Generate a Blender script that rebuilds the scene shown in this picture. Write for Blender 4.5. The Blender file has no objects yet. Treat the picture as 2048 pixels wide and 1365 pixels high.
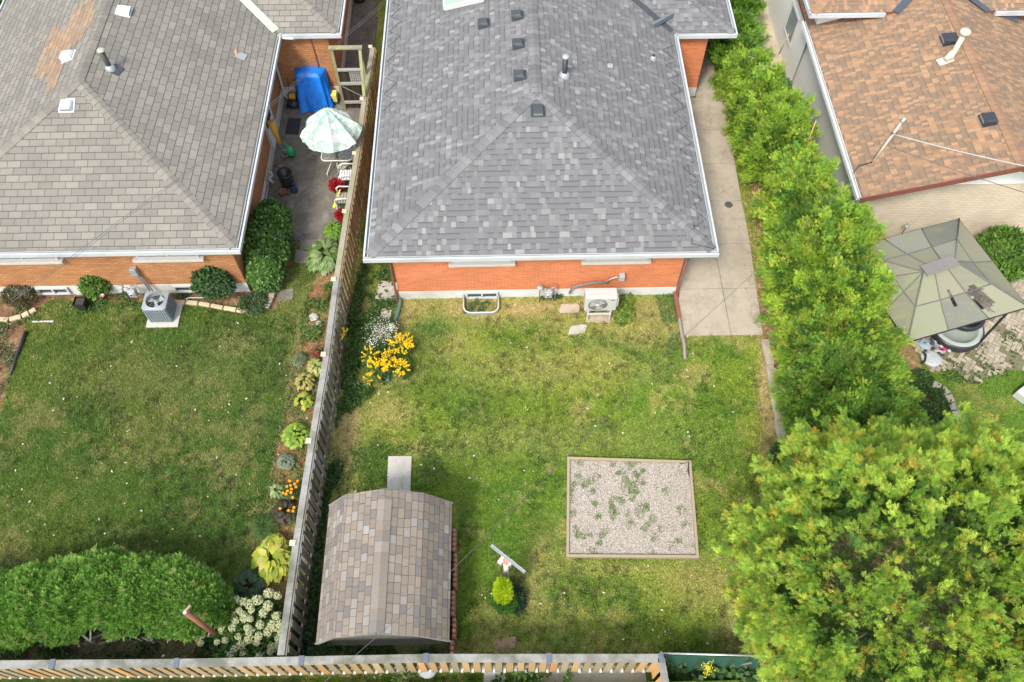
import bpy, math, random
import numpy as np
from mathutils import Vector, Matrix
random.seed(7)
rng = np.random.default_rng(11)
S = bpy.context.scene
# ---------------------------------------------------------------- camera
FPX = 1639.03; PW, PH = 2048.0, 1365.0
PITCH = math.radians(58.7292); ROLL = math.radians(-0.0439); YAW = math.radians(-1.1165); CAMH = 20.0
MR = Matrix.Rotation(YAW, 3, 'Z') @ Matrix.Rotation(math.pi/2-PITCH, 3, 'X') @ Matrix.Rotation(ROLL, 3, 'Z')
cam = bpy.data.cameras.new('camera'); camo = bpy.data.objects.new('camera', cam); S.collection.objects.link(camo)
cam.sensor_width = 36; cam.lens = FPX/PW*36; cam.clip_start = .1; cam.clip_end = 1500
camo.matrix_world = Matrix.Translation((0, 0, CAMH)) @ MR.to_4x4()
S.camera = camo
# ---------------------------------------------------------------- light
W = bpy.data.worlds.new('World'); S.world = W; W.use_nodes = True
nt = W.node_tree; bg = nt.nodes['Background']
sky = nt.nodes.new('ShaderNodeTexSky'); sky.sky_type = 'NISHITA'; sky.sun_disc = False
SAZ = Vector((-.50, -.866)); SEL = math.radians(52)
sky.sun_elevation = SEL; sky.sun_rotation = math.atan2(SAZ.x, SAZ.y) % (2*math.pi)
sky.dust_density = 2.5; sky.air_density = 1.0; sky.ozone_density = 1.0
hs = nt.nodes.new('ShaderNodeHueSaturation'); hs.inputs['Saturation'].default_value = .45; nt.links.new(sky.outputs[0], hs.inputs['Color']); nt.links.new(hs.outputs[0], bg.inputs[0]); bg.inputs[1].default_value = .15
sl = bpy.data.lights.new('sun', 'SUN'); sl.energy = 1.5; sl.angle = math.radians(10.0); sl.color = (1, .92, .78)
so = bpy.data.objects.new('sun', sl); S.collection.objects.link(so)
ld = Vector((-SAZ.x*math.cos(SEL), -SAZ.y*math.cos(SEL), -math.sin(SEL)))
so.rotation_euler = ld.to_track_quat('-Z', 'Y').to_euler(); so.location = (-10, -15, 30)
S.view_settings.view_transform = 'Standard'; S.view_settings.look = 'None'; S.view_settings.gamma = 1
S.view_settings.use_curve_mapping = False; S.view_settings.exposure = 1.25
# ---------------------------------------------------------------- survey helpers (photo pixel -> place at height z)
def G(px, py, z=0.0):
    d = MR @ Vector(((px-1024)/FPX, -(py-682.5)/FPX, -1)); t = (z-CAMH)/d.z
    return Vector((d.x*t, d.y*t, z))
def GR(px, py, fn):
    z = 3.2
    for _ in range(14): p = G(px, py, z); z = fn(p.x, p.y)
    return G(px, py, z)
MRn = np.array(MR)
def PX(P):
    c = (np.asarray(P, float)-np.array([0, 0, CAMH])) @ MRn
    return 1024+FPX*c[:, 0]/-c[:, 2], 682.5-FPX*c[:, 1]/-c[:, 2]
# ---------------------------------------------------------------- numpy noise
def vnoise(x, y, s, seed=0):
    x = np.asarray(x)/s; y = np.asarray(y)/s
    xi = np.floor(x).astype(np.int64); yi = np.floor(y).astype(np.int64); fx = x-xi; fy = y-yi
    fx = fx*fx*(3-2*fx); fy = fy*fy*(3-2*fy)
    def h(a, b):
        n = (a*374761393+b*668265263+seed*1442695041) & 0xffffffff
        n = ((n ^ (n >> 13))*1274126177) & 0xffffffff
        return ((n ^ (n >> 16)) & 0xffff)/65535.0
    return (h(xi, yi)*(1-fx)+h(xi+1, yi)*fx)*(1-fy)+(h(xi, yi+1)*(1-fx)+h(xi+1, yi+1)*fx)*fy
def fbm(x, y, s, seed=0, o=4):
    t = 0; a = .5
    for i in range(o): t = t+a*vnoise(x, y, s/2**i, seed+i*17); a *= .5
    return t/(1-.5**o)
def inpoly(x, y, poly):
    x = np.asarray(x); r = np.zeros(x.shape, bool); n = len(poly)
    for i in range(n):
        x1, y1 = poly[i][0], poly[i][1]; x2, y2 = poly[(i+1) % n][0], poly[(i+1) % n][1]
        if y1 == y2: continue
        c = ((y1 > y) != (y2 > y)) & (x < (x2-x1)*(y-y1)/(y2-y1)+x1); r ^= c
    return r
def sstep(a, b, v): t = np.clip((v-a)/(b-a), 0, 1); return t*t*(3-2*t)
# ---------------------------------------------------------------- materials
MATS = {}
def newmat(name):
    m = bpy.data.materials.new(name); m.use_nodes = True; n = m.node_tree
    return m, n, n.nodes['Principled BSDF']
def nd(n, t, **k):
    x = n.nodes.new(t)
    for a, b in k.items(): setattr(x, a, b)
    return x
def ramp(n, fac, stops):
    r = nd(n, 'ShaderNodeValToRGB'); e = r.color_ramp.elements
    while len(e) < len(stops): e.new(.5)
    for i, (p, c) in enumerate(stops): e[i].position = p; e[i].color = (*c, 1)
    n.links.new(fac, r.inputs[0]); return r.outputs[0]
def math_(n, op, a, b=None, c=None):
    x = nd(n, 'ShaderNodeMath', operation=op)
    for i, v in enumerate((a, b, c)):
        if v is None: continue
        if isinstance(v, (int, float)): x.inputs[i].default_value = v
        else: n.links.new(v, x.inputs[i])
    return x.outputs[0]
def mixc(n, fac, a, b, mode='MIX'):
    x = nd(n, 'ShaderNodeMix', data_type='RGBA', blend_type=mode)
    for i, v in ((0, fac), (6, a), (7, b)):
        if isinstance(v, (int, float)): x.inputs[i].default_value = v
        elif isinstance(v, tuple): x.inputs[i].default_value = (*v, 1)
        else: n.links.new(v, x.inputs[i])
    return x.outputs[2]
def noise(n, vec, scale, detail=4, rough=.6):
    x = nd(n, 'ShaderNodeTexNoise'); x.inputs['Scale'].default_value = scale; x.inputs['Detail'].default_value = detail
    x.inputs['Roughness'].default_value = rough; n.links.new(vec, x.inputs['Vector']); return x.outputs['Fac']
def bump(n, bs, h, dist=.01, st=.6):
    b = nd(n, 'ShaderNodeBump'); b.inputs['Distance'].default_value = dist; b.inputs['Strength'].default_value = st
    n.links.new(h, b.inputs['Height']); n.links.new(b.outputs[0], bs.inputs['Normal'])
def mat(name, col, rough=.7, var=.25, scale=6, metal=0, col2=None, bmp=.0, spec=.5, stain=None):
    """plain surface with a two-scale wear noise"""
    if name in MATS: return MATS[name]
    m, n, b = newmat(name); tc = nd(n, 'ShaderNodeTexCoord'); v = tc.outputs['Object']
    f = noise(n, v, scale, 5, .65); f2 = noise(n, v, scale*9, 3, .6)
    a = tuple(c*(1-var) for c in col); c2 = col2 or tuple(min(1, c*(1+var)) for c in col)
    c = mixc(n, f2, ramp(n, f, ((.3, a), (.7, c2))), ramp(n, f, ((.35, col), (.75, tuple(x*(1-var*.6) for x in col)))))
    if stain:
        s = noise(n, v, scale*.35, 6, .7)
        c = mixc(n, ramp(n, s, ((.5, (0, 0, 0)), (.68, (1, 1, 1)))), c, stain)
    n.links.new(c, b.inputs['Base Color']); b.inputs['Roughness'].default_value = rough; b.inputs['Metallic'].default_value = metal
    b.inputs['Specular IOR Level'].default_value = spec
    if bmp: bump(n, b, f2, bmp)
    MATS[name] = m; return m
def mat_leaf(name='leaf', rough=.55, trans=.3):
    if name in MATS: return MATS[name]
    m, n, b = newmat(name); a = nd(n, 'ShaderNodeAttribute', attribute_name='Col')
    n.links.new(a.outputs['Color'], b.inputs['Base Color']); b.inputs['Roughness'].default_value = rough
    b.inputs['Specular IOR Level'].default_value = .3
    t = nd(n, 'ShaderNodeBsdfTranslucent'); mx = nd(n, 'ShaderNodeMixShader'); mx.inputs[0].default_value = trans
    n.links.new(mixc(n, .5, a.outputs['Color'], (.25, .35, .02), 'MIX'), t.inputs[0]) if False else n.links.new(a.outputs['Color'], t.inputs[0])
    n.links.new(b.outputs[0], mx.inputs[1]); n.links.new(t.outputs[0], mx.inputs[2]); n.links.new(mx.outputs[0], n.nodes['Material Output'].inputs[0])
    MATS[name] = m; return m
def mat_attr(name, rough=.85, amt=.25, scale=40, bmp=.004):
    if name in MATS: return MATS[name]
    m, n, b = newmat(name); a = nd(n, 'ShaderNodeAttribute', attribute_name='Col'); tc = nd(n, 'ShaderNodeTexCoord')
    f = noise(n, tc.outputs['Object'], scale, 4, .7); g = math_(n, 'MULTIPLY_ADD', f, amt*2, 1-amt)
    n.links.new(mixc(n, 1.0, a.outputs['Color'], g, 'MULTIPLY'), b.inputs['Base Color']); b.inputs['Roughness'].default_value = rough
    b.inputs['Specular IOR Level'].default_value = .2
    bump(n, b, f, bmp); MATS[name] = m; return m
def mat_shingle(name, cols, rowh, tabw, irregular, gap, gapcol, patch=None, moss=None, ranrow=1.0, lam=False):
    """asphalt shingles from metre UVs: staggered rows of tabs, one tone per tab"""
    m, n, b = newmat(name); uv = nd(n, 'ShaderNodeUVMap', uv_map='UVMap'); sp = nd(n, 'ShaderNodeSeparateXYZ'); n.links.new(uv.outputs[0], sp.inputs[0])
    wob = noise(n, uv.outputs[0], 1.3, 2); v = math_(n, 'ADD', sp.outputs[1], math_(n, 'MULTIPLY', wob, .02))
    vr = math_(n, 'DIVIDE', v, rowh); row = math_(n, 'FLOOR', vr); vf = math_(n, 'FRACT', vr)
    wn = nd(n, 'ShaderNodeTexWhiteNoise', noise_dimensions='1D'); n.links.new(row, wn.inputs['W'])
    if ranrow: off = math_(n, 'MULTIPLY', wn.outputs['Value'], 7.3*ranrow)
    else: off = math_(n, 'MULTIPLY', row, .5)
    u = math_(n, 'ADD', math_(n, 'DIVIDE', sp.outputs[0], tabw), off)
    if irregular:
        cb = nd(n, 'ShaderNodeCombineXYZ'); n.links.new(u, cb.inputs[0]); n.links.new(row, cb.inputs[1])
        u = math_(n, 'ADD', u, math_(n, 'MULTIPLY', noise(n, cb.outputs[0], .8, 1), irregular))
    cell = math_(n, 'FLOOR', u); uf = math_(n, 'FRACT', u)
    cb2 = nd(n, 'ShaderNodeCombineXYZ'); n.links.new(cell, cb2.inputs[0]); n.links.new(row, cb2.inputs[1])
    w2 = nd(n, 'ShaderNodeTexWhiteNoise', noise_dimensions='2D'); n.links.new(cb2.outputs[0], w2.inputs['Vector'])
    k = len(cols); r = nd(n, 'ShaderNodeValToRGB'); r.color_ramp.interpolation = 'CONSTANT'; e = r.color_ramp.elements
    while len(e) < k: e.new(.5)
    for i, (p, c) in enumerate(cols): e[i].position = p; e[i].color = (*c, 1)
    n.links.new(w2.outputs['Value'], r.inputs[0]); c = r.outputs[0]
    gr = noise(n, uv.outputs[0], 90, 2, .8); big = noise(n, uv.outputs[0], .7, 4, .6)
    c = mixc(n, 1.0, c, math_(n, 'MULTIPLY_ADD', gr, .5, .75), 'MULTIPLY')
    c = mixc(n, 1.0, c, math_(n, 'MULTIPLY_ADD', big, .5, .75), 'MULTIPLY')
    if patch:   # world patch where repaired with other shingles
        c = patch(n, c, sp, cell, row)
    if moss:
        ms = ramp(n, noise(n, uv.outputs[0], 1.1, 6, .7), ((.5, (0, 0, 0)), (.72, (1, 1, 1))))
        c = mixc(n, math_(n, 'MULTIPLY', ms, .5), c, moss)
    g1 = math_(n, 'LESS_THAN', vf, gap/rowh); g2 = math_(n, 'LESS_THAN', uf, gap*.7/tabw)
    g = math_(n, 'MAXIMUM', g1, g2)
    if lam:   # laminated shingles: shade of the row above painted as a dark band at each cut-out head, no drawn joints
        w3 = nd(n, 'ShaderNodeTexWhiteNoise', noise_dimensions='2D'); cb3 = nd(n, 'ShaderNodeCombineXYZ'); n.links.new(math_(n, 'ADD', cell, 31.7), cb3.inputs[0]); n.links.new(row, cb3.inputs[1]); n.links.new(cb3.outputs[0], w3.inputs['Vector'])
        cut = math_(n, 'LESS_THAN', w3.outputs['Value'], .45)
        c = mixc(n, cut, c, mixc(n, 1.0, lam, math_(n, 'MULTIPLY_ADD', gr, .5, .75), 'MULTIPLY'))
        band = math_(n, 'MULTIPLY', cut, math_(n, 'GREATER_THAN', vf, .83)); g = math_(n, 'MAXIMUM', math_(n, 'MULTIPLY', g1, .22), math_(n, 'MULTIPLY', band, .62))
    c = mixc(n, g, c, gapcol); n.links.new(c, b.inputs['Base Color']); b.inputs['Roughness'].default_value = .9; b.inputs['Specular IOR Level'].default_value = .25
    h = math_(n, 'SUBTRACT', math_(n, 'ADD', math_(n, 'MULTIPLY', vf, -.6), math_(n, 'MULTIPLY', w2.outputs['Value'], .55)), g)
    h = math_(n, 'ADD', h, math_(n, 'MULTIPLY', gr, .5))
    bump(n, b, h, .012, .8); return m
def mat_brick(name, c1, c2, mortar, bw=.215, bh=.075, var=.5):
    m, n, b = newmat(name); uv = nd(n, 'ShaderNodeUVMap', uv_map='UVMap')
    t = nd(n, 'ShaderNodeTexBrick'); t.inputs['Scale'].default_value = 1; t.inputs['Brick Width'].default_value = bw; t.inputs['Row Height'].default_value = bh
    t.inputs['Mortar Size'].default_value = .006; t.inputs['Mortar Smooth'].default_value = .2; t.inputs['Bias'].default_value = 0
    n.links.new(uv.outputs[0], t.inputs['Vector']); t.inputs['Color1'].default_value = (*c1, 1); t.inputs['Color2'].default_value = (*c2, 1); t.inputs['Mortar'].default_value = (*mortar, 1)
    f = noise(n, uv.outputs[0], 25, 4); g = noise(n, uv.outputs[0], 1.2, 5)
    c = mixc(n, 1.0, t.outputs['Color'], math_(n, 'MULTIPLY_ADD', f, var, 1-var/2), 'MULTIPLY'); c = mixc(n, 1.0, c, math_(n, 'MULTIPLY_ADD', g, .5, .75), 'MULTIPLY')
    n.links.new(c, b.inputs['Base Color']); b.inputs['Roughness'].default_value = .85
    bump(n, b, math_(n, 'SUBTRACT', math_(n, 'MULTIPLY', f, .4), t.outputs['Fac']), .008, .8); return m
def mat_concrete(name, base, stain, scale=1.0, dark=None, rough=.9):
    m, n, b = newmat(name); tc = nd(n, 'ShaderNodeTexCoord'); v = tc.outputs['Object']
    a = noise(n, v, .6*scale, 7, .7); d = noise(n, v, 2.6*scale, 6, .75); e = noise(n, v, 60, 3, .8)
    c = mixc(n, ramp(n, a, ((.38, (0, 0, 0)), (.66, (1, 1, 1)))), base, stain)
    if dark: c = mixc(n, ramp(n, d, ((.48, (0, 0, 0)), (.75, (.8, .8, .8)))), c, dark)
    c = mixc(n, 1.0, c, math_(n, 'MULTIPLY_ADD', e, .5, .75), 'MULTIPLY')
    wv = nd(n, 'ShaderNodeTexNoise'); wv.inputs['Scale'].default_value = 2.5; n.links.new(v, wv.inputs['Vector']); vm = nd(n, 'ShaderNodeVectorMath', operation='MULTIPLY_ADD'); n.links.new(wv.outputs['Color'], vm.inputs[0]); vm.inputs[1].default_value = (.5, .5, 0); n.links.new(v, vm.inputs[2])
    vc = nd(n, 'ShaderNodeTexVoronoi', feature='DISTANCE_TO_EDGE'); vc.inputs['Scale'].default_value = .55; n.links.new(vm.outputs[0], vc.inputs['Vector'])
    ck = math_(n, 'MULTIPLY', math_(n, 'LESS_THAN', vc.outputs['Distance'], .006), math_(n, 'GREATER_THAN', a, .54)); c = mixc(n, math_(n, 'MULTIPLY', ck, .5), c, tuple(x*.35 for x in base))
    sp_ = ramp(n, noise(n, v, 1.5*scale, 8, .8), ((.60, (0, 0, 0)), (.70, (1, 1, 1)))); c = mixc(n, math_(n, 'MULTIPLY', sp_, .35), c, tuple(x*.55 for x in stain))
    n.links.new(c, b.inputs['Base Color']); b.inputs['Roughness'].default_value = rough; b.inputs['Specular IOR Level'].default_value = .25
    bump(n, b, math_(n, 'ADD', e, d), .006, .6); return m
def mat_wood(name, c1, c2, rough=.85, stain=None, s=1.0):
    m, n, b = newmat(name); tc = nd(n, 'ShaderNodeTexCoord'); mp = nd(n, 'ShaderNodeMapping'); mp.inputs['Scale'].default_value = (12*s, 12*s, 1.5*s)
    at_ = nd(n, 'ShaderNodeAttribute', attribute_name='Col')
    n.links.new(tc.outputs['Object'], mp.inputs[0]); f = noise(n, mp.outputs[0], 2.2, 5, .7); g = noise(n, tc.outputs['Object'], 1.7, 5)
    c = mixc(n, f, c1, c2)
    if stain: c = mixc(n, ramp(n, g, ((.42, (0, 0, 0)), (.62, (1, 1, 1)))), c, stain)
    c = mixc(n, 1.0, c, at_.outputs['Color'], 'MULTIPLY')
    n.links.new(c, b.inputs['Base Color']); b.inputs['Roughness'].default_value = rough; bump(n, b, f, .004); b.inputs['Specular IOR Level'].default_value = .2; return m
# ---------------------------------------------------------------- mesh collector
def link(o, parent=None):
    S.collection.objects.link(o)
    if parent is not None:
        o.parent = parent; o.matrix_parent_inverse = Matrix.Translation(-parent.location) if parent.parent is None else Matrix()
    return o
def base_of(parent):  # world offset of a (part's) parent
    return parent
class MB:
    def __init__(s): s.v = []; s.f = []; s.c = []; s.sm = []; s.col = (1, 1, 1)
    def add(s, vs, fs, smooth=False, col=None):
        k = len(s.v); s.v += [tuple(p) for p in vs]; s.f += [[i+k for i in f] for f in fs]; s.sm += [smooth]*len(fs)
        s.c += [col or s.col]*len(vs); return s
    def box(s, x0, y0, z0, x1, y1, z1, M=None, col=None):
        vs = [Vector(p) for p in ((x0, y0, z0), (x1, y0, z0), (x1, y1, z0), (x0, y1, z0), (x0, y0, z1), (x1, y0, z1), (x1, y1, z1), (x0, y1, z1))]
        if M is not None: vs = [M @ p for p in vs]
        return s.add(vs, [(3, 2, 1, 0), (4, 5, 6, 7), (0, 1, 5, 4), (1, 2, 6, 5), (2, 3, 7, 6), (3, 0, 4, 7)], col=col)
    def bar(s, a, b, w, h, up=Vector((0, 0, 1)), col=None):
        """box bar from a to b, w across, h along up"""
        a = Vector(a); b = Vector(b); d = (b-a).normalized(); r = d.cross(up)
        if r.length < 1e-4: r = Vector((1, 0, 0))
        r.normalize(); u = r.cross(d).normalized(); r = r*w/2; u = u*h/2
        vs = [a-r-u, a+r-u, a+r+u, a-r+u, b-r-u, b+r-u, b+r+u, b-r+u]
        return s.add(vs, [(0, 1, 2, 3), (7, 6, 5, 4), (0, 4, 5, 1), (1, 5, 6, 2), (2, 6, 7, 3), (3, 7, 4, 0)], col=col)
    def tube(s, pts, r, n=8, cap=True, col=None):
        pts = [Vector(p) for p in pts]; rs = r if isinstance(r, (list, tuple)) else [r]*len(pts)
        vs = []; N = len(pts); prev = None
        for i, p in enumerate(pts):
            d = (pts[min(i+1, N-1)]-pts[max(i-1, 0)]).normalized()
            u = prev or (Vector((0, 0, 1)) if abs(d.z) < .9 else Vector((1, 0, 0)))
            x = d.cross(u).normalized(); u = x.cross(d).normalized(); prev = u
            for k in range(n):
                a = 2*math.pi*k/n; vs.append(p+(x*math.cos(a)+u*math.sin(a))*rs[i])
        fs = [(i*n+k, i*n+(k+1) % n, (i+1)*n+(k+1) % n, (i+1)*n+k) for i in range(N-1) for k in range(n)]
        s.add(vs, fs, True, col)
        if cap:
            k = len(s.v)-len(vs); s.f += [[k+i for i in range(n)][::-1], [k+(N-1)*n+i for i in range(n)]]; s.sm += [False, False]
        return s
    def lathe(s, c, prof, n=20, M=None, col=None, smooth=True):
        c = Vector(c); vs = []
        for r, z in prof:
            for k in range(n):
                a = 2*math.pi*k/n; p = Vector((r*math.cos(a), r*math.sin(a), z)); p = (M @ p if M is not None else p); vs.append(c+p)
        fs = [(i*n+k, i*n+(k+1) % n, (i+1)*n+(k+1) % n, (i+1)*n+k) for i in range(len(prof)-1) for k in range(n)]
        return s.add(vs, fs, smooth, col)
    def prism(s, poly, z0, z1, col=None):
        n = len(poly); vs = [(p[0], p[1], z0) for p in poly]+[(p[0], p[1], z1) for p in poly]
        return s.add(vs, [list(range(n))[::-1], list(range(n, 2*n))]+[(i, (i+1) % n, n+(i+1) % n, n+i) for i in range(n)], col=col)
    def build(s, name, m, parent=None, bevel=0, org=None):
        me = bpy.data.meshes.new(name)
        vs = s.v
        o = bpy.data.objects.new(name, me)
        off = Vector((0, 0, 0))
        q = parent
        while q is not None: off = off+Vector(q.location); q = q.parent
        loc = Vector((0, 0, 0))
        if parent is None:
            a = np.array(vs); loc = Vector(((a[:, 0].min()+a[:, 0].max())/2, (a[:, 1].min()+a[:, 1].max())/2, a[:, 2].min())) if org is None else Vector(org)
            off = loc
        me.from_pydata([(p[0]-off.x, p[1]-off.y, p[2]-off.z) for p in vs], [], s.f)
        me.polygons.foreach_set('use_smooth', s.sm)
        ca = me.color_attributes.new('Col', 'FLOAT_COLOR', 'POINT'); ca.data.foreach_set('color', np.array([(*c, 1) for c in s.c], 'f').ravel())
        autouv(me, vs); me.materials.append(m); me.update()
        o.location = loc; S.collection.objects.link(o)
        if parent is not None: o.parent = parent
        if bevel:
            b = o.modifiers.new('bevel', 'BEVEL'); b.width = bevel; b.segments = 2; b.limit_method = 'ANGLE'
        return o
def autouv(me, wv):
    uv = me.uv_layers.new(name='UVMap'); Z = Vector((0, 0, 1)); out = np.zeros(len(me.loops)*2, 'f')
    for p in me.polygons:
        n = p.normal; t = Z.cross(n)
        if t.length < .05: t = Vector((1, 0, 0)); b = Vector((0, 1, 0))
        else: t.normalize(); b = n.cross(t)
        for li in p.loop_indices:
            w = Vector(wv[me.loops[li].vertex_index]); out[2*li] = w.dot(t); out[2*li+1] = w.dot(b)
    uv.data.foreach_set('uv', out)
def tag(o, label=None, cat=None, group=None, kind=None):
    if label: o['label'] = label
    if cat: o['category'] = cat
    if group: o['group'] = group
    if kind: o['kind'] = kind
    return o
def thing(name, label, cat, loc=(0, 0, 0), group=None):
    o = bpy.data.objects.new(name, None); o.empty_display_size = .3; S.collection.objects.link(o); o.location = loc
    return tag(o, label, cat, group)
def struct(o): o['kind'] = 'structure'; return o
def copy_tree(o, parent=None):
    c = o.copy(); S.collection.objects.link(c); c.parent = parent
    for ch in list(o.children): copy_tree(ch, c)
    return c
# ---------------------------------------------------------------- leaves
def npmesh(name, V, F4, cols, m, parent=None, loc=None, F3=None):
    """V (n,3) world, F4 (k,4) quads, per-vertex colour"""
    off = np.zeros(3); q = parent
    while q is not None: off = off+np.array(q.location); q = q.parent
    me = bpy.data.meshes.new(name); o = bpy.data.objects.new(name, me)
    if parent is None:
        l = np.array([V[:, 0].mean(), V[:, 1].mean(), V[:, 2].min()]) if loc is None else np.array(loc, float)
        o.location = l; off = l
    V = (V-off).astype('f'); me.vertices.add(len(V)); me.vertices.foreach_set('co', V.ravel())
    k = F4.shape[1]; me.loops.add(F4.size); me.loops.foreach_set('vertex_index', F4.ravel().astype('i'))
    me.polygons.add(len(F4)); me.polygons.foreach_set('loop_start', np.arange(0, F4.size, k, dtype='i'))
    ca = me.color_attributes.new('Col', 'FLOAT_COLOR', 'POINT'); ca.data.foreach_set('color', np.concatenate([cols, np.ones((len(cols), 1))], 1).astype('f').ravel())
    me.materials.append(m); me.update(calc_edges=True)
    S.collection.objects.link(o)
    if parent is not None: o.parent = parent
    return o
def norm(a): return a/np.maximum(np.linalg.norm(a, axis=-1, keepdims=True), 1e-9)
def leafmesh(P, D, N, L, Wd, C, oval=False, curl=.0):
    """P base, D axis, N normal -> verts, faces(quads), cols"""
    D = norm(D); R = norm(np.cross(D, N)); N2 = norm(np.cross(R, D)); L = np.asarray(L).reshape(-1, 1); Wd = np.asarray(Wd).reshape(-1, 1); n = len(P)
    if not oval:
        v = np.stack([P, P+D*L*.45+R*Wd/2, P+D*L-N2*L*curl, P+D*L*.45-R*Wd/2], 1)
        F = np.arange(4*n).reshape(n, 4); return v.reshape(-1, 3), F, np.repeat(C, 4, 0)
    up = N2
    pts = [P, P+D*L*.5-up*L*.0, P+D*L-up*L*(curl+.12),
           P+D*L*.22+R*Wd*.42+up*Wd*.13, P+D*L*.65+R*Wd*.42+up*Wd*.08-up*L*curl*.4, P+D*L*.22-R*Wd*.42+up*Wd*.13, P+D*L*.65-R*Wd*.42+up*Wd*.08-up*L*curl*.4]
    v = np.stack(pts, 1); b = np.arange(n)[:, None]*7
    F = np.concatenate([b+np.array([[0, 3, 4, 1]]), b+np.array([[1, 4, 2, 2]])*1, b+np.array([[0, 1, 6, 5]]), b+np.array([[1, 2, 2, 6]])], 0)
    # avoid degenerate quads: use 4 real quads via mid split
    v = np.concatenate([v, (v[:, 1:2]+v[:, 2:3])/2], 1); b = np.arange(n)[:, None]*8
    F = np.concatenate([b+np.array([[0, 3, 4, 1]]), b+np.array([[1, 4, 2, 7]]), b+np.array([[0, 1, 6, 5]]), b+np.array([[1, 7, 2, 6]])], 0)
    return v.reshape(-1, 3), F, np.repeat(C, 8, 0)
def pick(pal, n, jit=.18):
    pal = np.array(pal, float); w = pal[:, 3]/pal[:, 3].sum(); i = rng.choice(len(pal), n, p=w)
    return pal[i, :3]*(1+rng.uniform(-jit, jit, (n, 1)))
def rdir(n): return norm(rng.normal(size=(n, 3)))
LEAF = mat_leaf(); PETAL = mat_leaf('petal', .6, .2); FROND = mat_leaf('frond', .6, .4)
def leafy(name, P, D, N, L, Wd, C, parent=None, oval=False, curl=0., m=None, loc=None):
    v, F, c = leafmesh(P, D, N, L, Wd, C, oval, curl); return npmesh(name, v, F, c, m or LEAF, parent, loc)
def sprays(cent, out, nsp, spread, flen, fw, pal, nleaf=7, upb=.35, tip=None, tipfrac=0., jit=.15):
    """feathery conifer foliage: every clump centre grows nsp flat fans pointing roughly 'out'"""
    n = len(cent); C0 = np.repeat(cent, nsp, 0); O = np.repeat(out, nsp, 0); m = len(C0)
    B = C0+rdir(m)*spread*rng.uniform(.1, 1, (m, 1))**.6; D = norm(O+rdir(m)*.75+np.array([0, 0, upb])); N = norm(np.cross(D, rdir(m)))
    base = np.repeat(pick(pal, n, jit), nsp, 0)*(1+rng.uniform(-.18, .18, (m, 1)))
    if tip is not None:
        tm = rng.random(m) < 2.6*tipfrac*np.repeat((rng.random(n) < .3)*rng.random(n)*3, nsp)
    R = norm(np.cross(D, N)); Ls = flen*rng.uniform(.7, 1.2, (m, 1))
    Ps, Ds, Ns, LL, WW, CC = [], [], [], [], [], []
    for k in range(nleaf):
        t = k/(nleaf-1); sd = (1 if k % 2 else -1)*(0 if k == nleaf-1 else 1); st = B+D*Ls*t*.72
        d = norm(D+R*sd*(.75-.25*t)+N*rng.uniform(-.25, .25, (m, 1))-np.array([0, 0, .12])*t); Ps.append(st); Ds.append(d); Ns.append(N)
        LL.append(Ls[:, 0]*(.58-.22*t)*rng.uniform(.8, 1.2, m)); WW.append(np.full(m, fw))
        cc = base*(1+.16*rng.uniform(-1, 1, (m, 1)))*(.86+.28*t)
        if tip is not None:
            tk = tm & (rng.random(m) < .55); cc[tk] = pick(tip, tk.sum(), .2)
        CC.append(cc)
    return tuple(np.concatenate(x) for x in (Ps, Ds, Ns, LL, WW, CC))
def cat_(*sets): return tuple(np.concatenate(x) for x in zip(*sets))
# ================================================================ GROUND
def blobs(px, py, L):
    r = np.zeros(px.shape)
    for cx, cy, rx, ry, a in L: r = np.maximum(r, a*np.exp(-(((px-cx)/rx)**2+((py-cy)/ry)**2)**1.3))
    return r
DRY = [(960, 612, 330, 40, .95), (900, 690, 60, 40, .6), (1100, 735, 230, 45, .5), (1290, 650, 150, 45, .75), (780, 830, 50, 34, .85), (700, 860, 34, 120, 1.0), (690, 990, 26, 60, .8),
       (1085, 1110, 30, 70, .6), (1250, 1140, 190, 16, .55), (1420, 1165, 130, 60, .7), (1536, 780, 20, 150, .95), (1545, 690, 40, 30, .8), (1385, 760, 6, 60, .6), (1355, 760, 5, 50, .35), (1120, 880, 300, 40, .3),
       (905, 900, 100, 60, .15), (620, 720, 40, 60, .7), (1010, 1290, 45, 20, .8), (960, 760, 100, 30, .3), (1130, 640, 60, 40, .7), (470, 690, 60, 30, .3), (300, 760, 200, 60, .2)]
SOIL = [(1505, 1250, 50, 90, 1.0), (1490, 1190, 40, 50, .6), (1050, 1180, 25, 50, .5), (680, 1150, 60, 150, .6), (690, 870, 24, 90, .55), (880, 1300, 300, 22, .35), (760, 640, 70, 70, .4), (1300, 615, 40, 22, .5), (1540, 820, 16, 190, .6), (760, 770, 60, 40, .3), (1060, 612, 60, 12, .6), (1535, 1000, 20, 60, .5), (940, 610, 40, 12, .6)]
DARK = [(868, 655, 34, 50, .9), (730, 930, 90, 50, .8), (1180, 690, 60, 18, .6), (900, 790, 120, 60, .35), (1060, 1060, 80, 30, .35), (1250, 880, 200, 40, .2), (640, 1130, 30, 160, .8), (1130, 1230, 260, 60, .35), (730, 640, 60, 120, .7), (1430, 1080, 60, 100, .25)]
BED = [(646, 470), (690, 470), (560, 1330), (470, 1330), (480, 1190), (520, 1140), (535, 1000), (560, 850), (585, 730), (600, 640), (632, 560)]
BEDW = [(-20, 585), (505, 585), (560, 560), (600, 480), (575, 560), (545, 625), (350, 603), (100, 602), (75, 625), (0, 660), (-20, 660)]
BEDL = [(-60, 640), (50, 650), (45, 690), (10, 770), (-10, 860), (-80, 860)]
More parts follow.
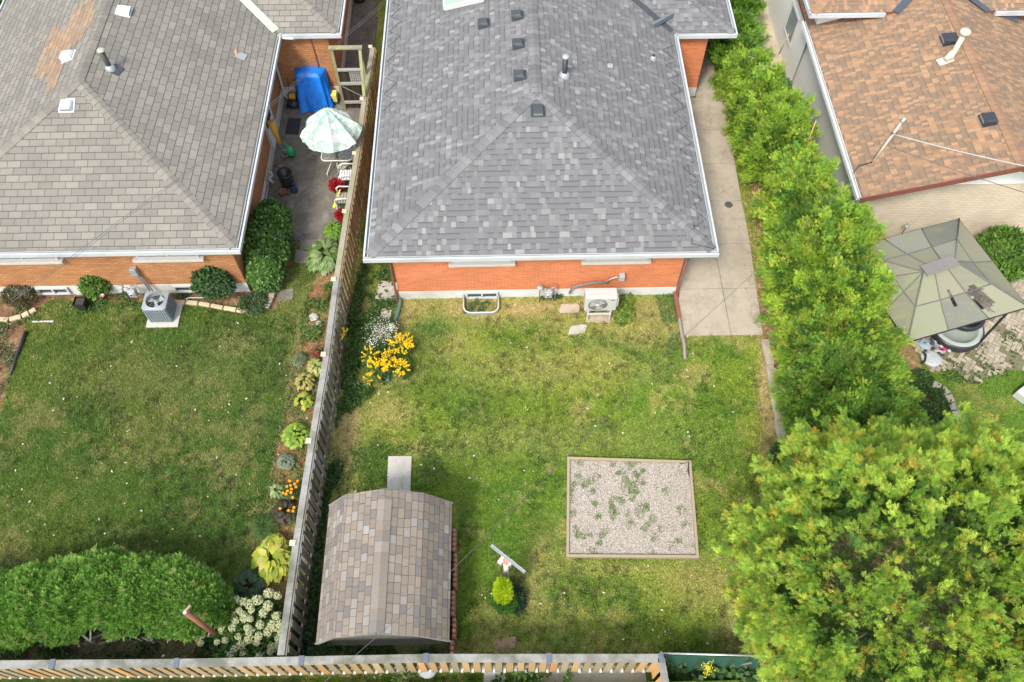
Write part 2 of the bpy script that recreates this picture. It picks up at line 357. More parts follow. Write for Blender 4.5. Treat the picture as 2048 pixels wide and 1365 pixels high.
HEDG = [(1455, 90), (1476, 190), (1490, 300), (1512, 420), (1515, 560), (1524, 690), (1562, 890), (1590, 1060), (1700, 1300), (1900, 1300), (1900, 960), (1870, 800), (1850, 760), (1780, 500), (1700, 440), (1660, 330), (1640, 250), (1560, 60), (1540, -40), (1440, -40)]
MIDL = [(640, 590), (724, 540), (1350, 590), (1380, 670), (1530, 680), (1610, 1330), (560, 1340)]
def ground_col(x, y):
    px, py = PX(np.stack([x, y, np.zeros_like(x)], 1)); n1 = fbm(x, y, 2.4, 3); n2 = fbm(x, y, .55, 9); n3 = fbm(x, y, .16, 21, 3); n4 = vnoise(x, y, .05, 5)
    wx = px+(n2-.5)*26; wy = py+(n1-.5)*30
    def L(a, b, t): return a+(np.array(b)-a)*t[:, None]
    mid = x > -4.75
    c = np.tile(np.array([.082, .122, .019]), (len(x), 1)); c[~mid] = (.046, .084, .016)
    c = L(c, (.135, .155, .026), sstep(.42, .7, n1)*np.where(mid, .9, .2)); c = L(c, (.033, .075, .013), sstep(.45, .72, n2)*.55)
    dryf = np.where(mid, .62, .3)*sstep(.48, .68, fbm(x+9, y, 1.1, 33)*.6+n3*.4); dryf = np.maximum(dryf, np.where(mid, .5, .25)*sstep(.55, .8, n3*.6+n2*.4))
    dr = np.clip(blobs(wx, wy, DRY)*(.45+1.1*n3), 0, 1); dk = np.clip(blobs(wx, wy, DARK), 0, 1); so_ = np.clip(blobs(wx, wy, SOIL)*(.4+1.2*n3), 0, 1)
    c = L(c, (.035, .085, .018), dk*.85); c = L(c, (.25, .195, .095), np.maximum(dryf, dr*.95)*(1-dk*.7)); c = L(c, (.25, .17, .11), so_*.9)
    grass = np.clip(1-so_*.9-dr*.35, 0, 1)
    dm = np.maximum(inpoly(wx, wy, BED)*1., 0); c = L(c, (.25, .135, .075), dm*(.25+.75*sstep(.35, .6, n3*.5+n2*.5))); c = L(c, (.07, .11, .03), dm*sstep(.5, .7, n2)*.7)
    b2 = (inpoly(wx, wy, BEDW) | inpoly(wx, wy, BEDL))*1.; c = L(c, (.13, .075, .045), b2*.95); c = L(c, (.24, .17, .10), b2*sstep(.55, .7, n3))
    hg = inpoly(px, py, HEDG)*1.; c = L(c, (.19, .12, .07), hg); c = L(c, (.35, .24, .15), hg*sstep(.55, .75, n3)*.8)
    rl = (x > 9.4) & (hg < .5); c[rl] = (.07, .115, .02); c = L(c, (.16, .15, .05), rl*sstep(.5, .7, n2)*.7)
    sl_ = (y < 2.9)*1.; c = L(c, (.10, .12, .04), sl_)
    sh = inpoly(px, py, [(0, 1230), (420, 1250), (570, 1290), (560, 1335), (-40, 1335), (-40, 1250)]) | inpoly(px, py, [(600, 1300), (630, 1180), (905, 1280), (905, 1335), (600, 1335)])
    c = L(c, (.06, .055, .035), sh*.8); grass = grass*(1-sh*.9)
    grass = grass*(1-((x > 5.0) & (x < 7.75) & (y > 12.19)))*(1-dm*.75)*(1-b2*.95)*(1-hg*.97)*(1-sl_)*np.where(x > 9.4, .6, 1)
    c = c*(.78+.44*n4[:, None])*np.where(mid[:, None], np.array([1.60, 1.74, 1.45]), np.array([1.55, 1.5, 1.5]))*np.where(c[:, :1] > .17, np.where(mid[:, None], .92, .75), 1); return np.clip(c, 0, 1), grass
gx = np.concatenate([[-260, -120, -60, -30, -20, -17], np.arange(-15.5, 16.6, .065), [18, 22, 30, 60, 120, 260]])
gy = np.concatenate([[-200, -60, -20, -5, 0, 1.6], np.arange(2.2, 28.2, .065), [30, 34, 45, 80, 160, 300]])
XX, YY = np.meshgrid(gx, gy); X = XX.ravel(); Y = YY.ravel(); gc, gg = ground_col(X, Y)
Zg = np.where(Y < 2.93, .55, 0)+np.where(Y >= 2.93, (fbm(X, Y, .5, 2, 3)-.5)*.03*(1-inpoly(*PX(np.stack([X, Y, 0*X], 1)), [(560, 0), (740, 0), (640, 600), (480, 600)])*1.), (fbm(X, Y, .5, 2, 3)-.5)*.05)-.02
Zg = np.where((X > -15.8) & (X < -7.6) & (Y > 14.1), -.08, Zg)
nx = len(gx); idx = np.arange(len(X)).reshape(len(gy), nx)
F = np.stack([idx[:-1, :-1], idx[:-1, 1:], idx[1:, 1:], idx[1:, :-1]], -1).reshape(-1, 4)
gm, n_, b_ = newmat('turf'); a_ = nd(n_, 'ShaderNodeAttribute', attribute_name='Col'); tc_ = nd(n_, 'ShaderNodeTexCoord')
f1 = noise(n_, tc_.outputs['Object'], 28, 5, .75); f2 = noise(n_, tc_.outputs['Object'], 90, 3, .8)
n_.links.new(mixc(n_, 1.0, a_.outputs['Color'], ramp(n_, math_(n_, 'ADD', math_(n_, 'MULTIPLY', f1, .5), math_(n_, 'MULTIPLY', f2, .5)), ((.38, (.35, .35, .33)), (.5, (.95, .95, .95)), (.62, (1.75, 1.7, 1.6)))), 'MULTIPLY'), b_.inputs['Base Color'])
b_.inputs['Roughness'].default_value = .95; b_.inputs['Specular IOR Level'].default_value = .1; bump(n_, b_, math_(n_, 'ADD', f1, f2), .025, .7)
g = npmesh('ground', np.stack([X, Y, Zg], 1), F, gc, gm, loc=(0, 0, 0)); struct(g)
def blades(name, n, x0, x1, y0, y1, mul=1.0):
    P = np.stack([rng.uniform(x0, x1, n), rng.uniform(y0, y1, n), np.zeros(n)], 1); c, gr = ground_col(P[:, 0], P[:, 1])
    k = rng.random(n) < gr; P = P[k]; c = c[k]; n = len(P)
    P[:, 2] = -.01
    D = norm(np.stack([rng.normal(size=n)*.8, rng.normal(size=n)*.8, rng.uniform(.25, 1.1, n)], 1)); N = norm(np.stack([rng.normal(size=n)*.3, rng.normal(size=n)*.3, np.ones(n)], 1))
    c = c*rng.uniform(.85, 1.75, (n, 1))*mul*np.array([1.02, 1.08, .9]); 
    w = rng.random(n) < .008; c[w] = (.45, .42, .30)
    o = leafy(name, P, D, N, rng.uniform(.04, .085, n), rng.uniform(.012, .022, n), np.clip(c, 0, 1))
    return tag(o, kind='stuff')
tag(blades('grass', 330000, -4.9, 8.0, 3.0, 13.7), 'mown patchy green and straw coloured lawn of the middle yard', 'grass')
tag(blades('grass', 250000, -14.6, -4.7, 3.4, 14.2), 'darker even green lawn of the left yard behind the tan brick house', 'grass')
tag(blades('grass', 60000, 9.4, 15.8, 6.0, 11.9), 'rough grass in the right yard below the brick paved patio', 'grass')
def tufts(name, n, x0, x1, y0, y1, lab):
    C = np.stack([rng.uniform(x0, x1, n), rng.uniform(y0, y1, n), np.zeros(n)], 1); c, gr = ground_col(C[:, 0], C[:, 1]); kk = (rng.random(n) < gr) & (fbm(C[:, 0], C[:, 1], 1.3, 55) > .45); C = C[kk]; c = c[kk]; n = len(C); m = 16
    P = np.repeat(C, m, 0)+rng.normal(size=(n*m, 3))*[.035, .035, 0]; D = norm(np.stack([rng.normal(size=n*m), rng.normal(size=n*m), rng.uniform(.3, 1.2, n*m)], 1)); N = norm(rdir(n*m)*.4+[0, 0, 1])
    cc = np.repeat(c*np.where(rng.random((n, 1)) < .5, .62, 1.35)*rng.uniform(.85, 1.15, (n, 1)), m, 0)*rng.uniform(.8, 1.2, (n*m, 1)); tag(leafy(name, P, D, N, rng.uniform(.05, .11, n*m), rng.uniform(.014, .03, n*m), np.clip(cc, 0, 1)), lab, 'grass', kind='stuff')
tufts('grass_tufts', 5200, -4.7, 7.6, 3.1, 13.4, 'darker and lighter grass tufts and weeds in the middle lawn'); tufts('grass_tufts', 3400, -14.4, -5.8, 3.6, 13.4, 'darker and lighter grass tufts in the left lawn')
# --- concrete
conc_d = mat_concrete('drive_concrete', (.42, .375, .31), (.34, .295, .235), 1, (.24, .215, .18))
conc_p = mat_concrete('patio_concrete', (.17, .155, .13), (.105, .10, .088), 1.6, (.30, .28, .245))
conc_w = mat_concrete('walk_concrete', (.37, .33, .28), (.29, .25, .2), 1.2, (.2, .18, .15))
conc_b = mat_concrete('buff_concrete', (.52, .44, .33), (.4, .33, .24), 1.2, (.3, .25, .18))
mb = MB(); jy = [12.2, G(1450, 578).y, G(1450, 489).y, G(1450, 403).y, G(1445, 329).y, G(1430, 260).y, G(1420, 196).y, 24.6, 27.5, 30.5]
for i in range(len(jy)-1):
    y0, y1 = jy[i]+.008, jy[i+1]-.008; lx = lambda y: 5.12+.002*y if y < 21.9 else 6.82
    rx = lambda y: 7.42+(y-12)*.06 if y < 15.3 else (7.62+(y-15.3)*.02 if y < 20 else 7.72+(y-20)*.12)
    mx = lambda y: 6.5 if y < 15.5 else 7.05+(y-20)*.1
    ll, lr = 5.16 if y0 < 21.9 else 6.84, None
    if y0 < 21.5:
        split = i < 3 or i == 5 or i == 6
        m0 = 6.52 if i < 3 else 7.1
        if i < 3 or i > 5:
            mb.prism([(ll, y0), (m0-.006, y0), (m0-.006, y1), (ll, y1)], -.12, .025); mb.prism([(m0+.006, y0), (rx(y0), y0), (rx(y1), y1), (m0+.006, y1)], -.12, .022)
        else: mb.prism([(ll, y0), (rx(y0), y0), (rx(y1), y1), (ll, y1)], -.12, .025)
    else: mb.prism([(ll, max(y0, 21.9)), (7.5, max(y0, 21.9)), (7.5+(y1-y0)*.14, y1), (ll, y1)], -.12, .025)
struct(mb.build('driveway', conc_d, bevel=.008))
mb = MB(); py_ = [15.9, 18.4, 20.9, 23.4, 26.5, 30]
for i in range(5):
    xl = -7.48 if py_[i] < 22 else -5.5
    mb.prism([(-7.48, py_[i]), (-4.85, py_[i]), (-4.75, min(py_[i+1], 99)-.01), (-7.48, py_[i+1]-.01)], -.1, .03) if py_[i] < 20 else mb.prism([(xl if i > 2 else -7.48, py_[i]), (-4.6, py_[i]), (-4.5, py_[i+1]-.01), (xl if i > 2 else -7.48, py_[i+1]-.01)], -.1, .03)
struct(mb.build('patio', conc_p, bevel=.01))
struct(MB().prism([(-4.4, 17), (-3.3, 17), (-3.3, 30), (-3.9, 30), (-4.2, 22)], -.05, .004, col=(.13, .09, .06)).build('soil_strip', mat_attr('soilattr', 1, .4, 14, .02)))
# right neighbour's side path and rear patio of herringbone pavers
mb = MB()
pp = [G(1545, -20), G(1590, -20), G(1610, 60), G(1650, 200), G(1720, 360), G(1760, 470), G(1700, 440), G(1600, 210), G(1560, 60)]
mb.prism([(9.3, 15.4), (10.3, 15.4), (10.3, 29), (9.3, 29)], -.05, .03); struct(mb.build('side_path', conc_b, bevel=.01))
pv, n_, b_ = newmat('herringbone_paver'); tc_ = nd(n_, 'ShaderNodeTexCoord'); at_ = nd(n_, 'ShaderNodeAttribute', attribute_name='Col')
f1 = noise(n_, tc_.outputs['Object'], 1.6, 6, .7); f3 = noise(n_, tc_.outputs['Object'], 50, 3, .7)
c_ = mixc(n_, 1, at_.outputs['Color'], math_(n_, 'MULTIPLY_ADD', f3, .6, .7), 'MULTIPLY'); c_ = mixc(n_, ramp(n_, f1, ((.5, (0, 0, 0)), (.66, (.75, .75, .75)))), c_, (.16, .15, .07))
n_.links.new(c_, b_.inputs['Base Color']); b_.inputs['Roughness'].default_value = .9
pat_poly = [tuple(G(*p)[:2]) for p in ((1780, 480), (1790, 640), (1860, 745), (1905, 740), (1950, 765), (2010, 742), (2100, 735), (2200, 400), (1770, 445))]
struct(MB().prism(pat_poly, -.04, .012, col=(.17, .15, .10)).build('paver_bed', mat_attr('soilattr')))
mb = MB(); a = .24; b = .12
th = math.radians(-38); ct, st_ = math.cos(th), math.sin(th)
for i in range(-60, 60):
    for j in range(-45, 45):
        for o in (0, 1):
            u = i*b*1.0+j*2*a; v = i*b  # herringbone lattice
            u0 = (i*b)+j*2*a; v0 = i*b
            x0, y0, w_, h_ = (u0, v0, a, b) if o == 0 else (u0+a+b, v0, b, a)
            cx, cy = x0+w_/2, y0+h_/2; X_ = 13+cx*ct-cy*st_; Y_ = 12+cx*st_+cy*ct
            if not (9.9 < X_ < 17 and 8.4 < Y_ < 16.5): continue
            if not inpoly(np.array([X_]), np.array([Y_]), pat_poly)[0]: continue
            if fbm(np.array([X_]), np.array([Y_]), .9, 4)[0] > .70 or (Y_ < 11.6 and random.random() < .25): continue
            g_ = .006; k = random.uniform(.8, 1.12); q = [(x0+g_, y0+g_), (x0+w_-g_, y0+g_), (x0+w_-g_, y0+h_-g_), (x0+g_, y0+h_-g_)]
            mb.add([(13+s*ct-t*st_, 12+s*st_+t*ct, .03+random.uniform(-.003, .003)) for s, t in q], [(0, 1, 2, 3)], col=(.38*k, .325*k, .26*k))
struct(mb.build('brick_paving', pv))
# ================================================================ HOUSES
white = mat('white_paint', (.48, .50, .50), .45, .08, 3); gut_w = mat('white_gutter', (.46, .49, .51), .35, .12, 2, stain=(.36, .38, .38)); gut_in = mat('gutter_trough', (.30, .37, .40), .5, .25, 4)
offw = mat('stucco_white', (.62, .62, .59), .8, .07, 1.2); found = mat('painted_foundation', (.58, .59, .58), .8, .12, 2, stain=(.36, .34, .30)); black = mat('black_plastic', (.025, .027, .03), .45, .3, 8)
dkmetal = mat('dark_metal', (.05, .058, .065), .4, .3, 6); greymetal = mat('grey_metal', (.33, .36, .37), .45, .15, 10, metal=.3); galv = mat('galvanised_steel', (.5, .52, .53), .35, .25, 14, metal=.6)
glass, n_, b_ = newmat('window_glass'); b_.inputs['Base Color'].default_value = (.03, .045, .05, 1); b_.inputs['Roughness'].default_value = .08
GREY = [(.0, (.150, .151, .156)), (.25, (.165, .166, .170)), (.45, (.140, .141, .146)), (.62, (.172, .173, .177)), (.80, (.195, .196, .198)), (.93, (.235, .235, .235))]
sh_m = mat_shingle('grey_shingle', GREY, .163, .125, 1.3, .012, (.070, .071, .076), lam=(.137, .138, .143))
TAN = [(.0, (.192, .181, .160)), (.3, (.207, .194, .170)), (.6, (.178, .169, .150)), (.85, (.222, .208, .180))]
def patchfn(n, c, sp, cell, row): return c
sh_l = mat_shingle('tan_grey_shingle', TAN, .205, .36, 0, .020, (.088, .082, .070), ranrow=0)
BRN = [(.0, (.27, .17, .105)), (.35, (.30, .185, .11)), (.6, (.24, .155, .10)), (.8, (.34, .21, .122))]
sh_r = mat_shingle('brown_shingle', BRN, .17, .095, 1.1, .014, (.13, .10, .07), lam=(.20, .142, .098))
capm = mat_attr('cap_shingle', .9, .3, 45, .006)
br_m = mat_brick('orange_brick', (.60, .20, .085), (.50, .155, .062), (.60, .26, .135)); br_l = mat_brick('tan_brick', (.47, .22, .085), (.36, .15, .06), (.20, .115, .06)); br_c = mat_brick('cream_brick', (.60, .52, .40), (.54, .46, .35), (.42, .35, .26), var=.25)
def face_roof(faces, name, m, parent, th=.03):
    mb = MB()
    for f in faces: mb.add(f, [list(range(len(f)))])
    return mb.build(name, m, parent)
def caps(name, a, b, slopeL, slopeR, pal, parent, w=.15, step=.19):
    """cap shingles along a hip or ridge from a up to b; slopeL/R = downward side vectors"""
    a = Vector(a); b = Vector(b); d = (b-a); L = d.length; d.normalize(); mb = MB(); n = int(L/step)
    for i in range(n+1):
        p = a+d*(i*step); q = a+d*min(L, i*step+step*1.25); z0 = Vector((0, 0, .035)); z1 = Vector((0, 0, .016)); k = random.choice(pal); kk = random.uniform(.9, 1.08); k = tuple(c*kk for c in k); j = random.uniform(-.008, .008)
        l = Vector(slopeL)*w; r = Vector(slopeR)*w; dn = Vector((0, 0, -.02))
        vs = [p+z0, p+l+z0+d*j, p+r+z0+d*j, q+z1, q+l+z1, q+r+z1, p+dn, p+l+dn, p+r+dn]
        mb.add(vs, [(0, 3, 4, 1), (0, 2, 5, 3), (0, 1, 7, 6), (2, 0, 6, 8), (1, 4, 7, 7)[:3], (2, 8, 5)], col=k)
    return mb.build(name, capm, parent)
def gutter(a, b, out, parent, w=.12, h=.12, m=None, name='gutter', z=None):
    """open trough along an eave; out = unit vector away from the roof"""
    a = Vector(a); b = Vector(b); o = Vector(out); mb = MB(); zz = Vector((0, 0, 1))
    mb.bar(a+o*(w-.012)+zz*(-h/2), b+o*(w-.012)+zz*(-h/2), .024, h); mb.bar(a+o*.012+zz*(-h/2-.005), b+o*.012+zz*(-h/2-.005), .02, h); mb.bar(a+o*(w-.022)+zz*.006, b+o*(w-.022)+zz*.006, .05, .012)
    g = mb.build(name, m or gut_w, parent)
    mb = MB(); mb.bar(a+o*w*.5+zz*(-h+.02), b+o*w*.5+zz*(-h+.02), w-.05, .02); mb.build('gutter_trough', gut_in, g); return g
def roofbox(p, k_dir, parent, w=.33, h=.14, m=None, rot=0, name='roof_vent', flange=True, slope=.3):
    """box vent with a pitched hood standing on a slope falling along k_dir"""
    p = Vector(p); d = Vector((*k_dir, -slope)).normalized(); s = Vector((0, 0, 1)).cross(d).normalized(); u = d.cross(s).normalized()*1
    if u.z < 0: u = -u
    M = Matrix((( s.x, d.x, u.x, p.x), (s.y, d.y, u.y, p.y), (s.z, d.z, u.z, p.z), (0, 0, 0, 1)))
    mb = MB(); f = lambda *c: M @ Vector(c)
    # hood: base square, tall at the downslope side, chamfered edges
    a_ = w/2; c_ = w*.36
    vs = [f(-a_, -a_, .03), f(a_, -a_, .03), f(a_, a_, .02), f(-a_, a_, .02), f(-c_, -a_*.8, h*.75), f(c_, -a_*.8, h*.75), f(a_*.86, a_, h), f(-a_*.86, a_, h)]
    mb.add(vs, [(4, 5, 6, 7), (0, 1, 5, 4), (1, 2, 6, 5), (2, 3, 7, 6), (3, 0, 4, 7)])
    o = mb.build(name, m or dkmetal, parent, bevel=.012)
    if flange: MB().box(-a_*1.25, -a_*1.3, .004, a_*1.25, a_*1.2, .014, M).build('flange', m or dkmetal, o)
    MB().box(-a_*.8, a_+.002, .035, a_*.8, a_+.008, h-.025, M).build('vent_screen', greymetal, o)
    return o
def pipe(p, h, r, parent, m, capm_=None, name='vent_pipe', cr=1.5, base=True, top=.08):
    p = Vector(p); o = MB().lathe(p, [(r, -.1), (r, h), (r*.85, h), (r*.85, h-.1)]).build(name, m, parent)
    if base: MB().lathe(p, [(r*2.1, -.03), (r*2, .05), (r*1.25, .12), (r*1.02, .13)]).build('pipe_boot', greymetal if m is not offw else m, o)
    if capm_: MB().lathe(p, [(r*.9, h), (r*cr, h+.02), (r*cr, h+.02+top*.4), (r*1.0, h+top), (.001, h+top+.01)]).build('pipe_cap', capm_, o)
    return o
def window(x0, x1, y, z0, z1, parent, sill=True, lug=.12, panes=2, nm='window', deep=.07):
    mb = MB(); w = .05
    mb.box(x0, y-deep, z0, x1, y+.05, z0+w); mb.box(x0, y-deep, z1-w, x1, y+.05, z1); mb.box(x0, y-deep+.002, z0+w, x0+w, y+.05, z1-w); mb.box(x1-w, y-deep+.002, z0+w, x1, y+.05, z1-w)
    for i in range(1, panes): xm = x0+(x1-x0)*i/panes; mb.box(xm-w/2, y-deep+.004, z0+w, xm+w/2, y+.04, z1-w)
    o = mb.build(nm, white, parent); MB().box(x0+w*.8, y-.012, z0+w*.8, x1-w*.8, y+.0, z1-w*.8).build('pane', glass, o)
    if sill: MB().prism([(x0-lug, y-.16), (x1+lug, y-.16), (x1+lug, y-.002), (x0-lug, y-.002)], z0-.10, z0-.004).build('sill', mat('stone_sill', (.48, .46, .42), .8, .12, 5), o, bevel=.008)
    return o
# ---------------------------------------------------------------- middle house
K1 = 1.36/4.57; E1 = dict(x0=-3.54, x1=5.60, y=13.16)
def mh(x, y): return 2.74+K1*min(x-E1['x0'], E1['x1']-x, y-E1['y'])
H1 = thing('brick_house', 'bungalow of orange brick with a grey shingle hip roof in the middle of the photo', 'house', (1.0, 18, 0))
mb = MB(); mb.box(-3.04, 13.68, .34, 5.06, 22.04, 2.62); mb.box(-3.04, 22.04, .34, 6.80, 30, 2.62); 
MB().add([(-3.04, 13.68, .34), (5.06, 13.68, .34), (5.06, 22.04, .34), (6.80, 22.04, .34), (6.80, 30, .34), (-3.04, 30, .34), (-3.04, 13.68, 2.63), (5.06, 13.68, 2.63), (5.06, 22.04, 2.63), (6.80, 22.04, 2.63), (6.80, 30, 2.63), (-3.04, 30, 2.63)],
         [(0, 1, 7, 6), (1, 2, 8, 7), (2, 3, 9, 8), (3, 4, 10, 9), (4, 5, 11, 10), (5, 0, 6, 11)]).build('wall', br_m, H1)
MB().add([(-3.055, 13.665, -.1), (5.075, 13.665, -.1), (5.075, 22.025, -.1), (6.815, 22.025, -.1), (6.815, 30, -.1), (-3.055, 30, -.1), (-3.055, 13.665, .35), (5.075, 13.665, .35), (5.075, 22.025, .35), (6.815, 22.025, .35), (6.815, 30, .35), (-3.055, 30, .35)],
         [(0, 1, 7, 6), (1, 2, 8, 7), (2, 3, 9, 8), (3, 4, 10, 9), (4, 5, 11, 10), (5, 0, 6, 11), (6, 7, 8, 9, 10, 11)]).build('foundation', found, H1)
ze = 2.74; A_ = (1.03, 17.73, 4.1); YW = 21.87; XW = 7.52; d2 = 4.57
face_roof([[(-3.54, 13.16, ze), (5.60, 13.16, ze), A_], [(-3.54, 31, ze), (-3.54, 13.16, ze), A_, (1.03, 31, 4.1)],
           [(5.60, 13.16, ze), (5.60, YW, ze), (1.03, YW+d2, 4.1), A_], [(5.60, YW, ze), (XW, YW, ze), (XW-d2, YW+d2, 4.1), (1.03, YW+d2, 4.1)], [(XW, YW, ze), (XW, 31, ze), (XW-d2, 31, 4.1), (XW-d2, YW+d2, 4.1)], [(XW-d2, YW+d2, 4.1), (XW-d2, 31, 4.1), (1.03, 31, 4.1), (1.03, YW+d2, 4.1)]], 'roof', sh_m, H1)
MB().add([(-3.5, 13.2, 2.62), (5.56, 13.2, 2.62), (5.56, YW+.04, 2.62), (XW-.04, YW+.04, 2.62), (XW-.04, 31, 2.62), (-3.5, 31, 2.62)], [(5, 4, 3, 2, 1, 0)]).build('soffit', white, H1)
gp = [(.145, .147, .153), (.16, .162, .168), (.13, .132, .138), (.19, .19, .194), (.18, .18, .185), (.15, .152, .156)]
caps('hip_cap', (-3.5, 13.2, ze), A_, (0.93, -.37*0, K1), (0, .93, 0*K1) if 0 else (-0.0, 1, K1*0), gp, H1) if 0 else None
def hipcap(a, b, pa, par, fn=mh, w=.15, **k):
    """side vectors follow the roof surface"""
    a = Vector(a); b = Vector(b); m = (a+b)/2; d = (b-a); hd = Vector((d.x, d.y, 0)).normalized(); s = Vector((-hd.y, hd.x, 0))
    def sv(t): q = m+s*t*.3; return Vector((s.x*t, s.y*t, (fn(q.x, q.y)-fn(m.x, m.y))/.3))
    return caps('hip_cap', a, b, sv(1), sv(-1), pa, par, w=w, **k)
hipcap((-3.5, 13.2, ze), A_, gp, H1); hipcap((5.56, 13.2, ze), A_, gp, H1)
r_ = hipcap(A_, (1.03, 30.5, 4.1), gp, H1, fn=lambda x, y: 4.1-K1*abs(x-1.03)); r_.name = 'ridge_cap'
hipcap((XW, YW, ze), (XW-d2, YW+d2, 4.1), gp, H1, fn=lambda x, y: 2.74+K1*min(XW-x, y-YW))
gutter((-3.66, 13.16, ze-.01), (5.72, 13.16, ze-.01), (0, -1, 0), H1); gutter((-3.54, 13.16, ze-.01), (-3.54, 31, ze-.01), (-1, 0, 0), H1); gutter((5.60, 13.16, ze-.01), (5.60, YW, ze-.01), (1, 0, 0), H1)
gutter((5.61, YW, ze-.01), (XW+.1, YW, ze-.01), (0, -1, 0), H1); gutter((XW, YW-.1, ze-.01), (XW, 31, ze-.01), (1, 0, 0), H1)
MB().bar((5.72, 21.86, ze-.16), (XW+.1, 21.86, ze-.16), .04, .1, col=(1, 1, 1)).build('fascia', mat('green_fascia', (.09, .26, .17), .6), H1)
MB().bar((5.55, YW+.05, ze+.03), (1.2, YW+4.4, 4.1+.02), .20, .02).build('valley_flashing', dkmetal, H1)
v1 = GR(1305, 52, lambda x, y: 3.0); v2 = GR(1345, 29, lambda x, y: 3.0)
MB().bar(v1, v2, .10, .16).build('splash_guard', mat('slate_metal', (.12, .15, .17), .4), H1, bevel=.01)
window(-.46-1.2, -.46+.35, 13.68, 1.99, 2.6, H1) if 0 else None
xa, xb = G(905, 520, 2.0).x, G(1022, 520, 2.0).x
window(xa, xb, 13.68, 1.80, 2.60, H1, panes=3); xa, xb = G(1173, 520, 2.0).x, G(1297, 520, 2.0).x; window(xa, xb, 13.68, 1.80, 2.60, H1, panes=3)
xa, xb = G(932, 585, .2).x, G(996, 585, .2).x
window(xa, xb, 13.665, .02, .33, H1, sill=False, nm='basement_window')
for px, py, w in ((1035, 27, .33), (968, 43, .33), (1037, 84, .33), (1040, 147, .33)):
    roofbox(GR(px, py+6, mh), (-1, 0), H1, w=.32, h=.17, slope=K1)
roofbox(GR(1076, 222, mh), (0, -1), H1, w=.33, h=.15, slope=K1)
pipe(GR(1129, 152, mh), .62, .075, H1, black, galv, 'flue_pipe', 1.35, top=.1); pipe(GR(1306, 119, mh), .16, .05, H1, black, None, 'plumbing_vent')
p = GR(1219, 134, mh); roofbox(p, (1, 0), H1, w=.16, h=.09, m=greymetal, name='exhaust_cap', slope=K1, flange=False)
# skylight
sk = [GR(x, y, mh)+Vector((0, 0, .02)) for x, y in ((889, 22), (967, 4), (960, -60), (884, -45))]
mb = MB(); up = Vector((0, 0, .14))
for i in range(4): mb.bar(sk[i]+up*.5, sk[(i+1) % 4]+up*.5, .07, .14)
s_ = mb.build('skylight', white, H1); MB().add([q+up*.9 for q in sk], [(0, 1, 2, 3)]).build('pane', mat('skylight_glass', (.28, .40, .30), .15, .1, 2), s_)
# de-icing cable zigzag on the east eave and the far left eave
mb = MB(); pts = []
y = 13.5; k = 0
while y < 21.6: pts.append(Vector((5.52 if k % 2 == 0 else 5.12, y, mh(5.52 if k % 2 == 0 else 5.12, y)+.02))); y += .30+.1*random.random(); k += 1
mb.tube(pts, .006, 5); mb.tube([Vector((5.60, 13.2, 2.77)), Vector((5.0, 13.35, mh(5.0, 13.35)+.03)), Vector((5.15, 13.9, mh(5.15, 13.9)+.03))], .010, 5); mb.build('heating_cable', black, H1)
mb = MB(); pts = []; y = 18.5; k = 0
while y < 24: xx = -3.48 if k % 2 == 0 else -3.1; pts.append(Vector((xx, y, mh(xx, y)+.02))); y += .36; k += 1
mb.tube(pts, .006, 5); mb.build('heating_cable', black, H1)
mb = MB(); c = G(858, 522, 2.3); mb.box(c.x-.22, 13.5, 2.28, c.x+.22, 13.56, 2.36); mb.box(c.x-.03, 13.5, 2.34, c.x+.03, 13.68, 2.44); mb.box(c.x-.07, 13.44, 2.16, c.x+.07, 13.56, 2.27); mb.build('flood_light', white, H1, bevel=.01)
rust = mat('brown_downspout', (.20, .07, .045), .5, .2)
MB().tube([(-3.08, 13.6, 2.6), (-3.1, 13.62, 1.5), (-3.1, 13.6, .3), (-3.1, 13.45, .1)], .035, 8).build('downspout', rust, H1)
MB().tube([(5.12, 13.62, 2.6), (5.12, 13.62, .25), (5.13, 13.5, .1)], .035, 8).build('downspout', rust, H1)
# ---------------------------------------------------------------- left house
K2 = 1.66/4.57; L0 = (-16.19, -7.05, 13.52)
def lh(x, y): return 2.74+K2*min(x-L0[0], L0[1]-x, y-L0[2])
H2 = thing('brick_house', 'tan brick bungalow with a weathered brownish grey hip roof at the left', 'house', (-11.6, 18, 0))
def shell(pts, z0, z1, top=False):
    n = len(pts); m = MB(); m.add([(*p, z0) for p in pts]+[(*p, z1) for p in pts], [(i, (i+1) % n, n+(i+1) % n, n+i) for i in range(n)]+([list(range(n, 2*n))] if top else [])); return m
wp = [(-15.7, 14.04), (-7.50, 14.04), (-7.50, 22.30), (-5.54, 22.30), (-5.54, 31), (-15.7, 31)]
shell(wp, .40, 2.63).build('wall', br_l, H2); shell([(-15.715, 14.025), (-7.485, 14.025), (-7.485, 22.285), (-5.525, 22.285), (-5.525, 31), (-15.715, 31)], -.1, .41, True).build('foundation', mat('grey_foundation', (.55, .55, .52), .8, .12, 2), H2)
A2 = (-11.62, 18.09, 4.4); Y2 = 22.13; X2 = -5.14
face_roof([[(-16.19, 13.52, ze), (-7.05, 13.52, ze), A2], [(-7.05, 13.52, ze), (-7.05, Y2, ze), (-11.62, Y2+4.57, 4.4), A2],
           [(-16.19, 31, ze), (-16.19, 13.52, ze), A2, (-11.62, 31, 4.4)], [(-7.05, Y2, ze), (X2, Y2, ze), (X2-4.57, Y2+4.57, 4.4), (-11.62, Y2+4.57, 4.4)], [(X2, Y2, ze), (X2, 31, ze), (X2-4.57, 31, 4.4), (X2-4.57, Y2+4.57, 4.4)]], 'roof', sh_l, H2)
shell([(-16.15, 13.56), (-7.09, 13.56), (-7.09, Y2+.03), (X2-.04, Y2+.03), (X2-.04, 31), (-16.15, 31)], 2.60, 2.62, True).build('soffit', white, H2)
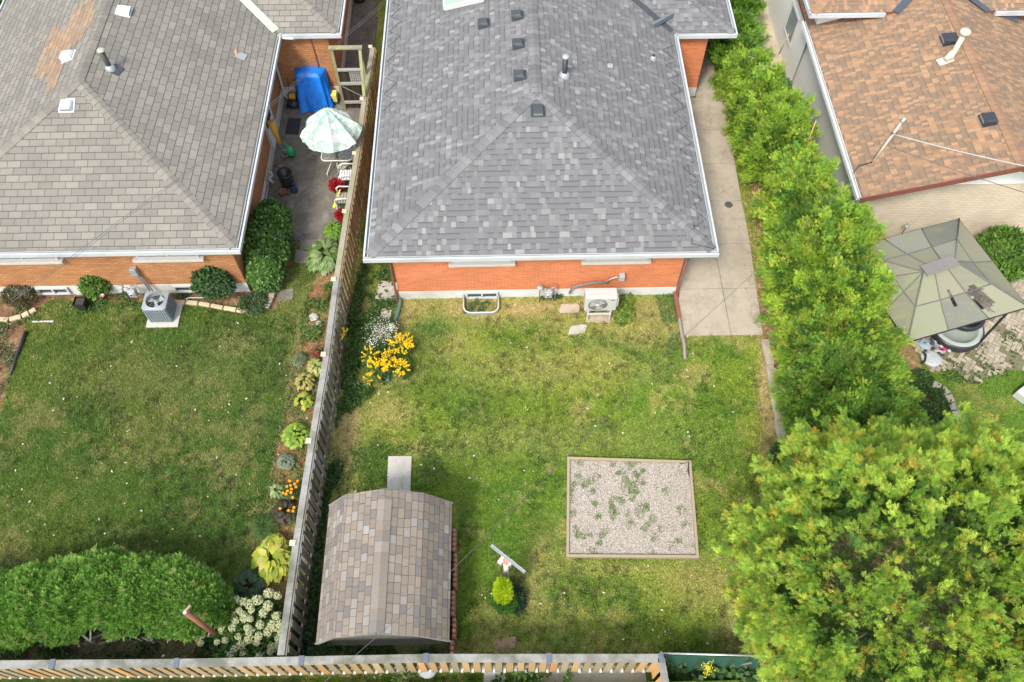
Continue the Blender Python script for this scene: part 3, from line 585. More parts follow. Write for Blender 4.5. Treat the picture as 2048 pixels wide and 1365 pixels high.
tp = [(.192, .180, .158), (.205, .192, .167), (.18, .169, .15), (.2, .187, .164)]
hipcap((-16.1, 13.6, ze), A2, tp, H2, fn=lh); hipcap((-7.1, 13.58, ze), A2, tp, H2, fn=lh); r_ = hipcap(A2, (-11.62, 30.5, 4.4), tp, H2, fn=lambda x, y: 4.4-K2*abs(x+11.62)); r_.name = 'ridge_cap'
hipcap((X2-.03, Y2+.03, ze), (X2-4.57, Y2+4.57, 4.4), tp, H2, fn=lambda x, y: 2.74+K2*min(X2-x, y-Y2))
gutter((-16.3, 13.52, ze-.01), (-6.93, 13.52, ze-.01), (0, -1, 0), H2); gutter((-7.05, 13.52, ze-.01), (-7.05, Y2, ze-.01), (1, 0, 0), H2); gutter((-7.04, Y2, ze-.01), (X2+.1, Y2, ze-.01), (0, -1, 0), H2); gutter((X2, Y2-.1, ze-.01), (X2, 31, ze-.01), (1, 0, 0), H2); gutter((-16.19, 13.4, ze-.01), (-16.19, 31, ze-.01), (-1, 0, 0), H2)
MB().bar((-7.1, Y2+.05, ze+.05), (-11.4, Y2+4.35, 4.4), .26, .02).build('valley_flashing', mat('pale_green_metal', (.42, .46, .38), .5, .1, 3), H2)
for px, py, kd in ((248, 24, (1, 0)), (137, 114, (-1, 0)), (134, 212, (0, -1))):
    roofbox(GR(px, py, lh), kd, H2, w=.34, h=.15, m=mat('pale_grey_metal', (.58, .60, .62), .5, .08, 5), slope=K2)
pipe(GR(221, 138, lh), .60, .07, H2, black, mat('aged_cap', (.35, .35, .28), .6, .2), 'flue_pipe', 1.6); pipe(GR(473, 108, lh), .14, .045, H2, mat('copper_pipe', (.45, .24, .10), .5), None, 'plumbing_vent', base=False)
MB().bar(GR(223, 137, lh)+Vector((0, 0, .02)), GR(243, 146, lh)+Vector((0, 0, .02)), .34, .01).build('flashing', dkmetal, H2); MB().bar(GR(472, 109, lh)+Vector((0, 0, .02)), GR(492, 117, lh)+Vector((0, 0, .02)), .26, .01).build('flashing', greymetal, H2)
# exposed orange patch of older shingles on the west slope: loose tabs lying on the roof
mb = MB(); patch = [(168, 0), (192, 0), (190, 35), (172, 62), (150, 92), (140, 100), (125, 140), (100, 190), (92, 186), (100, 140), (88, 150), (70, 155), (75, 135), (88, 95), (102, 60), (118, 52), (142, 45), (150, 20)]
for i in range(52):
    for j in range(30):
        y0 = 17.2+i*.30+(j % 2)*.15; x0 = -15.5+j*.155; xm, ym = x0+.08, y0+.15
        if xm > -11.75: continue
        px, py = PX([[xm, ym, lh(xm, ym)]]); px, py = float(px[0]), float(py[0])
        if inpoly(np.array([px]), np.array([py]), patch)[0] and random.random() > .05:
            k = random.uniform(.82, 1.15); cc = (.27*k, .19*k, .13*k) if random.random() > .16 else (.24, .20, .15)
            zz = [lh(x, y)+.006 for x, y in ((x0, y0), (x0+.15, y0), (x0+.15, y0+.292), (x0, y0+.292))]
            mb.add([(x0, y0, zz[0]), (x0+.15, y0, zz[1]+.003), (x0+.15, y0+.292, zz[2]+.003), (x0, y0+.292, zz[3])], [(0, 1, 2, 3)], col=cc)
mb.build('worn_shingle_patch', capm, H2)
xa, xb = G(262, 518, 2.05).x, G(388, 518, 2.05).x; window(xa, xb, 14.04, 1.76, 2.60, H2, panes=2)
xa, xb = -15.2, G(103, 518, 2.05).x; window(xa, xb, 14.04, 1.76, 2.60, H2, panes=3)
for a_, b_2 in ((74, 137), (347, 424)):
    xa, xb = G(a_, 585, .25).x, G(b_2, 585, .25).x; window(xa, xb, 14.025, .08, .40, H2, sill=False, nm='basement_window')
# east wall: doors, side windows
def eastwin(y0, y1, z0, z1, nm, frame=.06, x=-7.50, m=glass, pan=1):
    mb = MB(); mb.box(x-.03, y0, z0, x+.05, y1, z0+frame); mb.box(x-.03, y0, z1-frame, x+.05, y1, z1); mb.box(x-.028, y0, z0+frame, x+.052, y0+frame, z1-frame); mb.box(x-.028, y1-frame, z0+frame, x+.052, y1, z1-frame)
    o = mb.build(nm, white, H2); MB().box(x-.01, y0+frame*.8, z0+frame*.8, x+.02, y1-frame*.8, z1-frame*.8).build('pane', m, o); return o
d_ = eastwin(19.5, 20.5, .1, 2.15, 'side_door', .08, m=mat('door_white', (.7, .74, .78), .4, .05)); MB().box(-7.475, 19.68, 1.0, -7.455, 20.32, 2.0).build('door_glass', glass, d_)
eastwin(17.2, 18.0, .12, .40, 'basement_window', x=-7.485); eastwin(16.2, 17.1, .10, .42, 'basement_window', x=-7.485)
MB().tube([(-7.43, 22.2, 2.6), (-7.43, 22.2, 1.2), (-7.43, 22.15, .2), (-7.3, 22.05, .08)], .045, 8).build('downspout', white, H2)
MB().tube([(-6.95, 22.03, 2.65), (-6.6, 22.02, 2.62), (-6.5, 22.1, 2.55), (-6.62, 22.2, 2.45)], .05, 8).build('gutter_outlet', white, H2)
MB().tube([(-6.1, 22.27, 2.6), (-6.05, 22.27, 1.4), (-6.1, 22.27, .5)], .02, 6).build('cable_conduit', rust, H2)
mb = MB(); mb.box(-7.2, 18.5, .03, -7.0, 18.9, .05); pass
# ---------------------------------------------------------------- right house
K3 = 1.16/3.86
H3 = thing('gabled_house', 'white house with a brown shingle gable roof at the upper right', 'house', (13, 20, 0))
xw, xr, ys = 9.94, 13.8, 14.9; xe = 2*xr-xw
def rh(x, y): return 2.74+K3*min(x-xw, xe-x)
shell([(10.30, 15.68), (17.3, 15.68), (17.3, 31), (10.30, 31)], -.1, 2.62).build('wall', offw, H3)
# south wall: cream brick up to the eave height, white siding in the gable
MB().box(10.29, 15.60, -.1, 17.31, 15.69, 2.42).build('brick_wall', br_c, H3)
MB().prism([(10.3, 15.62), (17.3, 15.62), (17.3, 15.68), (10.3, 15.68)], 2.425, 2.7).add([(10.3, 15.62, 2.70), (17.3, 15.62, 2.70), (xr, 15.62, 3.82)], [(0, 1, 2)]).build('gable_siding', mat('white_siding', (.8, .8, .78), .5, .05), H3)
rf = MB(); T = .02
rf.add([(xw, ys, ze), (xr, ys, 3.9), (xr, 30, 3.9), (xw, 30, ze)], [(0, 1, 2, 3)]); rf.add([(xr, ys, 3.9), (xe, ys, ze), (xe, 30, ze), (xr, 30, 3.9)], [(0, 1, 2, 3)])
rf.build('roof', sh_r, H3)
brn = mat('brown_fascia', (.17, .06, .045), .5, .15)
MB().bar((xw-.03, ys-.015, ze-.085), (xr, ys-.015, 3.9-.085), .03, .17).bar((xr, ys-.014, 3.9-.085), (xe+.03, ys-.014, ze-.085), .03, .17).build('rake_board', brn, H3)
MB().add([(xw, ys, ze-.10), (xr, ys, 3.80), (xr, 15.62, 3.80), (xw, 15.62, ze-.10)], [(3, 2, 1, 0)]).add([(xr, ys, 3.80), (xe, ys, ze-.1), (xe, 15.62, ze-.1), (xr, 15.62, 3.80)], [(3, 2, 1, 0)]).build('soffit', brn, H3)
MB().add([(xw, 15.62, 2.62), (10.3, 15.62, 2.62), (10.3, 30, 2.62), (xw, 30, 2.62)], [(3, 2, 1, 0)]).build('eave_soffit', brn, H3)
gutter((xw, ys+.02, ze-.01), (xw, 22.4, ze-.01), (-1, 0, 0), H3, m=mat('weathered_gutter', (.62, .64, .62), .5, .12, 2))
bp = [(.27, .165, .105), (.25, .155, .10), (.285, .175, .11)]
r_ = hipcap((xr, ys, 3.9), (xr, 28, 3.9), bp, H3, fn=rh); r_.name = 'ridge_cap'
# higher north block with a hip roof running over the gable roof
zn = 3.52; xs0, yn = 9.78, 21.75
hn = lambda x, y: zn+K3*min(x-xs0, y-yn)
x4, x5 = xr-1.35, xr+1.35; x6 = 2*xr-xs0
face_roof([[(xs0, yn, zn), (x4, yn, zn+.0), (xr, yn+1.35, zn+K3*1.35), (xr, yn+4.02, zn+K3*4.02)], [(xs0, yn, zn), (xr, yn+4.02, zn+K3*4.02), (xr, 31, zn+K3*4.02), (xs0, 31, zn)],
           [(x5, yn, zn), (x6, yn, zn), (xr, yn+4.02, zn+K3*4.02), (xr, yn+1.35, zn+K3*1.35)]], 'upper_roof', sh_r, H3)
ur = hipcap((xs0, yn, zn), (xr, yn+4.02, zn+K3*4.02), bp, H3, fn=hn)
MB().box(10.2, yn+.35, 2.6, 12.3, yn+.6, zn-.05).add([(10.2, yn+.6, 0), (10.2, 31, 0), (10.2, 31, zn), (10.2, yn+.6, zn)], [(3, 2, 1, 0)]).build('upper_wall', offw, H3)
MB().box(xs0, yn, zn-.18, x4-.35, yn+.35, zn-.155).box(xs0+.001, yn+.35, zn-.18, 10.2, 31, zn-.155).build('upper_soffit', brn, H3)
MB().bar((xs0, yn+.012, zn-.09), (x4-.1, yn+.012, zn-.09), .03, .17).bar((x5+.1, yn+.012, zn-.09), (x6, yn+.012, zn-.09), .03, .17).build('fascia', brn, H3)
gutter((xs0-.1, yn, zn-.01), (x4-.4, yn, zn-.01), (0, -1, 0), H3, w=.10); gutter((xs0, yn-.1, zn-.01), (xs0, 31, zn-.01), (-1, 0, 0), H3, w=.10); gutter((x5+.35, yn, zn-.01), (x6, yn, zn-.01), (0, -1, 0), H3, w=.10)
flm = mat('slate_flashing', (.055, .07, .095), .45, .25)
MB().bar((x4-.1, yn-.05, zn+.02), (xr-.1, yn+1.25, zn+K3*1.35+.04), .22, .02).bar((x5+.1, yn-.05, zn+.02), (xr+.1, yn+1.25, zn+K3*1.35+.04), .22, .02).build('valley_flashing', flm, H3)
MB().bar(GR(1970, 17, rh)+Vector((0, 0, .03)), GR(2034, 42, rh)+Vector((0, 0, .03)), .26, .03).build('valley_flashing', flm, H3)
for px, py in ((1898, 80), (1978, 240)): roofbox(GR(px, py, rh), (-1, 0), H3, w=.38, h=.17, m=mat('charcoal_plastic', (.03, .035, .045), .35, .2), slope=K3)
p = GR(1896, 122, rh); cream = mat('cream_paint', (.50, .46, .38), .6, .12, 6, stain=(.5, .42, .32))
MB().tube([p+Vector((-.1, 0, .05)), p+Vector((-.02, .02, .14)), p+Vector((.04, .02, .3))], .09, 10).lathe(p+Vector((.05, .02, 0)), [(.075, .1), (.075, .95), (.065, .95), (.06, .8)]).lathe(p+Vector((.05, .02, 0)), [(.08, .93), (.15, .95), (.15, 1.02), (.1, 1.06), (.01, 1.065)]).build('flue_pipe', cream, H3)
MB().bar(p+Vector((-.28, -.02, -.06)), p+Vector((.12, .05, .06)), .26, .02).build('flashing', cream, H3)
eastx = 10.295
mb = MB(); mb.box(10.18, 23.5, .9, 10.22, 24.4, 1.9); w_ = mb.build('side_window', mat('window_grey', (.2, .24, .24), .2), H3); MB().box(10.15, 23.42, .82, 10.19, 24.48, .9).box(10.15, 23.42, 1.9, 10.19, 24.48, 1.98).box(10.152, 23.42, .9, 10.19, 23.5, 1.9).box(10.152, 24.4, .9, 10.19, 24.48, 1.9).build('frame', white, w_)
# ================================================================ FENCES
wood_g = mat_wood('weathered_grey_wood', (.16, .15, .14), (.30, .29, .275), stain=(.15, .12, .085)); wood_cap = mat_wood('pale_weathered_wood', (.15, .15, .142), (.33, .325, .305), stain=(.12, .125, .10), s=.6); tanw = mat_wood('fresh_tan_wood', (.66, .50, .34), (.78, .62, .44))
wood_b = mat_wood('brown_weathered_wood', (.20, .14, .075), (.33, .26, .16)); wood_o = mat_wood('amber_cedar_wood', (.30, .25, .17), (.46, .38, .26), s=.7)
wood_moss = mat_wood('mossy_wood', (.22, .20, .16), (.34, .32, .26), stain=(.22, .22, .12))
F1 = thing('wooden_fence', 'long weathered grey board fence with gaps running between the two back yards', 'fence', (-4.6, 13, 0))
capx = lambda y: np.interp(y, [3.0, 5.9, 8.45, 10.91, 13.32, 15.75, 18.05, 20.43, 22.93], [-4.99, -4.94, -4.85, -4.73, -4.69, -4.60, -4.49, -4.44, -4.34])
caps_y = [5.9, 8.45, 10.91, 13.32, 15.75, 18.05, 20.43]; ends = [3.46]+caps_y+[22.9]
HF = 1.5
def grey(lo=.85, hi=1.1, tint=(1, 1, 1)): k = random.uniform(lo, hi); return tuple(k*t for t in tint)
for i in range(len(ends)-1):
    y0, y1 = ends[i], ends[i+1]; old = y0 > 12.5; m = wood_b if old else wood_g
    a = Vector((capx(y0)+.09, y0, HF)); b = Vector((capx(y1)+.09, y1, HF))
    mb = MB(); mb.bar(a, b, .15, .035, col=grey(1.0, 1.15)); p_ = mb.build('top_cap', wood_cap if not old else wood_moss, F1)
    o = Vector((.10, 0, 0)); MB().bar(a+o+Vector((0, 0, -.07)), b+o+Vector((0, 0, -.07)), .035, .10, col=grey(.9, 1.05)).bar(a+o+Vector((0, 0, -1.15)), b+o+Vector((0, 0, -1.15)), .035, .09).build('rail', m, F1)
    mb = MB(); n = int(round((y1-y0)/.262))
    for j in range(n):
        y = y0+(j+.5)*(y1-y0)/n; x = capx(y)+.09; c = grey(.75, 1.25, (1, random.uniform(.94, 1), random.uniform(.86, 1)))
        mb.box(x+.125, y-.075, .04, x+.145, y+.075, HF-.03-random.random()*.02, col=c)
        mb.box(x-.03, y+.056-.0, .04, x-.012, y+.206, HF-.03, col=grey(.7, 1.1)) if j < n-1 else None
    mb.build('board_panel', m, F1)
for y in caps_y+[22.93]:
    x = capx(y)+.02; pst = MB().box(x-.045, y-.045, 0, x+.045, y+.045, HF+.03).build('post', wood_g if y < 12 else wood_b, F1)
    MB().box(x-.065, y-.065, HF+.03, x+.065, y+.065, HF+.05).add([(x-.06, y-.06, HF+.05), (x+.06, y-.06, HF+.05), (x+.06, y+.06, HF+.05), (x-.06, y+.06, HF+.05), (x, y, HF+.09)], [(0, 1, 4), (1, 2, 4), (2, 3, 4), (3, 0, 4)]).build('post_cap', tanw, pst)
# back fence
F2 = thing('wooden_fence', 'amber and grey board fence with a pale top plank along the bottom edge', 'fence', (-4, 3, 0))
by = lambda px, py: G(px, py, 1.5)
pc = [G(-120, 1331, 1.5)]+[G(a, b, 1.5) for a, b in ((105, 1329), (353, 1327), (603, 1322), (852, 1317), (1098, 1317), (1322, 1317))]
slate = mat('slate_cap', (.10, .12, .16), .6, .2)
for i in range(6):
    a, b = pc[i], pc[i+1]; d = (b-a).normalized(); nn = Vector((d.y, -d.x, 0))
    MB().bar(a, b, .17, .035, col=grey(1, 1.2)).build('top_cap', wood_cap, F2)
    MB().bar(a+nn*.05+Vector((0, 0, -.75)), b+nn*.05+Vector((0, 0, -.75)), .04, .09).bar(a+nn*.05+Vector((0, 0, -.08)), b+nn*.05+Vector((0, 0, -.08)), .04, .09).build('rail', wood_g, F2)
    L = (b-a).length; n = int(round(L/.235)); mb = MB()
    for j in range(n):
        p = a+d*((j+.5)*L/n); p.z = 0; q = random.random(); r_ = .0 if a.x < -4 else .25
        c = (1.12, .74, .44) if q < .13 else ((.98, .80, .58) if q < .33+r_ else ((.90, .80, .64) if q < .65 else (.68, .68, .63))); k = random.uniform(.85, 1.12); c = tuple(min(t*k, 2.4) for t in c)
        zb = .36; off = nn*.085
        w_ = .145+random.uniform(-.006, .01)
        mb.bar(p+off+Vector((0, 0, zb)), p+off+Vector((0, 0, 1.46-random.random()*.015)), w_, .02, up=nn, col=c)
        if j < n-1: p2 = p+d*(.5*L/n)-nn*.04; mb.bar(p2+Vector((0, 0, zb)), p2+Vector((0, 0, 1.45)), .14, .02, up=nn, col=grey(.8, 1.1))
    mb.build('board_panel', wood_o, F2)
    mb = MB()
    for j in range(n): p = a+d*((j+1)*L/n)+nn*.02; p.z = 0; mb.bar(p+Vector((0, 0, .40)), p+nn*.09+Vector((0, 0, .40)), .06, .06, col=(1, 1, 1))
    for q_ in range(0): pass
    mb.build('spacer_blocks', white, F2)['kind'] = 'stuff'
for i, p in enumerate(pc[1:]):
    MB().box(p.x-.05, p.y-.05, 0, p.x+.05, p.y+.05, 1.475).build('post', wood_g, F2); MB().box(p.x-.055, p.y-.10, 1.505, p.x+.055, p.y+.10, 1.535).build('post_cap', slate, F2)
e0 = pc[-1]; e1 = Vector((e0.x+.16, 1.2, 1.5))
MB().bar(e0, e1, .15, .035).build('top_cap', wood_cap, F2); mb = MB()
for j in range(7): p = e0+(e1-e0)*((j+.5)/7)+Vector((-.06, 0, 0)); mb.bar(p+Vector((0, 0, -1.1)), p+Vector((0, 0, -.04)), .2, .02, up=Vector((1, 0, 0)), col=(1.5, 1.1, .7))
mb.build('board_panel', wood_o, F2)
# green mesh chain-link fence to the right
F3 = thing('chain_link_fence', 'low wire fence with green privacy mesh and silver top rail', 'fence', (4.5, 3.1, 0))
a = G(1322, 1307, 1.15); b = G(1600, 1314, 1.15)
MB().tube([a, b], .022, 8).build('top_rail', galv, F3); 
for p in (a, b): MB().tube([(p.x, p.y, 0), (p.x, p.y, 1.17)], .03, 8).lathe((p.x, p.y, 1.17), [(.038, 0), (.036, .03), (.02, .05), (.001, .055)], 8).build('post', galv, F3)
mb = MB(); n = 60; z_ = [1.13, .9, .6, .3, .02]
vs = [(a.x+(b.x-a.x)*i/n, a.y+(b.y-a.y)*i/n-.03-.02*math.sin(i*.9)*j-.05*j*(.5+.2*random.random()), z) for j, z in enumerate(z_) for i in range(n+1)]
mb.add(vs, [(j*(n+1)+i, j*(n+1)+i+1, (j+1)*(n+1)+i+1, (j+1)*(n+1)+i) for j in range(4) for i in range(n)], True); mb.build('privacy_mesh', mat('green_mesh', (.018, .075, .05), .7, .4, 8), F3)
MB().bar(G(1500, 1312, 1.0)+Vector((0, -.15, 0)), G(1478, 1330, .6), .03, .03).build('brace', wood_g, F3)
# ================================================================ GATE
gt = thing('garden_gate', 'old mossy timber gate with dark pickets between the tan house and the fence', 'gate', (-5.0, 21.9, 0))
gx0, gx1, gy = G(690, 222).x+.02, -4.42, 21.6; mossw = mat_wood('mossy_frame', (.17, .15, .10), (.27, .24, .17), stain=(.28, .30, .12)); dkw = mat_wood('dark_pickets', (.022, .017, .013), (.06, .045, .032), s=1.5)
ZT = 2.55
MB().box(gx0-.06, gy-.05, 0, gx0+.03, gy+.05, ZT).build('post', mossw, gt); MB().box(gx1-.05, gy-.05, 0, gx1+.05, gy+.05, ZT).build('post', mossw, gt)
MB().box(gx0-.10, gy-.08, ZT+.002, gx1+.08, gy+.08, ZT+.05).build('top_beam', mossw, gt)
MB().bar((gx1, gy, ZT-.03), (-4.35, 20.5, 1.55), .09, .09).build('side_beam', mossw, gt)
for z in (1.72, 1.15, .35): MB().box(gx0+.035, gy-.11, z, gx1-.055, gy-.03, z+.07).build('rail', mat_wood('pale_rail', (.26, .26, .23), (.36, .36, .32)), gt)
mb = MB(); n = 12
for j in range(n):
    x = gx0+.04+(j+.5)*(gx1-gx0-.1)/n
    mb.box(x-.034, gy-.028, .12, x+.034, gy-.010, 1.78, col=grey(.6, 1.5))
mb.build('picket_panel', dkw, gt)
mb = MB(); x0, z0 = gx0+.40, 1.24
for k in range(6): mb.box(x0+k*.07, gy-.052, z0, x0+k*.07+.028, gy-.036, z0+.40); mb.box(x0-.01, gy-.060, z0+k*.075, x0+.39, gy-.053, z0+k*.075+.028)
mb.build('lattice_ornament', mat('lattice_grey', (.3, .31, .3), .7), gt)
MB().bar((gx0+.1, gy-.13, 1.12), (gx1-.1, gy-.13, .62), .02, .03).build('brace', galv, gt)
# ================================================================ SHED
SHP = [(-4.18, 1.45), (-3.70, 2.08), (-2.74, 2.40), (-1.90, 2.08), (-1.29, 1.45)]
SHM = [(.0, (.205, .175, .145)), (.35, (.18, .158, .135)), (.55, (.225, .195, .16)), (.70, (.155, .143, .135)), (.88, (.235, .22, .20)), (.97, (.27, .26, .24))]
sh_s = mat_shingle('driftwood_shingle', SHM, .155, .21, .9, .013, (.10, .08, .07))
D1 = thing('garden_shed', 'gambrel roofed shed with mottled brown and grey shingles beside the fence', 'shed', (-2.74, 5.25, 0))
y0, y1 = 3.68, 6.84; mb = MB()
for i in range(4):
    p, q = SHP[i], SHP[i+1]; ex = 0
    for s in range(1): mb.add([(p[0], y0, p[1]), (q[0], y0, q[1]), (q[0], y1, q[1]), (p[0], y1, p[1])], [(0, 1, 2, 3)] if True else [])
ro = mb.build('roof', sh_s, D1)
for p in ro.data.polygons:
    pass
sm = ro.modifiers.new('thickness', 'SOLIDIFY'); sm.thickness = .03; sm.offset = -1
r_ = caps('ridge_cap', (-2.74, y0+.02, 2.40), (-2.74, y1-.2, 2.40), (-1, 0, -.33), (1, 0, -.38), [(.20, .175, .15), (.18, .17, .158), (.22, .195, .17), (.21, .178, .15)], D1, w=.16, step=.24)
w_in = [(-4.05, 0), (-4.05, 1.5), (-3.62, 2.02), (-2.74, 2.33), (-1.98, 2.02), (-1.42, 1.5), (-1.42, 0)]
mb = MB(); n = len(w_in); mb.add([(x, y0+.22, z) for x, z in w_in]+[(x, y1-.22, z) for x, z in w_in], [list(range(n)), list(range(n, 2*n))[::-1]]+[(i, n+i, n+(i+1) % n, (i+1) % n) for i in (0, 5)]); mb.build('wall', mat('shed_wall', (.16, .17, .15), .8, .2), D1)
mb = MB()
for y in (y0+.015, y1-.015):
    for i in range(4): mb.bar((SHP[i][0], y, SHP[i][1]-.06), (SHP[i+1][0], y, SHP[i+1][1]-.06), .025, .08)
mb.build('bargeboard', mat('grey_trim', (.2, .21, .2), .7), D1)
# scalloped terracotta edging beside the shed
mbp = []; ys_ = [(6.55, 5.98), (5.93, 5.12), (5.05, 4.45), (4.42, 3.95), (3.92, 3.45)]
for i, (a, b) in enumerate(ys_):
    mb = MB(); n = int((a-b)/.105); x = -1.30+.035*(i % 2); z = .42
    L = (a-b)/n; prof = []
    for k in range(n): yk = b+k*L; mb.lathe((x, yk+L/2, z-.02), [(L*.5, -.35), (L*.5, 0), (L*.38, .04), (L*.15, .06), (.001, .062)], 10, col=None)
    mb.box(x-.02, b+.01, .02, x+.02, a-.01, z-.03)
    o = mb.build('edging_block', mat('terracotta', (.42, .19, .145), .85, .2, 10), None); tag(o, ['scalloped terracotta edging block nearest the shed door slab', 'second scalloped terracotta edging block from the door end of the shed', 'middle scalloped terracotta edging block of the row beside the shed', 'scalloped terracotta edging block just beyond the middle, towards the back fence', 'scalloped terracotta edging block nearest the back fence'][i], 'edging', 'terracotta edging beside the shed')
    mbp.append(o)
# ================================================================ GRAVEL BED
q = [G(1134, 917), G(1381, 925), G(1397, 1119), G(1132, 1117)]
B1 = thing('gravel_bed', 'square timber framed bed of pale gravel with weeds in the lawn', 'garden bed', sum(q, Vector())/4)
tim = mat_wood('grey_tan_timber', (.26, .215, .145), (.38, .32, .225), s=1.0)
for i in range(4):
    a, b = q[i], q[(i+1) % 4]; d = (b-a).normalized(); nn = Vector((-d.y, d.x, 0)); e = .035 if i % 2 else 0; sgn = 1
    a2, b2 = a+d*e*2+Vector((0, 0, .045)), b-d*e*2+Vector((0, 0, .045)); MB().bar(a2+nn*(-.035), b2+nn*(-.035), .07, .16).build('frame_board', tim, B1, bevel=.008)
gm_, n_, b_ = newmat('pea_gravel'); tc_ = nd(n_, 'ShaderNodeTexCoord'); vo = nd(n_, 'ShaderNodeTexVoronoi'); vo.inputs['Scale'].default_value = 38; n_.links.new(tc_.outputs['Object'], vo.inputs['Vector'])
sx = nd(n_, 'ShaderNodeSeparateXYZ'); n_.links.new(vo.outputs['Color'], sx.inputs[0]); c_ = ramp(n_, sx.outputs[0], ((.1, (.24, .21, .19)), (.5, (.36, .33, .30)), (.9, (.48, .45, .42)))); c_ = mixc(n_, ramp(n_, vo.outputs['Distance'], ((.3, (0, 0, 0)), (.65, (.8, .8, .8)))), c_, (.2, .18, .15)); n_.links.new(c_, b_.inputs['Base Color']); b_.inputs['Roughness'].default_value = .9; bump(n_, b_, math_(n_, 'MULTIPLY', vo.outputs['Distance'], -1.), .012, 1)
cz = sum(q, Vector())/4; qi = [cz+(p-cz)*.975 for p in q]
bed = MB().add([(p.x, p.y, .045) for p in qi][::-1], [(0, 1, 2, 3)]).build('gravel_base', gm_, B1)
n = 42000; uu, vv = rng.random(n), rng.random(n); qa = np.array(qi); P_ = ((1-uu)*(1-vv))[:, None]*qa[0]+(uu*(1-vv))[:, None]*qa[1]+(uu*vv)[:, None]*qa[2]+((1-uu)*vv)[:, None]*qa[3]; P_[:, 2] = .05
sz = rng.uniform(.007, .014, n); octv = np.array([(1, 0, 0), (0, 1, 0), (-1, 0, 0), (0, -1, 0), (0, 0, .8), (0, 0, -.6)]); V_ = P_[:, None, :]+(octv*rng.uniform(.7, 1.3, (n, 6, 1)))*sz[:, None, None]
gc_ = pick([(.40, .36, .32, 4), (.50, .47, .43, 3), (.27, .235, .205, 2), (.38, .30, .24, 1.3), (.16, .15, .145, .9)], n); F_ = (np.arange(n)[:, None, None]*6+np.array([(0, 1, 4), (1, 2, 4), (2, 3, 4), (3, 0, 4)])).reshape(-1, 3)
tag(npmesh('gravel', V_.reshape(-1, 3), F_, np.repeat(gc_, 6, 0), mat_attr('stoneattr', .9, .15, 60, .002), B1), kind='stuff')
MB().tube([G(1350, 925)+Vector((0, 0, .08)), G(1362, 930)+Vector((0, 0, .09)), G(1376, 928)+Vector((0, 0, .12)), G(1375, 945)+Vector((0, 0, .1)), G(1381, 962)+Vector((0, 0, .07))], .022, 6).build('liner_edge', black, B1)
# ================================================================ PLANTS
def weedpatch(pts, dens, L=(.04, .08), W=.6, pal=((.08, .16, .03, 1), (.05, .11, .025, 1)), z=.06, up=.5, wide=.13):
    Ps = []
    for p in pts: k = max(3, int(dens*random.uniform(.6, 1.4))); a = rng.random(k)*6.28; r = np.sqrt(rng.random(k))*wide*random.uniform(.6, 1.3); Ps.append(np.stack([p[0]+r*np.cos(a), p[1]+r*np.sin(a), np.full(k, z)+rng.random(k)*.03], 1))
    P = np.concatenate(Ps); n = len(P); D = norm(np.stack([rng.normal(size=n), rng.normal(size=n), rng.uniform(0, up*2, n)], 1)); N = norm(np.stack([rng.normal(size=n)*.4, rng.normal(size=n)*.4, np.ones(n)], 1)); l = rng.uniform(*L, n)
    return P, D, N, l, l*W, pick(pal, n, .25)
wp_ = [(1160, 925), (1250, 925), (1258, 935), (1272, 925), (1262, 915+15), (1245, 945), (1236, 948), (1275, 955), (1268, 950), (1252, 958), (1250, 968), (1262, 972), (1268, 970), (1284, 968), (1250, 985), (1262, 985), (1272, 986), (1226, 1000), (1238, 1004), (1244, 1003), (1222, 1012), (1223, 1022), (1230, 1028), (1226, 1035), (1253, 1032), (1292, 1014), (1278, 1018), (1280, 1030), (1293, 1020), (1303, 1040), (1295, 1052), (1288, 1060), (1170, 968), (1168, 975), (1185, 985), (1150, 1060), (1155, 1072), (1165, 1074), (1183, 1074), (1202, 1072), (1198, 1088), (1210, 1064), (1184, 1100+5), (1185, 1107), (1145, 1030), (1140, 1000), (1140, 985), (1370, 1050), (1356, 1085), (1390, 1095), (1308, 1078), (1148, 970), (1155, 955), (1180, 965), (1192, 957), (1190, 1010), (1195, 1035), (1258, 1050), (1225, 930), (1285, 945), (1264, 1000), (1330, 985), (1362, 1022), (1305, 1120-8), (1320, 1060), (1340, 1095)]
l_ = leafy('weeds', *weedpatch([tuple(G(*w)) for w in wp_], 48, (.025, .06), .35, ((.12, .24, .045, 1), (.17, .28, .07, 1), (.2, .19, .08, .4)), .06, .5, .105), parent=B1); tag(l_, kind='stuff')
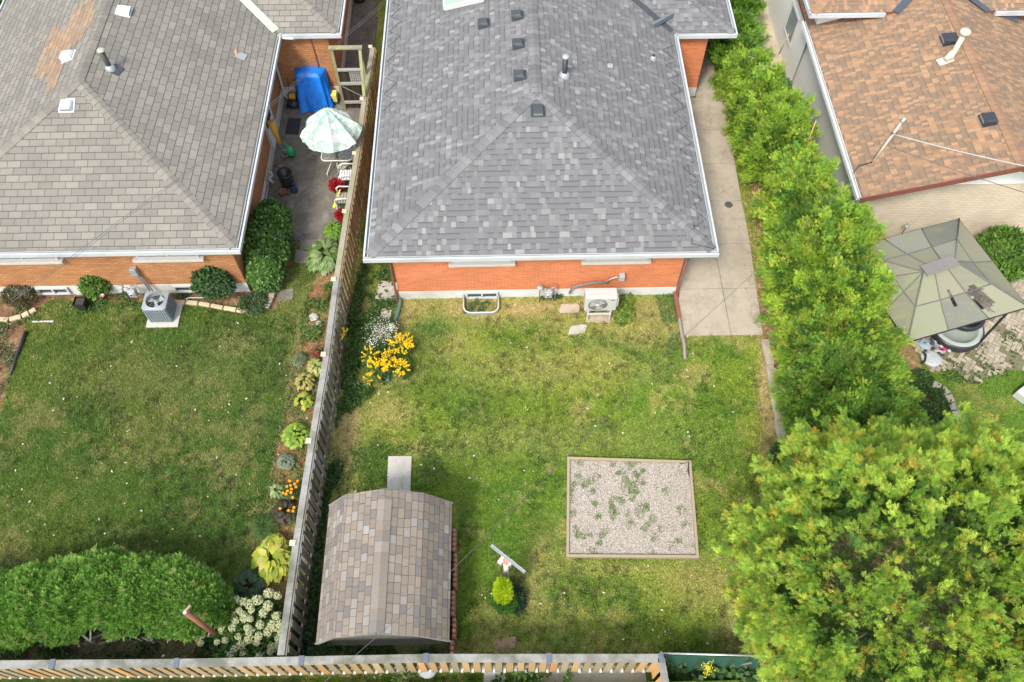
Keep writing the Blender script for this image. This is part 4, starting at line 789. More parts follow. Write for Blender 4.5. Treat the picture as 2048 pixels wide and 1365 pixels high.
# ground cover along the fence and walls
EXC = [[(758, 562), (797, 565), (796, 604), (750, 602)], [(762, 618), (786, 620), (781, 643), (758, 644)], [(776, 912), (824, 912), (822, 985), (774, 985)], [(776, 735), (790, 735), (784, 766), (768, 766)], [(792, 596), (808, 596), (798, 645), (784, 645)]]
def cover(name, poly, dens, lab, L=(.05, .10), W=.7, pal=((.06, .12, .025, 1), (.04, .09, .02, 1), (.10, .17, .04, .6)), h=.18, thr=.4, s=.5):
    w = [G(*p) for p in poly]; x0, x1 = min(p.x for p in w), max(p.x for p in w); y0, y1 = min(p.y for p in w), max(p.y for p in w); n = int(dens*(x1-x0)*(y1-y0))
    x = rng.uniform(x0, x1, n); y = rng.uniform(y0, y1, n); px_, py__ = PX(np.stack([x, y, 0*x], 1)); ex_ = np.zeros(len(x), bool)
    for e_ in EXC: ex_ |= inpoly(px_, py__, e_)
    k = (~ex_ | (rng.random(n) < .06)) & inpoly(x, y, [(p.x, p.y) for p in w]) & (fbm(x, y, s, 77) > thr+rng.normal(size=n)*.03); x = x[k]; y = y[k]; n = len(x)
    hh = h*np.clip((fbm(x, y, .35, 12)-.3)*2.2, .15, 1); P = np.stack([x, y, hh*rng.uniform(.2, 1, n)], 1); D = norm(np.stack([rng.normal(size=n), rng.normal(size=n), rng.uniform(-.1, .9, n)], 1)); N = norm(np.stack([rng.normal(size=n)*.45, rng.normal(size=n)*.45, np.ones(n)], 1)); l = rng.uniform(*L, n)
    o = leafy(name, P, D, N, l, l*W, pick(pal, n, .25)); return tag(o, lab, 'ground cover', kind='stuff')
cover('ground_cover', [(728, 520), (790, 520), (800, 600), (790, 640), (745, 700), (700, 800), (672, 860), (668, 780), (690, 640)], 1500, 'leafy green ground cover between the fence and the orange brick house')
cover('ground_cover', [(668, 640), (760, 640), (790, 700), (780, 760), (700, 830), (672, 820)], 1700, 'dense weedy foliage around the goldenrod by the fence', h=.4, thr=.35)
cover('ground_cover', [(590, 1320), (650, 930), (690, 930), (655, 1010), (628, 1300), (640, 1325)], 2600, 'dark ivy and creepers in the shaded strip between fence and shed', pal=((.035, .08, .02, 1), (.05, .11, .025, 1), (.02, .05, .015, 1)), h=.5, thr=.3)
cover('ground_cover', [(640, 1285), (905, 1285), (905, 1325), (640, 1325)], 2200, 'dark leafy weeds in the gap behind the shed at the back fence', pal=((.03, .07, .018, 1), (.05, .1, .02, .6)), h=.35, thr=.42)
cover('ground_cover', [(700, 900), (860, 880), (900, 950), (860, 985), (770, 972), (680, 1000), (665, 960)], 900, 'clover and broad leaved weeds in the lawn above the shed', h=.08, L=(.03, .06), thr=.42, s=.3)
cover('ground_cover', [(1310, 590), (1352, 590), (1362, 690), (1340, 700), (1322, 640)], 1500, 'small clover like weeds at the house corner beside the driveway', h=.1, L=(.03, .06), thr=.4, pal=((.10, .20, .05, 1), (.07, .15, .04, 1)))
cover('ground_cover', [(1240, 590), (1262, 590), (1268, 640), (1235, 660), (1228, 640)], 2200, 'yellowish green weeds growing beside the white heat pump unit', h=.22, L=(.05, .10), thr=.25, pal=((.20, .26, .04, 1), (.12, .22, .04, 1)))
cover('ground_cover', [(1080, 580), (1125, 578), (1125, 600), (1085, 602)], 1400, 'green weeds sprouting around the gas meter', h=.15, thr=.45)
cover('ground_cover', [(1320, 1318), (1560, 1322), (1600, 1400), (1320, 1400)], 1100, 'big leafed dark vines behind the green mesh fence', h=.7, L=(.10, .17), W=.95, thr=.3, pal=((.06, .13, .04, 1), (.04, .09, .03, 1), (.09, .17, .05, .5)))
cover('ground_cover', [(0, 1210), (560, 1240), (560, 1325), (0, 1325)], 900, 'shaded undergrowth below the clipped hedge at the back fence', h=.3, thr=.5, pal=((.03, .06, .015, 1), (.05, .1, .02, .6)))
cover('ground_cover', [(1740, 740), (1850, 745), (1893, 795), (1925, 890), (1860, 940), (1740, 900)], 2600, 'low weeds and ivy on the bank behind the curved stone edging', h=.35, thr=.25)
cover('ground_cover', [(1850, 760), (1880, 700), (2060, 640), (2060, 740), (1960, 770)], 420, 'weeds creeping between the herringbone pavers', h=.06, L=(.04, .09), thr=.5)
cover('ground_cover', [(620, 575), (665, 565), (650, 640), (625, 720), (600, 720), (600, 640)], 1500, 'patchy green ground cover in the narrow bed by the fence', h=.14, thr=.45, pal=((.12, .18, .04, 1), (.07, .13, .03, 1)))
cover('ground_cover', [(560, 470), (640, 470), (630, 560), (560, 600), (590, 540)], 1200, 'moss and weeds between the broken side yard slabs', h=.05, L=(.02, .05), thr=.52, pal=((.07, .11, .02, 1), (.1, .13, .03, 1)))
cover('ground_cover', [(0, 580), (500, 590), (545, 600), (540, 622), (350, 600), (0, 655)], 500, 'sparse plants in the mulch bed below the tan brick wall', h=.12, thr=.56)
cover('ground_cover', [(-40, 650), (40, 650), (20, 760), (-40, 850)], 700, 'tangled groundcover and dry leaves at the left edge of the lawn', h=.1, thr=.5, pal=((.1, .14, .05, 1), (.22, .17, .1, 1), (.05, .09, .03, 1)))
cover('ground_cover', [(1010, 1340), (1140, 1338), (1140, 1400), (950, 1400)], 1100, 'green weeds at the foot of the back fence by the grey slab', h=.6, thr=.45)
cover('ground_cover', [(750, 1352), (900, 1352), (900, 1400), (700, 1400)], 900, 'mossy plants beyond the back fence near the bin', h=.6, thr=.45, pal=((.12, .15, .05, 1), (.06, .1, .03, 1)))
cover('ground_cover', [(600, 640), (650, 640), (640, 760), (612, 900), (588, 1050), (520, 1060), (560, 850), (585, 730)], 900, 'low mixed seedlings and creepers filling the soil of the fence bed', h=.12, L=(.03, .08), thr=.44, s=.35, pal=((.14, .20, .05, 1), (.08, .14, .04, 1), (.20, .22, .10, .5), (.28, .14, .06, .3)))
# fallen leaves
n = 900; P_ = np.stack([rng.uniform(-14, 7.4, n), rng.uniform(3.2, 13, n), np.full(n, .05)], 1); D_ = norm(np.stack([rng.normal(size=n), rng.normal(size=n), rng.normal(size=n)*.2], 1)); N_ = norm(np.stack([rng.normal(size=n)*.3, rng.normal(size=n)*.3, np.ones(n)], 1))
k = (rng.random(n) < .55) & ~((P_[:, 0] > -4.3) & (P_[:, 0] < -1.2) & (P_[:, 1] < 7)) & ~((P_[:, 0] > 1.3) & (P_[:, 0] < 5) & (P_[:, 1] < 8.9) & (P_[:, 1] > 5.6)) & (rng.random(n) < .55)
tag(leafy('fallen_leaves', P_[k], D_[k], N_[k], rng.uniform(.04, .085, k.sum()), rng.uniform(.03, .05, k.sum()), pick([(.62, .58, .48, 2), (.5, .33, .14, 1), (.7, .68, .6, 1)], k.sum()), oval=True), 'scattered pale fallen leaves on the lawns', 'fallen leaves', kind='stuff')
tag(leafy('fallen_leaves', *[np.array(x) for x in (lambda n: (np.stack([rng.uniform(-9.6, -6.5, n)*0+rng.uniform(7.2, 9.6, n), rng.uniform(8, 18, n), np.full(n, .02)], 1), norm(rng.normal(size=(n, 3))*[1, 1, .2]), norm(rng.normal(size=(n, 3))*.3+[0, 0, 1]), rng.uniform(.03, .08, n), rng.uniform(.03, .05, n), pick([(.4, .26, .14, 1), (.55, .42, .3, 1), (.3, .18, .1, 1)], n)))(5000)]), 'dry brown leaf litter under the cedar row', 'leaf litter', kind='stuff')
bark = mat('grey_bark', (.22, .17, .13), .9, .3, 12, bmp=.01); barkr = mat('red_brown_bark', (.26, .13, .07), .9, .3, 12, bmp=.01)
CED = ((.31, .48, .055, 3), (.22, .40, .055, 2), (.42, .56, .07, 2), (.13, .27, .045, 1.1))
def shell_pts(n, c, r, zlo=-.6, noise_a=.18, seed=0):
    u = rdir(int(n*1.6)); u = u[u[:, 2] > zlo][:n]; k = 1+noise_a*(2*fbm(u[:, 0]*3+9+seed, u[:, 1]*3+u[:, 2]*2.3, 1.0, seed)-1)
    return np.array(c)+u*np.array(r)*k[:, None]*rng.uniform(.86, 1.0, (len(u), 1)), norm(u/np.array(r))
def cedar(name, lab, x, y, h, r, n, pal=CED, group='tall cedar hedge beside the driveway', stems=3, lo=.5, tip=((.42, .30, .06, 1), (.48, .26, .06, 1)), tf=.07, flen=.115, spread=.17, fw=.0145, ry=None, leaves=7, nsp=36):
    t = thing(name, lab, 'tree', (x, y, 0), group); ry = ry or r
    mb = MB()
    for i in range(stems):
        a = random.random()*6.28; q = .12*r; mb.tube([(x+q*math.cos(a), y+q*math.sin(a), 0), (x+q*2*math.cos(a), y+q*2*math.sin(a), h*.35), (x+q*2.5*math.cos(a), y+q*2.5*math.sin(a), h*.8)], [.06, .05, .015], 7)
    mb.build('trunk', barkr, t)
    c1, o1 = shell_pts(n, (x, y, lo+(h-lo)*.42), (r, ry, (h-lo)*.58), -.75, .2, random.randrange(999))
    c1[:, 0] = x+(c1[:, 0]-x)*np.interp(c1[:, 2], [lo, lo+(h-lo)*.5, h], [1.02, 1.0, .9]); o1[:, 2] += .25; o1 = norm(o1)
    n = int(n*.62); c1 = c1[:n]; o1 = o1[:n]
    pk = fbm(c1[:, 0]*1.0+c1[:, 2]*.7, c1[:, 1]+c1[:, 2]*.8, .42, random.randrange(99), 2); kp = pk > .36; c1 = c1[kp]+o1[kp]*((pk[kp]-.5)[:, None]*.35); o1 = o1[kp]
    js = rng.choice(len(c1), 34); pl = np.concatenate([c1[js]+norm(o1[js]+[0, 0, .3]+rdir(34)*.3)*q for q in (.12, .24, .36)]); c1 = np.concatenate([c1, pl]); o1 = np.concatenate([o1]+[o1[js]]*3)
    c2, o2 = shell_pts(n//3, (x, y, lo+(h-lo)*.42), (r*.68, ry*.68, (h-lo)*.48), -.8, .2, 5)
    s = sprays(np.concatenate([c1, c2]), np.concatenate([o1, o2]), nsp, spread, flen, fw, pal, leaves, .35, tip, tf, jit=.25)
    si = sprays(*shell_pts(500, (x, y, lo+(h-lo)*.42), (r*.85, ry*.85, (h-lo)*.52), -.8, .15, 8), 8, .16, .14, .03, ((.09, .19, .035, 1),), 5)  # inner sprays coloured darker, so pockets between clumps read as shade
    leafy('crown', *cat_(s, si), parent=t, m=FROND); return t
hed = [(8.25, 8.3, 3.0, 1.15), (8.3, 9.45, 3.3, 1.2), (8.45, 10.7, 3.2, 1.25), (8.5, 11.9, 3.4, 1.25), (8.55, 13.0, 3.3, 1.2), (8.6, 14.2, 3.3, 1.15), (8.65, 15.3, 3.1, 1.0), (8.7, 16.3, 2.6, .8)]
labs = ['bushy cedar at the south end of the driveway hedge, next to the big foreground cedar', 'dark green cedar of the hedge level with the curb above the gravel bed', 'green cedar of the hedge opposite the stone edging curve', 'dense cedar of the hedge just below the gazebo corner', 'cedar of the hedge pushing against the gazebo roof', 'bright cedar of the hedge beside the upper corner of the gazebo', 'cedar of the hedge beside the cream wall of the white house', 'small pointed cedar at the north end of the lower hedge, by the bare stems']
for i, (x, y, h, r) in enumerate(hed): cedar('cedar_tree', labs[i], x+(.22 if i < 6 else 0), y, h, r+(.2 if i < 6 else 0), 760, ry=1.0, pal=CED if i > 1 else ((.19, .36, .055, 3), (.12, .25, .045, 2), (.30, .45, .06, 1.3)))
up_ = [(8.55, 17.9, 2.7, .85, 'sparse bright cedar with exposed bare stems beside the driveway'), (8.6, 18.9, 2.7, .95, 'bright green cedar with a rusty dead patch beside the driveway'), (8.5, 20.0, 2.6, .95, 'cedar with dead grey twigs beside the brown roofed house'), (8.25, 21.2, 2.3, .6, 'narrow cedar close to the grey roof wing')]
for x, y, h, r, l in up_: cedar('cedar_tree', l, x, y, h, r, 520, ry=.85, pal=((.27, .45, .05, 3), (.36, .52, .06, 2), (.18, .34, .045, 1)), group='upper cedars beside the driveway', lo=.7 if y < 18.5 else .3, stems=5, tip=((.42, .2, .08, 1), (.45, .3, .1, 1)), tf=.06)
for i, (x, y) in enumerate(((8.25, 22.6), (8.35, 23.9), (8.5, 25.3), (8.6, 26.8))): cedar('cedar_tree', ['clipped bright hedge cedar beside the driveway wall corner', 'bright hedge cedar beyond the grey roof wing', 'hedge cedar near the top edge of the photo', 'hedge cedar cut by the top edge of the photo'][i], x, y, 1.9, .55, 330, pal=((.22, .40, .05, 3), (.15, .31, .04, 2)), group='low hedge at the top right', tf=0, ry=.75, lo=.1)
mb = MB()
for i in range(46):
    p = Vector((random.uniform(8.0, 8.9), random.uniform(19.8, 21.4), random.uniform(1.5, 2.4))); d = Vector((random.uniform(-1, .6), random.uniform(-.5, .5), random.uniform(0, .6))).normalized(); mb.tube([p, p+d*.15+Vector((0, 0, .03)), p+d*random.uniform(.25, .42)], [.012, .010, .004], 5)
tag(mb.build('dead_branches', mat('dead_twig', (.42, .38, .34), .9)), 'tangle of bare grey dead twigs in the upper cedars', 'branches', kind='stuff')
for i, (a, b) in enumerate((((1612, 293, 2.2), (1632, 242, 3.0)), ((1558, 108, 1.9), (1578, 68, 2.7)))):
    tag(MB().tube([G(*a), G(*b)], .018, 6).build('bare_stick', mat('stick', (.42, .27, .13), .8)), ['thin tan stick standing up from the bright cedar', 'thin brown stick leaning by the white wall'][i], 'stick')
# the big foreground cedar
T = thing('cedar_tree', 'huge spreading cedar with orange tipped sprays filling the lower right corner', 'tree', (8.3, 3.9, 0))
mb = MB(); C0 = Vector((8.3, 3.9, 0))
mb.tube([C0, C0+Vector((.05, .1, 1.5)), C0+Vector((0, .1, 3.5)), C0+Vector((0, 0, 6.2))], [.22, .18, .12, .03], 10)
cl, ol = shell_pts(1080, (8.3, 3.95, 3.5), (3.2, 3.0, 3.0), -.45, .30, 40)
keep = fbm(cl[:, 0]+cl[:, 2]*.6, cl[:, 1]+cl[:, 2]*.7, .40, 63, 2) > .31; cl = cl[keep]; ol = ol[keep]
tr = mb.build('trunk', bark, T)
mb = MB()
for i in range(0, len(cl), 9):
    e = Vector(cl[i]); s0 = Vector((8.3, 3.95, max(.8, e.z-1.6-random.random()*.6))); m_ = s0.lerp(e, .6)+Vector((0, 0, -.12)); mb.tube([s0, m_, e], [.035, .02, .008], 5, cap=False)
mb.build('limb', mat('limb_bark', (.30, .25, .19), .9, .2), T)
BIG = ((.36, .52, .075, 3), (.26, .43, .06, 3), (.48, .62, .09, 2.6), (.12, .25, .045, 1.4))
d_out = norm(ol+np.array([0, 0, .35]))
# each clump: a plume of several tufts along its branch end
tp_ = []; to = []
for k in range(7):
    f = rng.uniform(-.12, .66, (len(cl), 1)); tp_.append(cl+d_out*(f)+rdir(len(cl))*.26*(1-f*.8)); to.append(norm(d_out+rdir(len(cl))*.45))
cc1 = np.concatenate(tp_); oo1 = np.concatenate(to)
s1 = sprays(cc1, oo1, 17, .10, .13, .0115, BIG, 7, .2, ((.75, .40, .07, 2), (.60, .45, .08, 1)), .10, jit=.2)
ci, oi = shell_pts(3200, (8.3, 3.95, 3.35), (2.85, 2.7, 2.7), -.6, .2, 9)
s2 = sprays(ci, oi, 15, .2, .20, .015, ((.06, .13, .03, 1), (.10, .20, .04, 1)), 7, .2)  # inner fill: self-shadow of the crown put into darker leaf colours
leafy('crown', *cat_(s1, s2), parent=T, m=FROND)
# bare grey twigs showing in the crown
mb = MB()
for i in range(46):
    j = random.randrange(len(cl)); p = Vector(cl[j])+Vector(d_out[j])*.1; 
    if p.z < 2.6: continue
    d = Vector(d_out[j]+rdir(1)[0]*.9).normalized()
    for k in range(3): dd = (d+Vector(rdir(1)[0])*.5).normalized(); mb.tube([p, p+dd*.2, p+dd*.42+Vector((0, 0, .05))], [.006, .005, .002], 4, cap=False)
mb.build('twigs', mat('live_twig', (.28, .24, .18)), T)['kind'] = 'stuff'
# small bush by the curb
def bush(name, lab, cat, c, r, n, pal, L=(.05, .09), W=.6, group=None, zlo=-.3, oval=False, up=.3, stems=True, nz=.2, inner=.5, curl=0., m=None):
    t = thing(name, lab, cat, (c[0], c[1], 0), group); c = np.array(c, float); r = np.array(r, float)
    if stems:
        mb = MB()
        for i in range(6): a = random.random()*6.28; mb.tube([(c[0], c[1], 0), (c[0]+r[0]*.3*math.cos(a), c[1]+r[1]*.3*math.sin(a), c[2]*.6), (c[0]+r[0]*.6*math.cos(a), c[1]+r[1]*.6*math.sin(a), c[2]+r[2]*.3)], [.018, .014, .006], 5)
        mb.build('stem', barkr, t)
    u = rdir(int(n*1.8)); u = u[u[:, 2] > zlo][:n]; k = (1+nz*(2*fbm(u[:, 0]*3+c[0], u[:, 1]*3+u[:, 2]*2.3, .8, 3)-1))*rng.uniform(inner, 1, len(u))**.5
    P = c+u*r*k[:, None]; n = len(P); D = norm(u*.6+rdir(n)*.8+np.array([0, 0, up])); N = norm(u+rdir(n)*.5+np.array([0, 0, .6])); l = rng.uniform(*L, n)
    base = pick(pal, n, .2)*(.8+.5*fbm(P[:, 0], P[:, 1], .18, 8, 2))[:, None]
    leafy('foliage', P, D, N, l, l*W, base, parent=t, oval=oval, curl=curl, m=m); return t
bush('leafy_shrub', 'small dark shrub growing over the curb at the edge of the lawn', 'shrub', (*G(1565, 930)[:2], .3), (.42, .5, .35), 2600, ((.045, .10, .02, 1), (.07, .14, .03, 1)))
iv = thing('ivy_shrub', 'large rounded glossy dark green shrub at the corner of the tan brick house', 'shrub', (-6.95, 15.2, 0))
mb = MB()
for i in range(9): mb.tube([(-7.2, 14.6+.2*i, 0), (-7.1, 14.6+.2*i, .6), (-6.9+random.random()*.3, 14.5+.25*i, 1.1)], [.03, .02, .008], 6)
mb.build('stem', bark, iv)
P = []; O = []
for (cx_, cy_, cz_, a_, b_, c_) in ((-7.0, 15.1, .75, .68, 1.0, .78), (-6.9, 15.9, .75, .55, .8, .72), (-6.95, 14.35, .5, .55, .55, .55)):
    p_, o_ = shell_pts(5200, (cx_, cy_, cz_), (a_, b_, c_), -.9, .2, 3); P.append(p_); O.append(o_)
P = np.concatenate(P); O = np.concatenate(O); n = len(P); P[:, 2] = np.maximum(P[:, 2], .03); l = rng.uniform(.06, .12, n)
leafy('foliage', P, norm(rdir(n)+O*.4+[0, 0, -.15]), norm(O+rdir(n)*.5+[0, 0, .5]), l, l*.75, pick([(.045, .11, .02, 3), (.075, .16, .03, 2), (.13, .22, .035, .7)], n, .3), parent=iv, oval=True, m=mat_leaf('glossy_leaf', .35, .15))
bush('rose_bush', 'round green rose bush with a pink bloom beside the black pot', 'bush', (*G(204, 590)[:2], .42), (.42, .35, .48), 1900, ((.06, .13, .02, 1), (.11, .20, .03, 1)), (.06, .11), oval=True)
bush('rose_bush', 'tall dark leafy rose bush with a yellow bloom at the tan house corner window', 'bush', (*G(440, 595)[:2], .65), (.62, .42, .62), 2600, ((.035, .09, .03, 2), (.05, .11, .03, 1), (.09, .17, .04, .6)), (.06, .12), oval=True)
bush('leafy_shrub', 'low sprawling blue green plant at the far corner of the mulch bed', 'shrub', (*G(508, 612)[:2], .12), (.45, .35, .2), 900, ((.06, .12, .05, 1),), (.05, .12), .35)
bush('leafy_shrub', 'brownish spiky shrub in the mulch bed at the left edge', 'shrub', (*G(48, 602)[:2], .25), (.5, .35, .33), 2200, ((.07, .075, .035, 2), (.05, .055, .03, 2), (.3, .22, .06, .4)), (.05, .10), .3)
def flower(p, r, col, parent, n=7, name='flower', lay=2):
    Ps = []; mbn = n*lay; a = np.arange(mbn)*2.399+random.random(); el = np.repeat(np.linspace(.25, .9, lay), n)
    D = np.stack([np.cos(a), np.sin(a), el], 1); P = np.tile(np.array(p, float), (mbn, 1)); N = np.tile([0, 0, 1.], (mbn, 1))
    return leafy(name, P, D, N, np.full(mbn, r), np.full(mbn, r*.8), pick([(*col, 1)], mbn, .1), parent=parent, oval=True, m=PETAL)
def last(nm): return [o for o in S.objects if o.name.startswith(nm) and o.parent is None][-1]
rb = [o for o in S.objects if o.name.startswith('rose_bush')]
flower(G(417, 558, .95), .10, (.85, .72, .08), rb[1]); flower(G(205, 592, .55), .07, (.8, .45, .42), rb[0])
# hedge at lower left
HT = thing('clipped_hedge', 'broad clipped evergreen hedge with bare grey limbs showing below, lower left', 'hedge', (-9, 4.6, 0))
n = 30000; X_ = rng.uniform(-13.2, -6.25, n); t_ = rng.random(n)
yc = .20+np.interp(X_, [-13.2, -11.5, -9.3, -7.5, -6.25], [4.25, 4.42, 4.75, 4.62, 4.35]); wy = np.interp(X_, [-13.2, -9, -7, -6.6, -6.25], [.72, .86, .72, .5, .15]); zt = np.interp(X_, [-13.2, -9, -7, -6.5, -6.25], [1.55, 1.65, 1.55, 1.3, .9])
ang = (t_*1.25-.12)*math.pi; ang = np.where(ang > math.pi*1.0, ang, ang); bumps = fbm(X_, t_*3, .45, 41)
rr = 1+.20*(bumps-.5)*2+.10*(fbm(X_, t_*3, .16, 47, 2)-.5)*2
Y_ = yc+wy*np.cos(ang)*rr; Z_ = zt*.55+zt*.5*np.sin(ang)*rr; nrm_ = norm(np.stack([0*X_, np.cos(ang)/wy.clip(.3), np.sin(ang)/(zt*.5)], 1))
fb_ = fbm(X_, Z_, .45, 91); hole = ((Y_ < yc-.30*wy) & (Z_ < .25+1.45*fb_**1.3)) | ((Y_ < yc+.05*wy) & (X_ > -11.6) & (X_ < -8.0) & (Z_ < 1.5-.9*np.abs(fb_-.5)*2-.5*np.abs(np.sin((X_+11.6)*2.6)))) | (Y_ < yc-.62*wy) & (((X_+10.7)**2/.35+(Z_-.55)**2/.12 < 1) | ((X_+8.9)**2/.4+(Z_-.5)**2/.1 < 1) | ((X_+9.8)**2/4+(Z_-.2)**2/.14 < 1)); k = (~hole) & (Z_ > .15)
cP = np.stack([X_, Y_, Z_], 1)[k]; cO = nrm_[k]
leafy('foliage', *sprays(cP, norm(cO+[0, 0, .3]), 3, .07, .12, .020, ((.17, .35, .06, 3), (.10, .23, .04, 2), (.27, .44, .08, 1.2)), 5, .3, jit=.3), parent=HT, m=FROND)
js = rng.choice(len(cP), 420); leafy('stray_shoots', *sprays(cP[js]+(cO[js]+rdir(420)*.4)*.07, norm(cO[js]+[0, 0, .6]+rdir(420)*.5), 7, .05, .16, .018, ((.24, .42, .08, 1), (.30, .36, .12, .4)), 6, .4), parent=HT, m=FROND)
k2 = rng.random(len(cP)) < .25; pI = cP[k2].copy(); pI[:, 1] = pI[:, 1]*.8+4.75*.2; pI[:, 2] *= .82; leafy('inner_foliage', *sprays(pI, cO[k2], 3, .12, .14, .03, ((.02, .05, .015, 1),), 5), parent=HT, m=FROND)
mb = MB()
for x in (-12.4, -11.3, -10.6, -9.7, -8.9, -8.0, -7.2):
    for s in range(3): a_ = random.uniform(-.6, .6); mb.tube([(x, 4.6, 0), (x+a_*.4, 4.3, .45), (x+a_*1.0, 3.95+.1*random.random(), .85), (x+a_*1.4, 4.2, 1.3)], [.055, .045, .03, .015], 7)
    for s in range(7): p = Vector((x+random.uniform(-.5, .5), 4.0, random.uniform(.5, 1.1))); mb.tube([p, p+Vector((random.uniform(-.25, .25), -.1, random.uniform(-.1, .2)))], [.010, .003], 4)
mb.build('trunk', mat('grey_limb', (.22, .21, .20), .9, .2), HT)
# hydrangea
hy = (*G(500, 1262, .5)[:2], .45)
HB = bush('hydrangea_bush', 'hydrangea covered in cream flower heads in the corner of the fences', 'bush', (hy[0], hy[1], .42), (.98, .70, .45), 5200, ((.05, .12, .025, 2), (.09, .17, .035, 1), (.03, .07, .02, 1)), (.07, .13), .6, oval=True, nz=.25)
hp = [(452, 1192), (450, 1204), (463, 1228), (472, 1202), (487, 1205), (500, 1210), (503, 1222), (515, 1201), (537, 1187), (555, 1192), (536, 1212), (527, 1226), (553, 1232), (443, 1226), (459, 1228), (478, 1222), (485, 1228), (470, 1242), (489, 1236), (500, 1238), (520, 1250), (465, 1255), (495, 1256), (500, 1262), (545, 1250), (552, 1256), (560, 1248), (536, 1264), (563, 1265), (477, 1273), (498, 1277), (517, 1273), (514, 1285), (484, 1289), (556, 1277), (541, 1303), (520, 1311), (470, 1298), (462, 1309), (485, 1307), (434, 1285), (450, 1281), (443, 1258), (402, 1270), (401, 1287), (555, 1291), (545, 1296)]
proto = None
for i, (x, y) in enumerate(hp):
    z = .95-.35*abs((y-1240)/90)**1.5+random.uniform(-.05, .05); p = G(x, y, z); r = random.uniform(.07, .12)
    if proto is None:
        u = rdir(330); u = u[u[:, 2] > -.5]; c_ = pick([(.52, .56, .32, 3), (.58, .58, .38, 2), (.40, .47, .24, 1)], len(u), .1); Pq = u*.8*[1, 1, .9]; v_, F_, cc_ = leafmesh(Pq, norm(rdir(len(u))+u*.2), u, np.full(len(u), .42), np.full(len(u), .36), c_)
        proto = npmesh('flower_head', v_, F_, cc_, PETAL, loc=(0, 0, 0)); o = proto
    else: o = proto.copy(); S.collection.objects.link(o)
    o.parent = HB; o.location = p-HB.location; o.scale = (r, r, r*.9); o.rotation_euler = (random.uniform(-.4, .4), random.uniform(-.4, .4), random.random()*6)
# hostas and bed plants
def hosta(lab, px, py, r, n, pal, L=(.16, .26), h=.22, group=None, W=.6, nm='hosta_plant', ry=None, curl=.25, zc=0.):
    c = G(px, py, .1); t = thing(nm, lab, 'plant', (c.x, c.y, 0), group)
    a = rng.random(n)*6.283; q = np.sqrt(rng.random(n)); P = np.stack([c.x+np.cos(a)*q*r*.75, c.y+np.sin(a)*q*(ry or r)*.75, .05+h*(1-q**2)*rng.uniform(.7, 1.1, n)+.08+zc], 1)
    D = norm(np.stack([np.cos(a)+rng.normal(size=n)*.35, np.sin(a)+rng.normal(size=n)*.35, .5-q*.6], 1)); N = norm(np.stack([np.cos(a)*.3, np.sin(a)*.3, np.ones(n)], 1)+rdir(n)*.15); l = rng.uniform(*L, n)
    leafy('foliage', P, D, N, l, l*W, pick(pal, n, .18), parent=t, oval=True, curl=curl)
    mb = MB(); 
    for i in range(8): mb.tube([(c.x, c.y, 0), (c.x+random.uniform(-.3, .3)*r, c.y+random.uniform(-.3, .3)*r, h)], .008, 4)
    mb.build('stem', mat('green_stem', (.12, .2, .05)), t); return t
hosta('wide pale green variegated hosta against the fence below the small fern', 648, 512, .52, 210, ((.20, .30, .10, 2), (.13, .23, .07, 2), (.30, .36, .18, 1)), ry=.75)
hosta('bright feathery green fern beside the fence at the patio edge', 668, 464, .28, 260, ((.14, .30, .03, 1), (.2, .36, .05, 1)), (.10, .2), .25, W=.25, nm='fern_plant')
hosta('pale yellow cream hosta by the fence below the tan post cap', 632, 738, .22, 60, ((.42, .42, .14, 1), (.3, .36, .1, 1)), (.12, .2))
hosta('yellowing withered hosta in the middle of the fence bed', 612, 765, .26, 80, ((.38, .34, .10, 1), (.3, .3, .09, 1)), (.08, .15))
hosta('small lime yellow hosta at the lawn edge of the fence bed', 608, 803, .20, 40, ((.40, .45, .06, 1), (.28, .38, .05, 1)), (.12, .18))
hosta('lime green hosta clump close to the fence post above the marigolds', 592, 872, .36, 120, ((.26, .40, .05, 2), (.16, .29, .04, 1)), (.10, .18))
hosta('large golden yellow hosta at the fence above the hydrangea', 548, 1118, .44, 150, ((.42, .45, .05, 2), (.30, .38, .045, 2), (.5, .48, .12, 1)), (.18, .30), .35, W=.7, ry=.6)
hosta('small striped hosta beside the orange marigolds', 556, 985, .16, 34, ((.35, .4, .2, 1), (.2, .3, .1, 1)), (.1, .15))
hosta('spreading silvery sedum plant in the reddish soil', 572, 925, .26, 260, ((.16, .22, .15, 1), (.2, .26, .18, 1)), (.04, .08), .1, nm='sedum_plant')
hosta('silvery green sedum beside the red foliage by the fence', 600, 720, .24, 200, ((.15, .2, .12, 1), (.12, .18, .08, 1)), (.05, .1), .12, nm='sedum_plant', W=.3)
hosta('dusky red leafed plant at the fence beside the sedum', 632, 712, .16, 110, ((.18, .05, .035, 1), (.25, .09, .05, 1)), (.06, .11), .12, nm='heuchera_plant')
hosta('dark purple leafed plant below the marigolds', 570, 1025, .32, 120, ((.05, .035, .025, 2), (.09, .05, .03, 1), (.05, .08, .04, 1)), (.10, .16), .15, nm='heuchera_plant', W=.8)
hosta('dark blue green leafy plant between hedge and hydrangea', 500, 1172, .40, 160, ((.03, .07, .035, 1), (.05, .10, .04, 1)), (.12, .2), .2, nm='leafy_plant', W=.8)
hosta('clump of fine dark grass at the lawn edge', 530, 1055, .35, 260, ((.045, .11, .02, 1), (.06, .13, .03, 1)), (.1, .2), .1, nm='grass_clump', W=.12)
mg = hosta('bushy green plant dotted with orange marigold flowers by the fence', 580, 985, .26, 220, ((.05, .11, .03, 1),), (.05, .1), .22, nm='marigold_plant', W=.3)
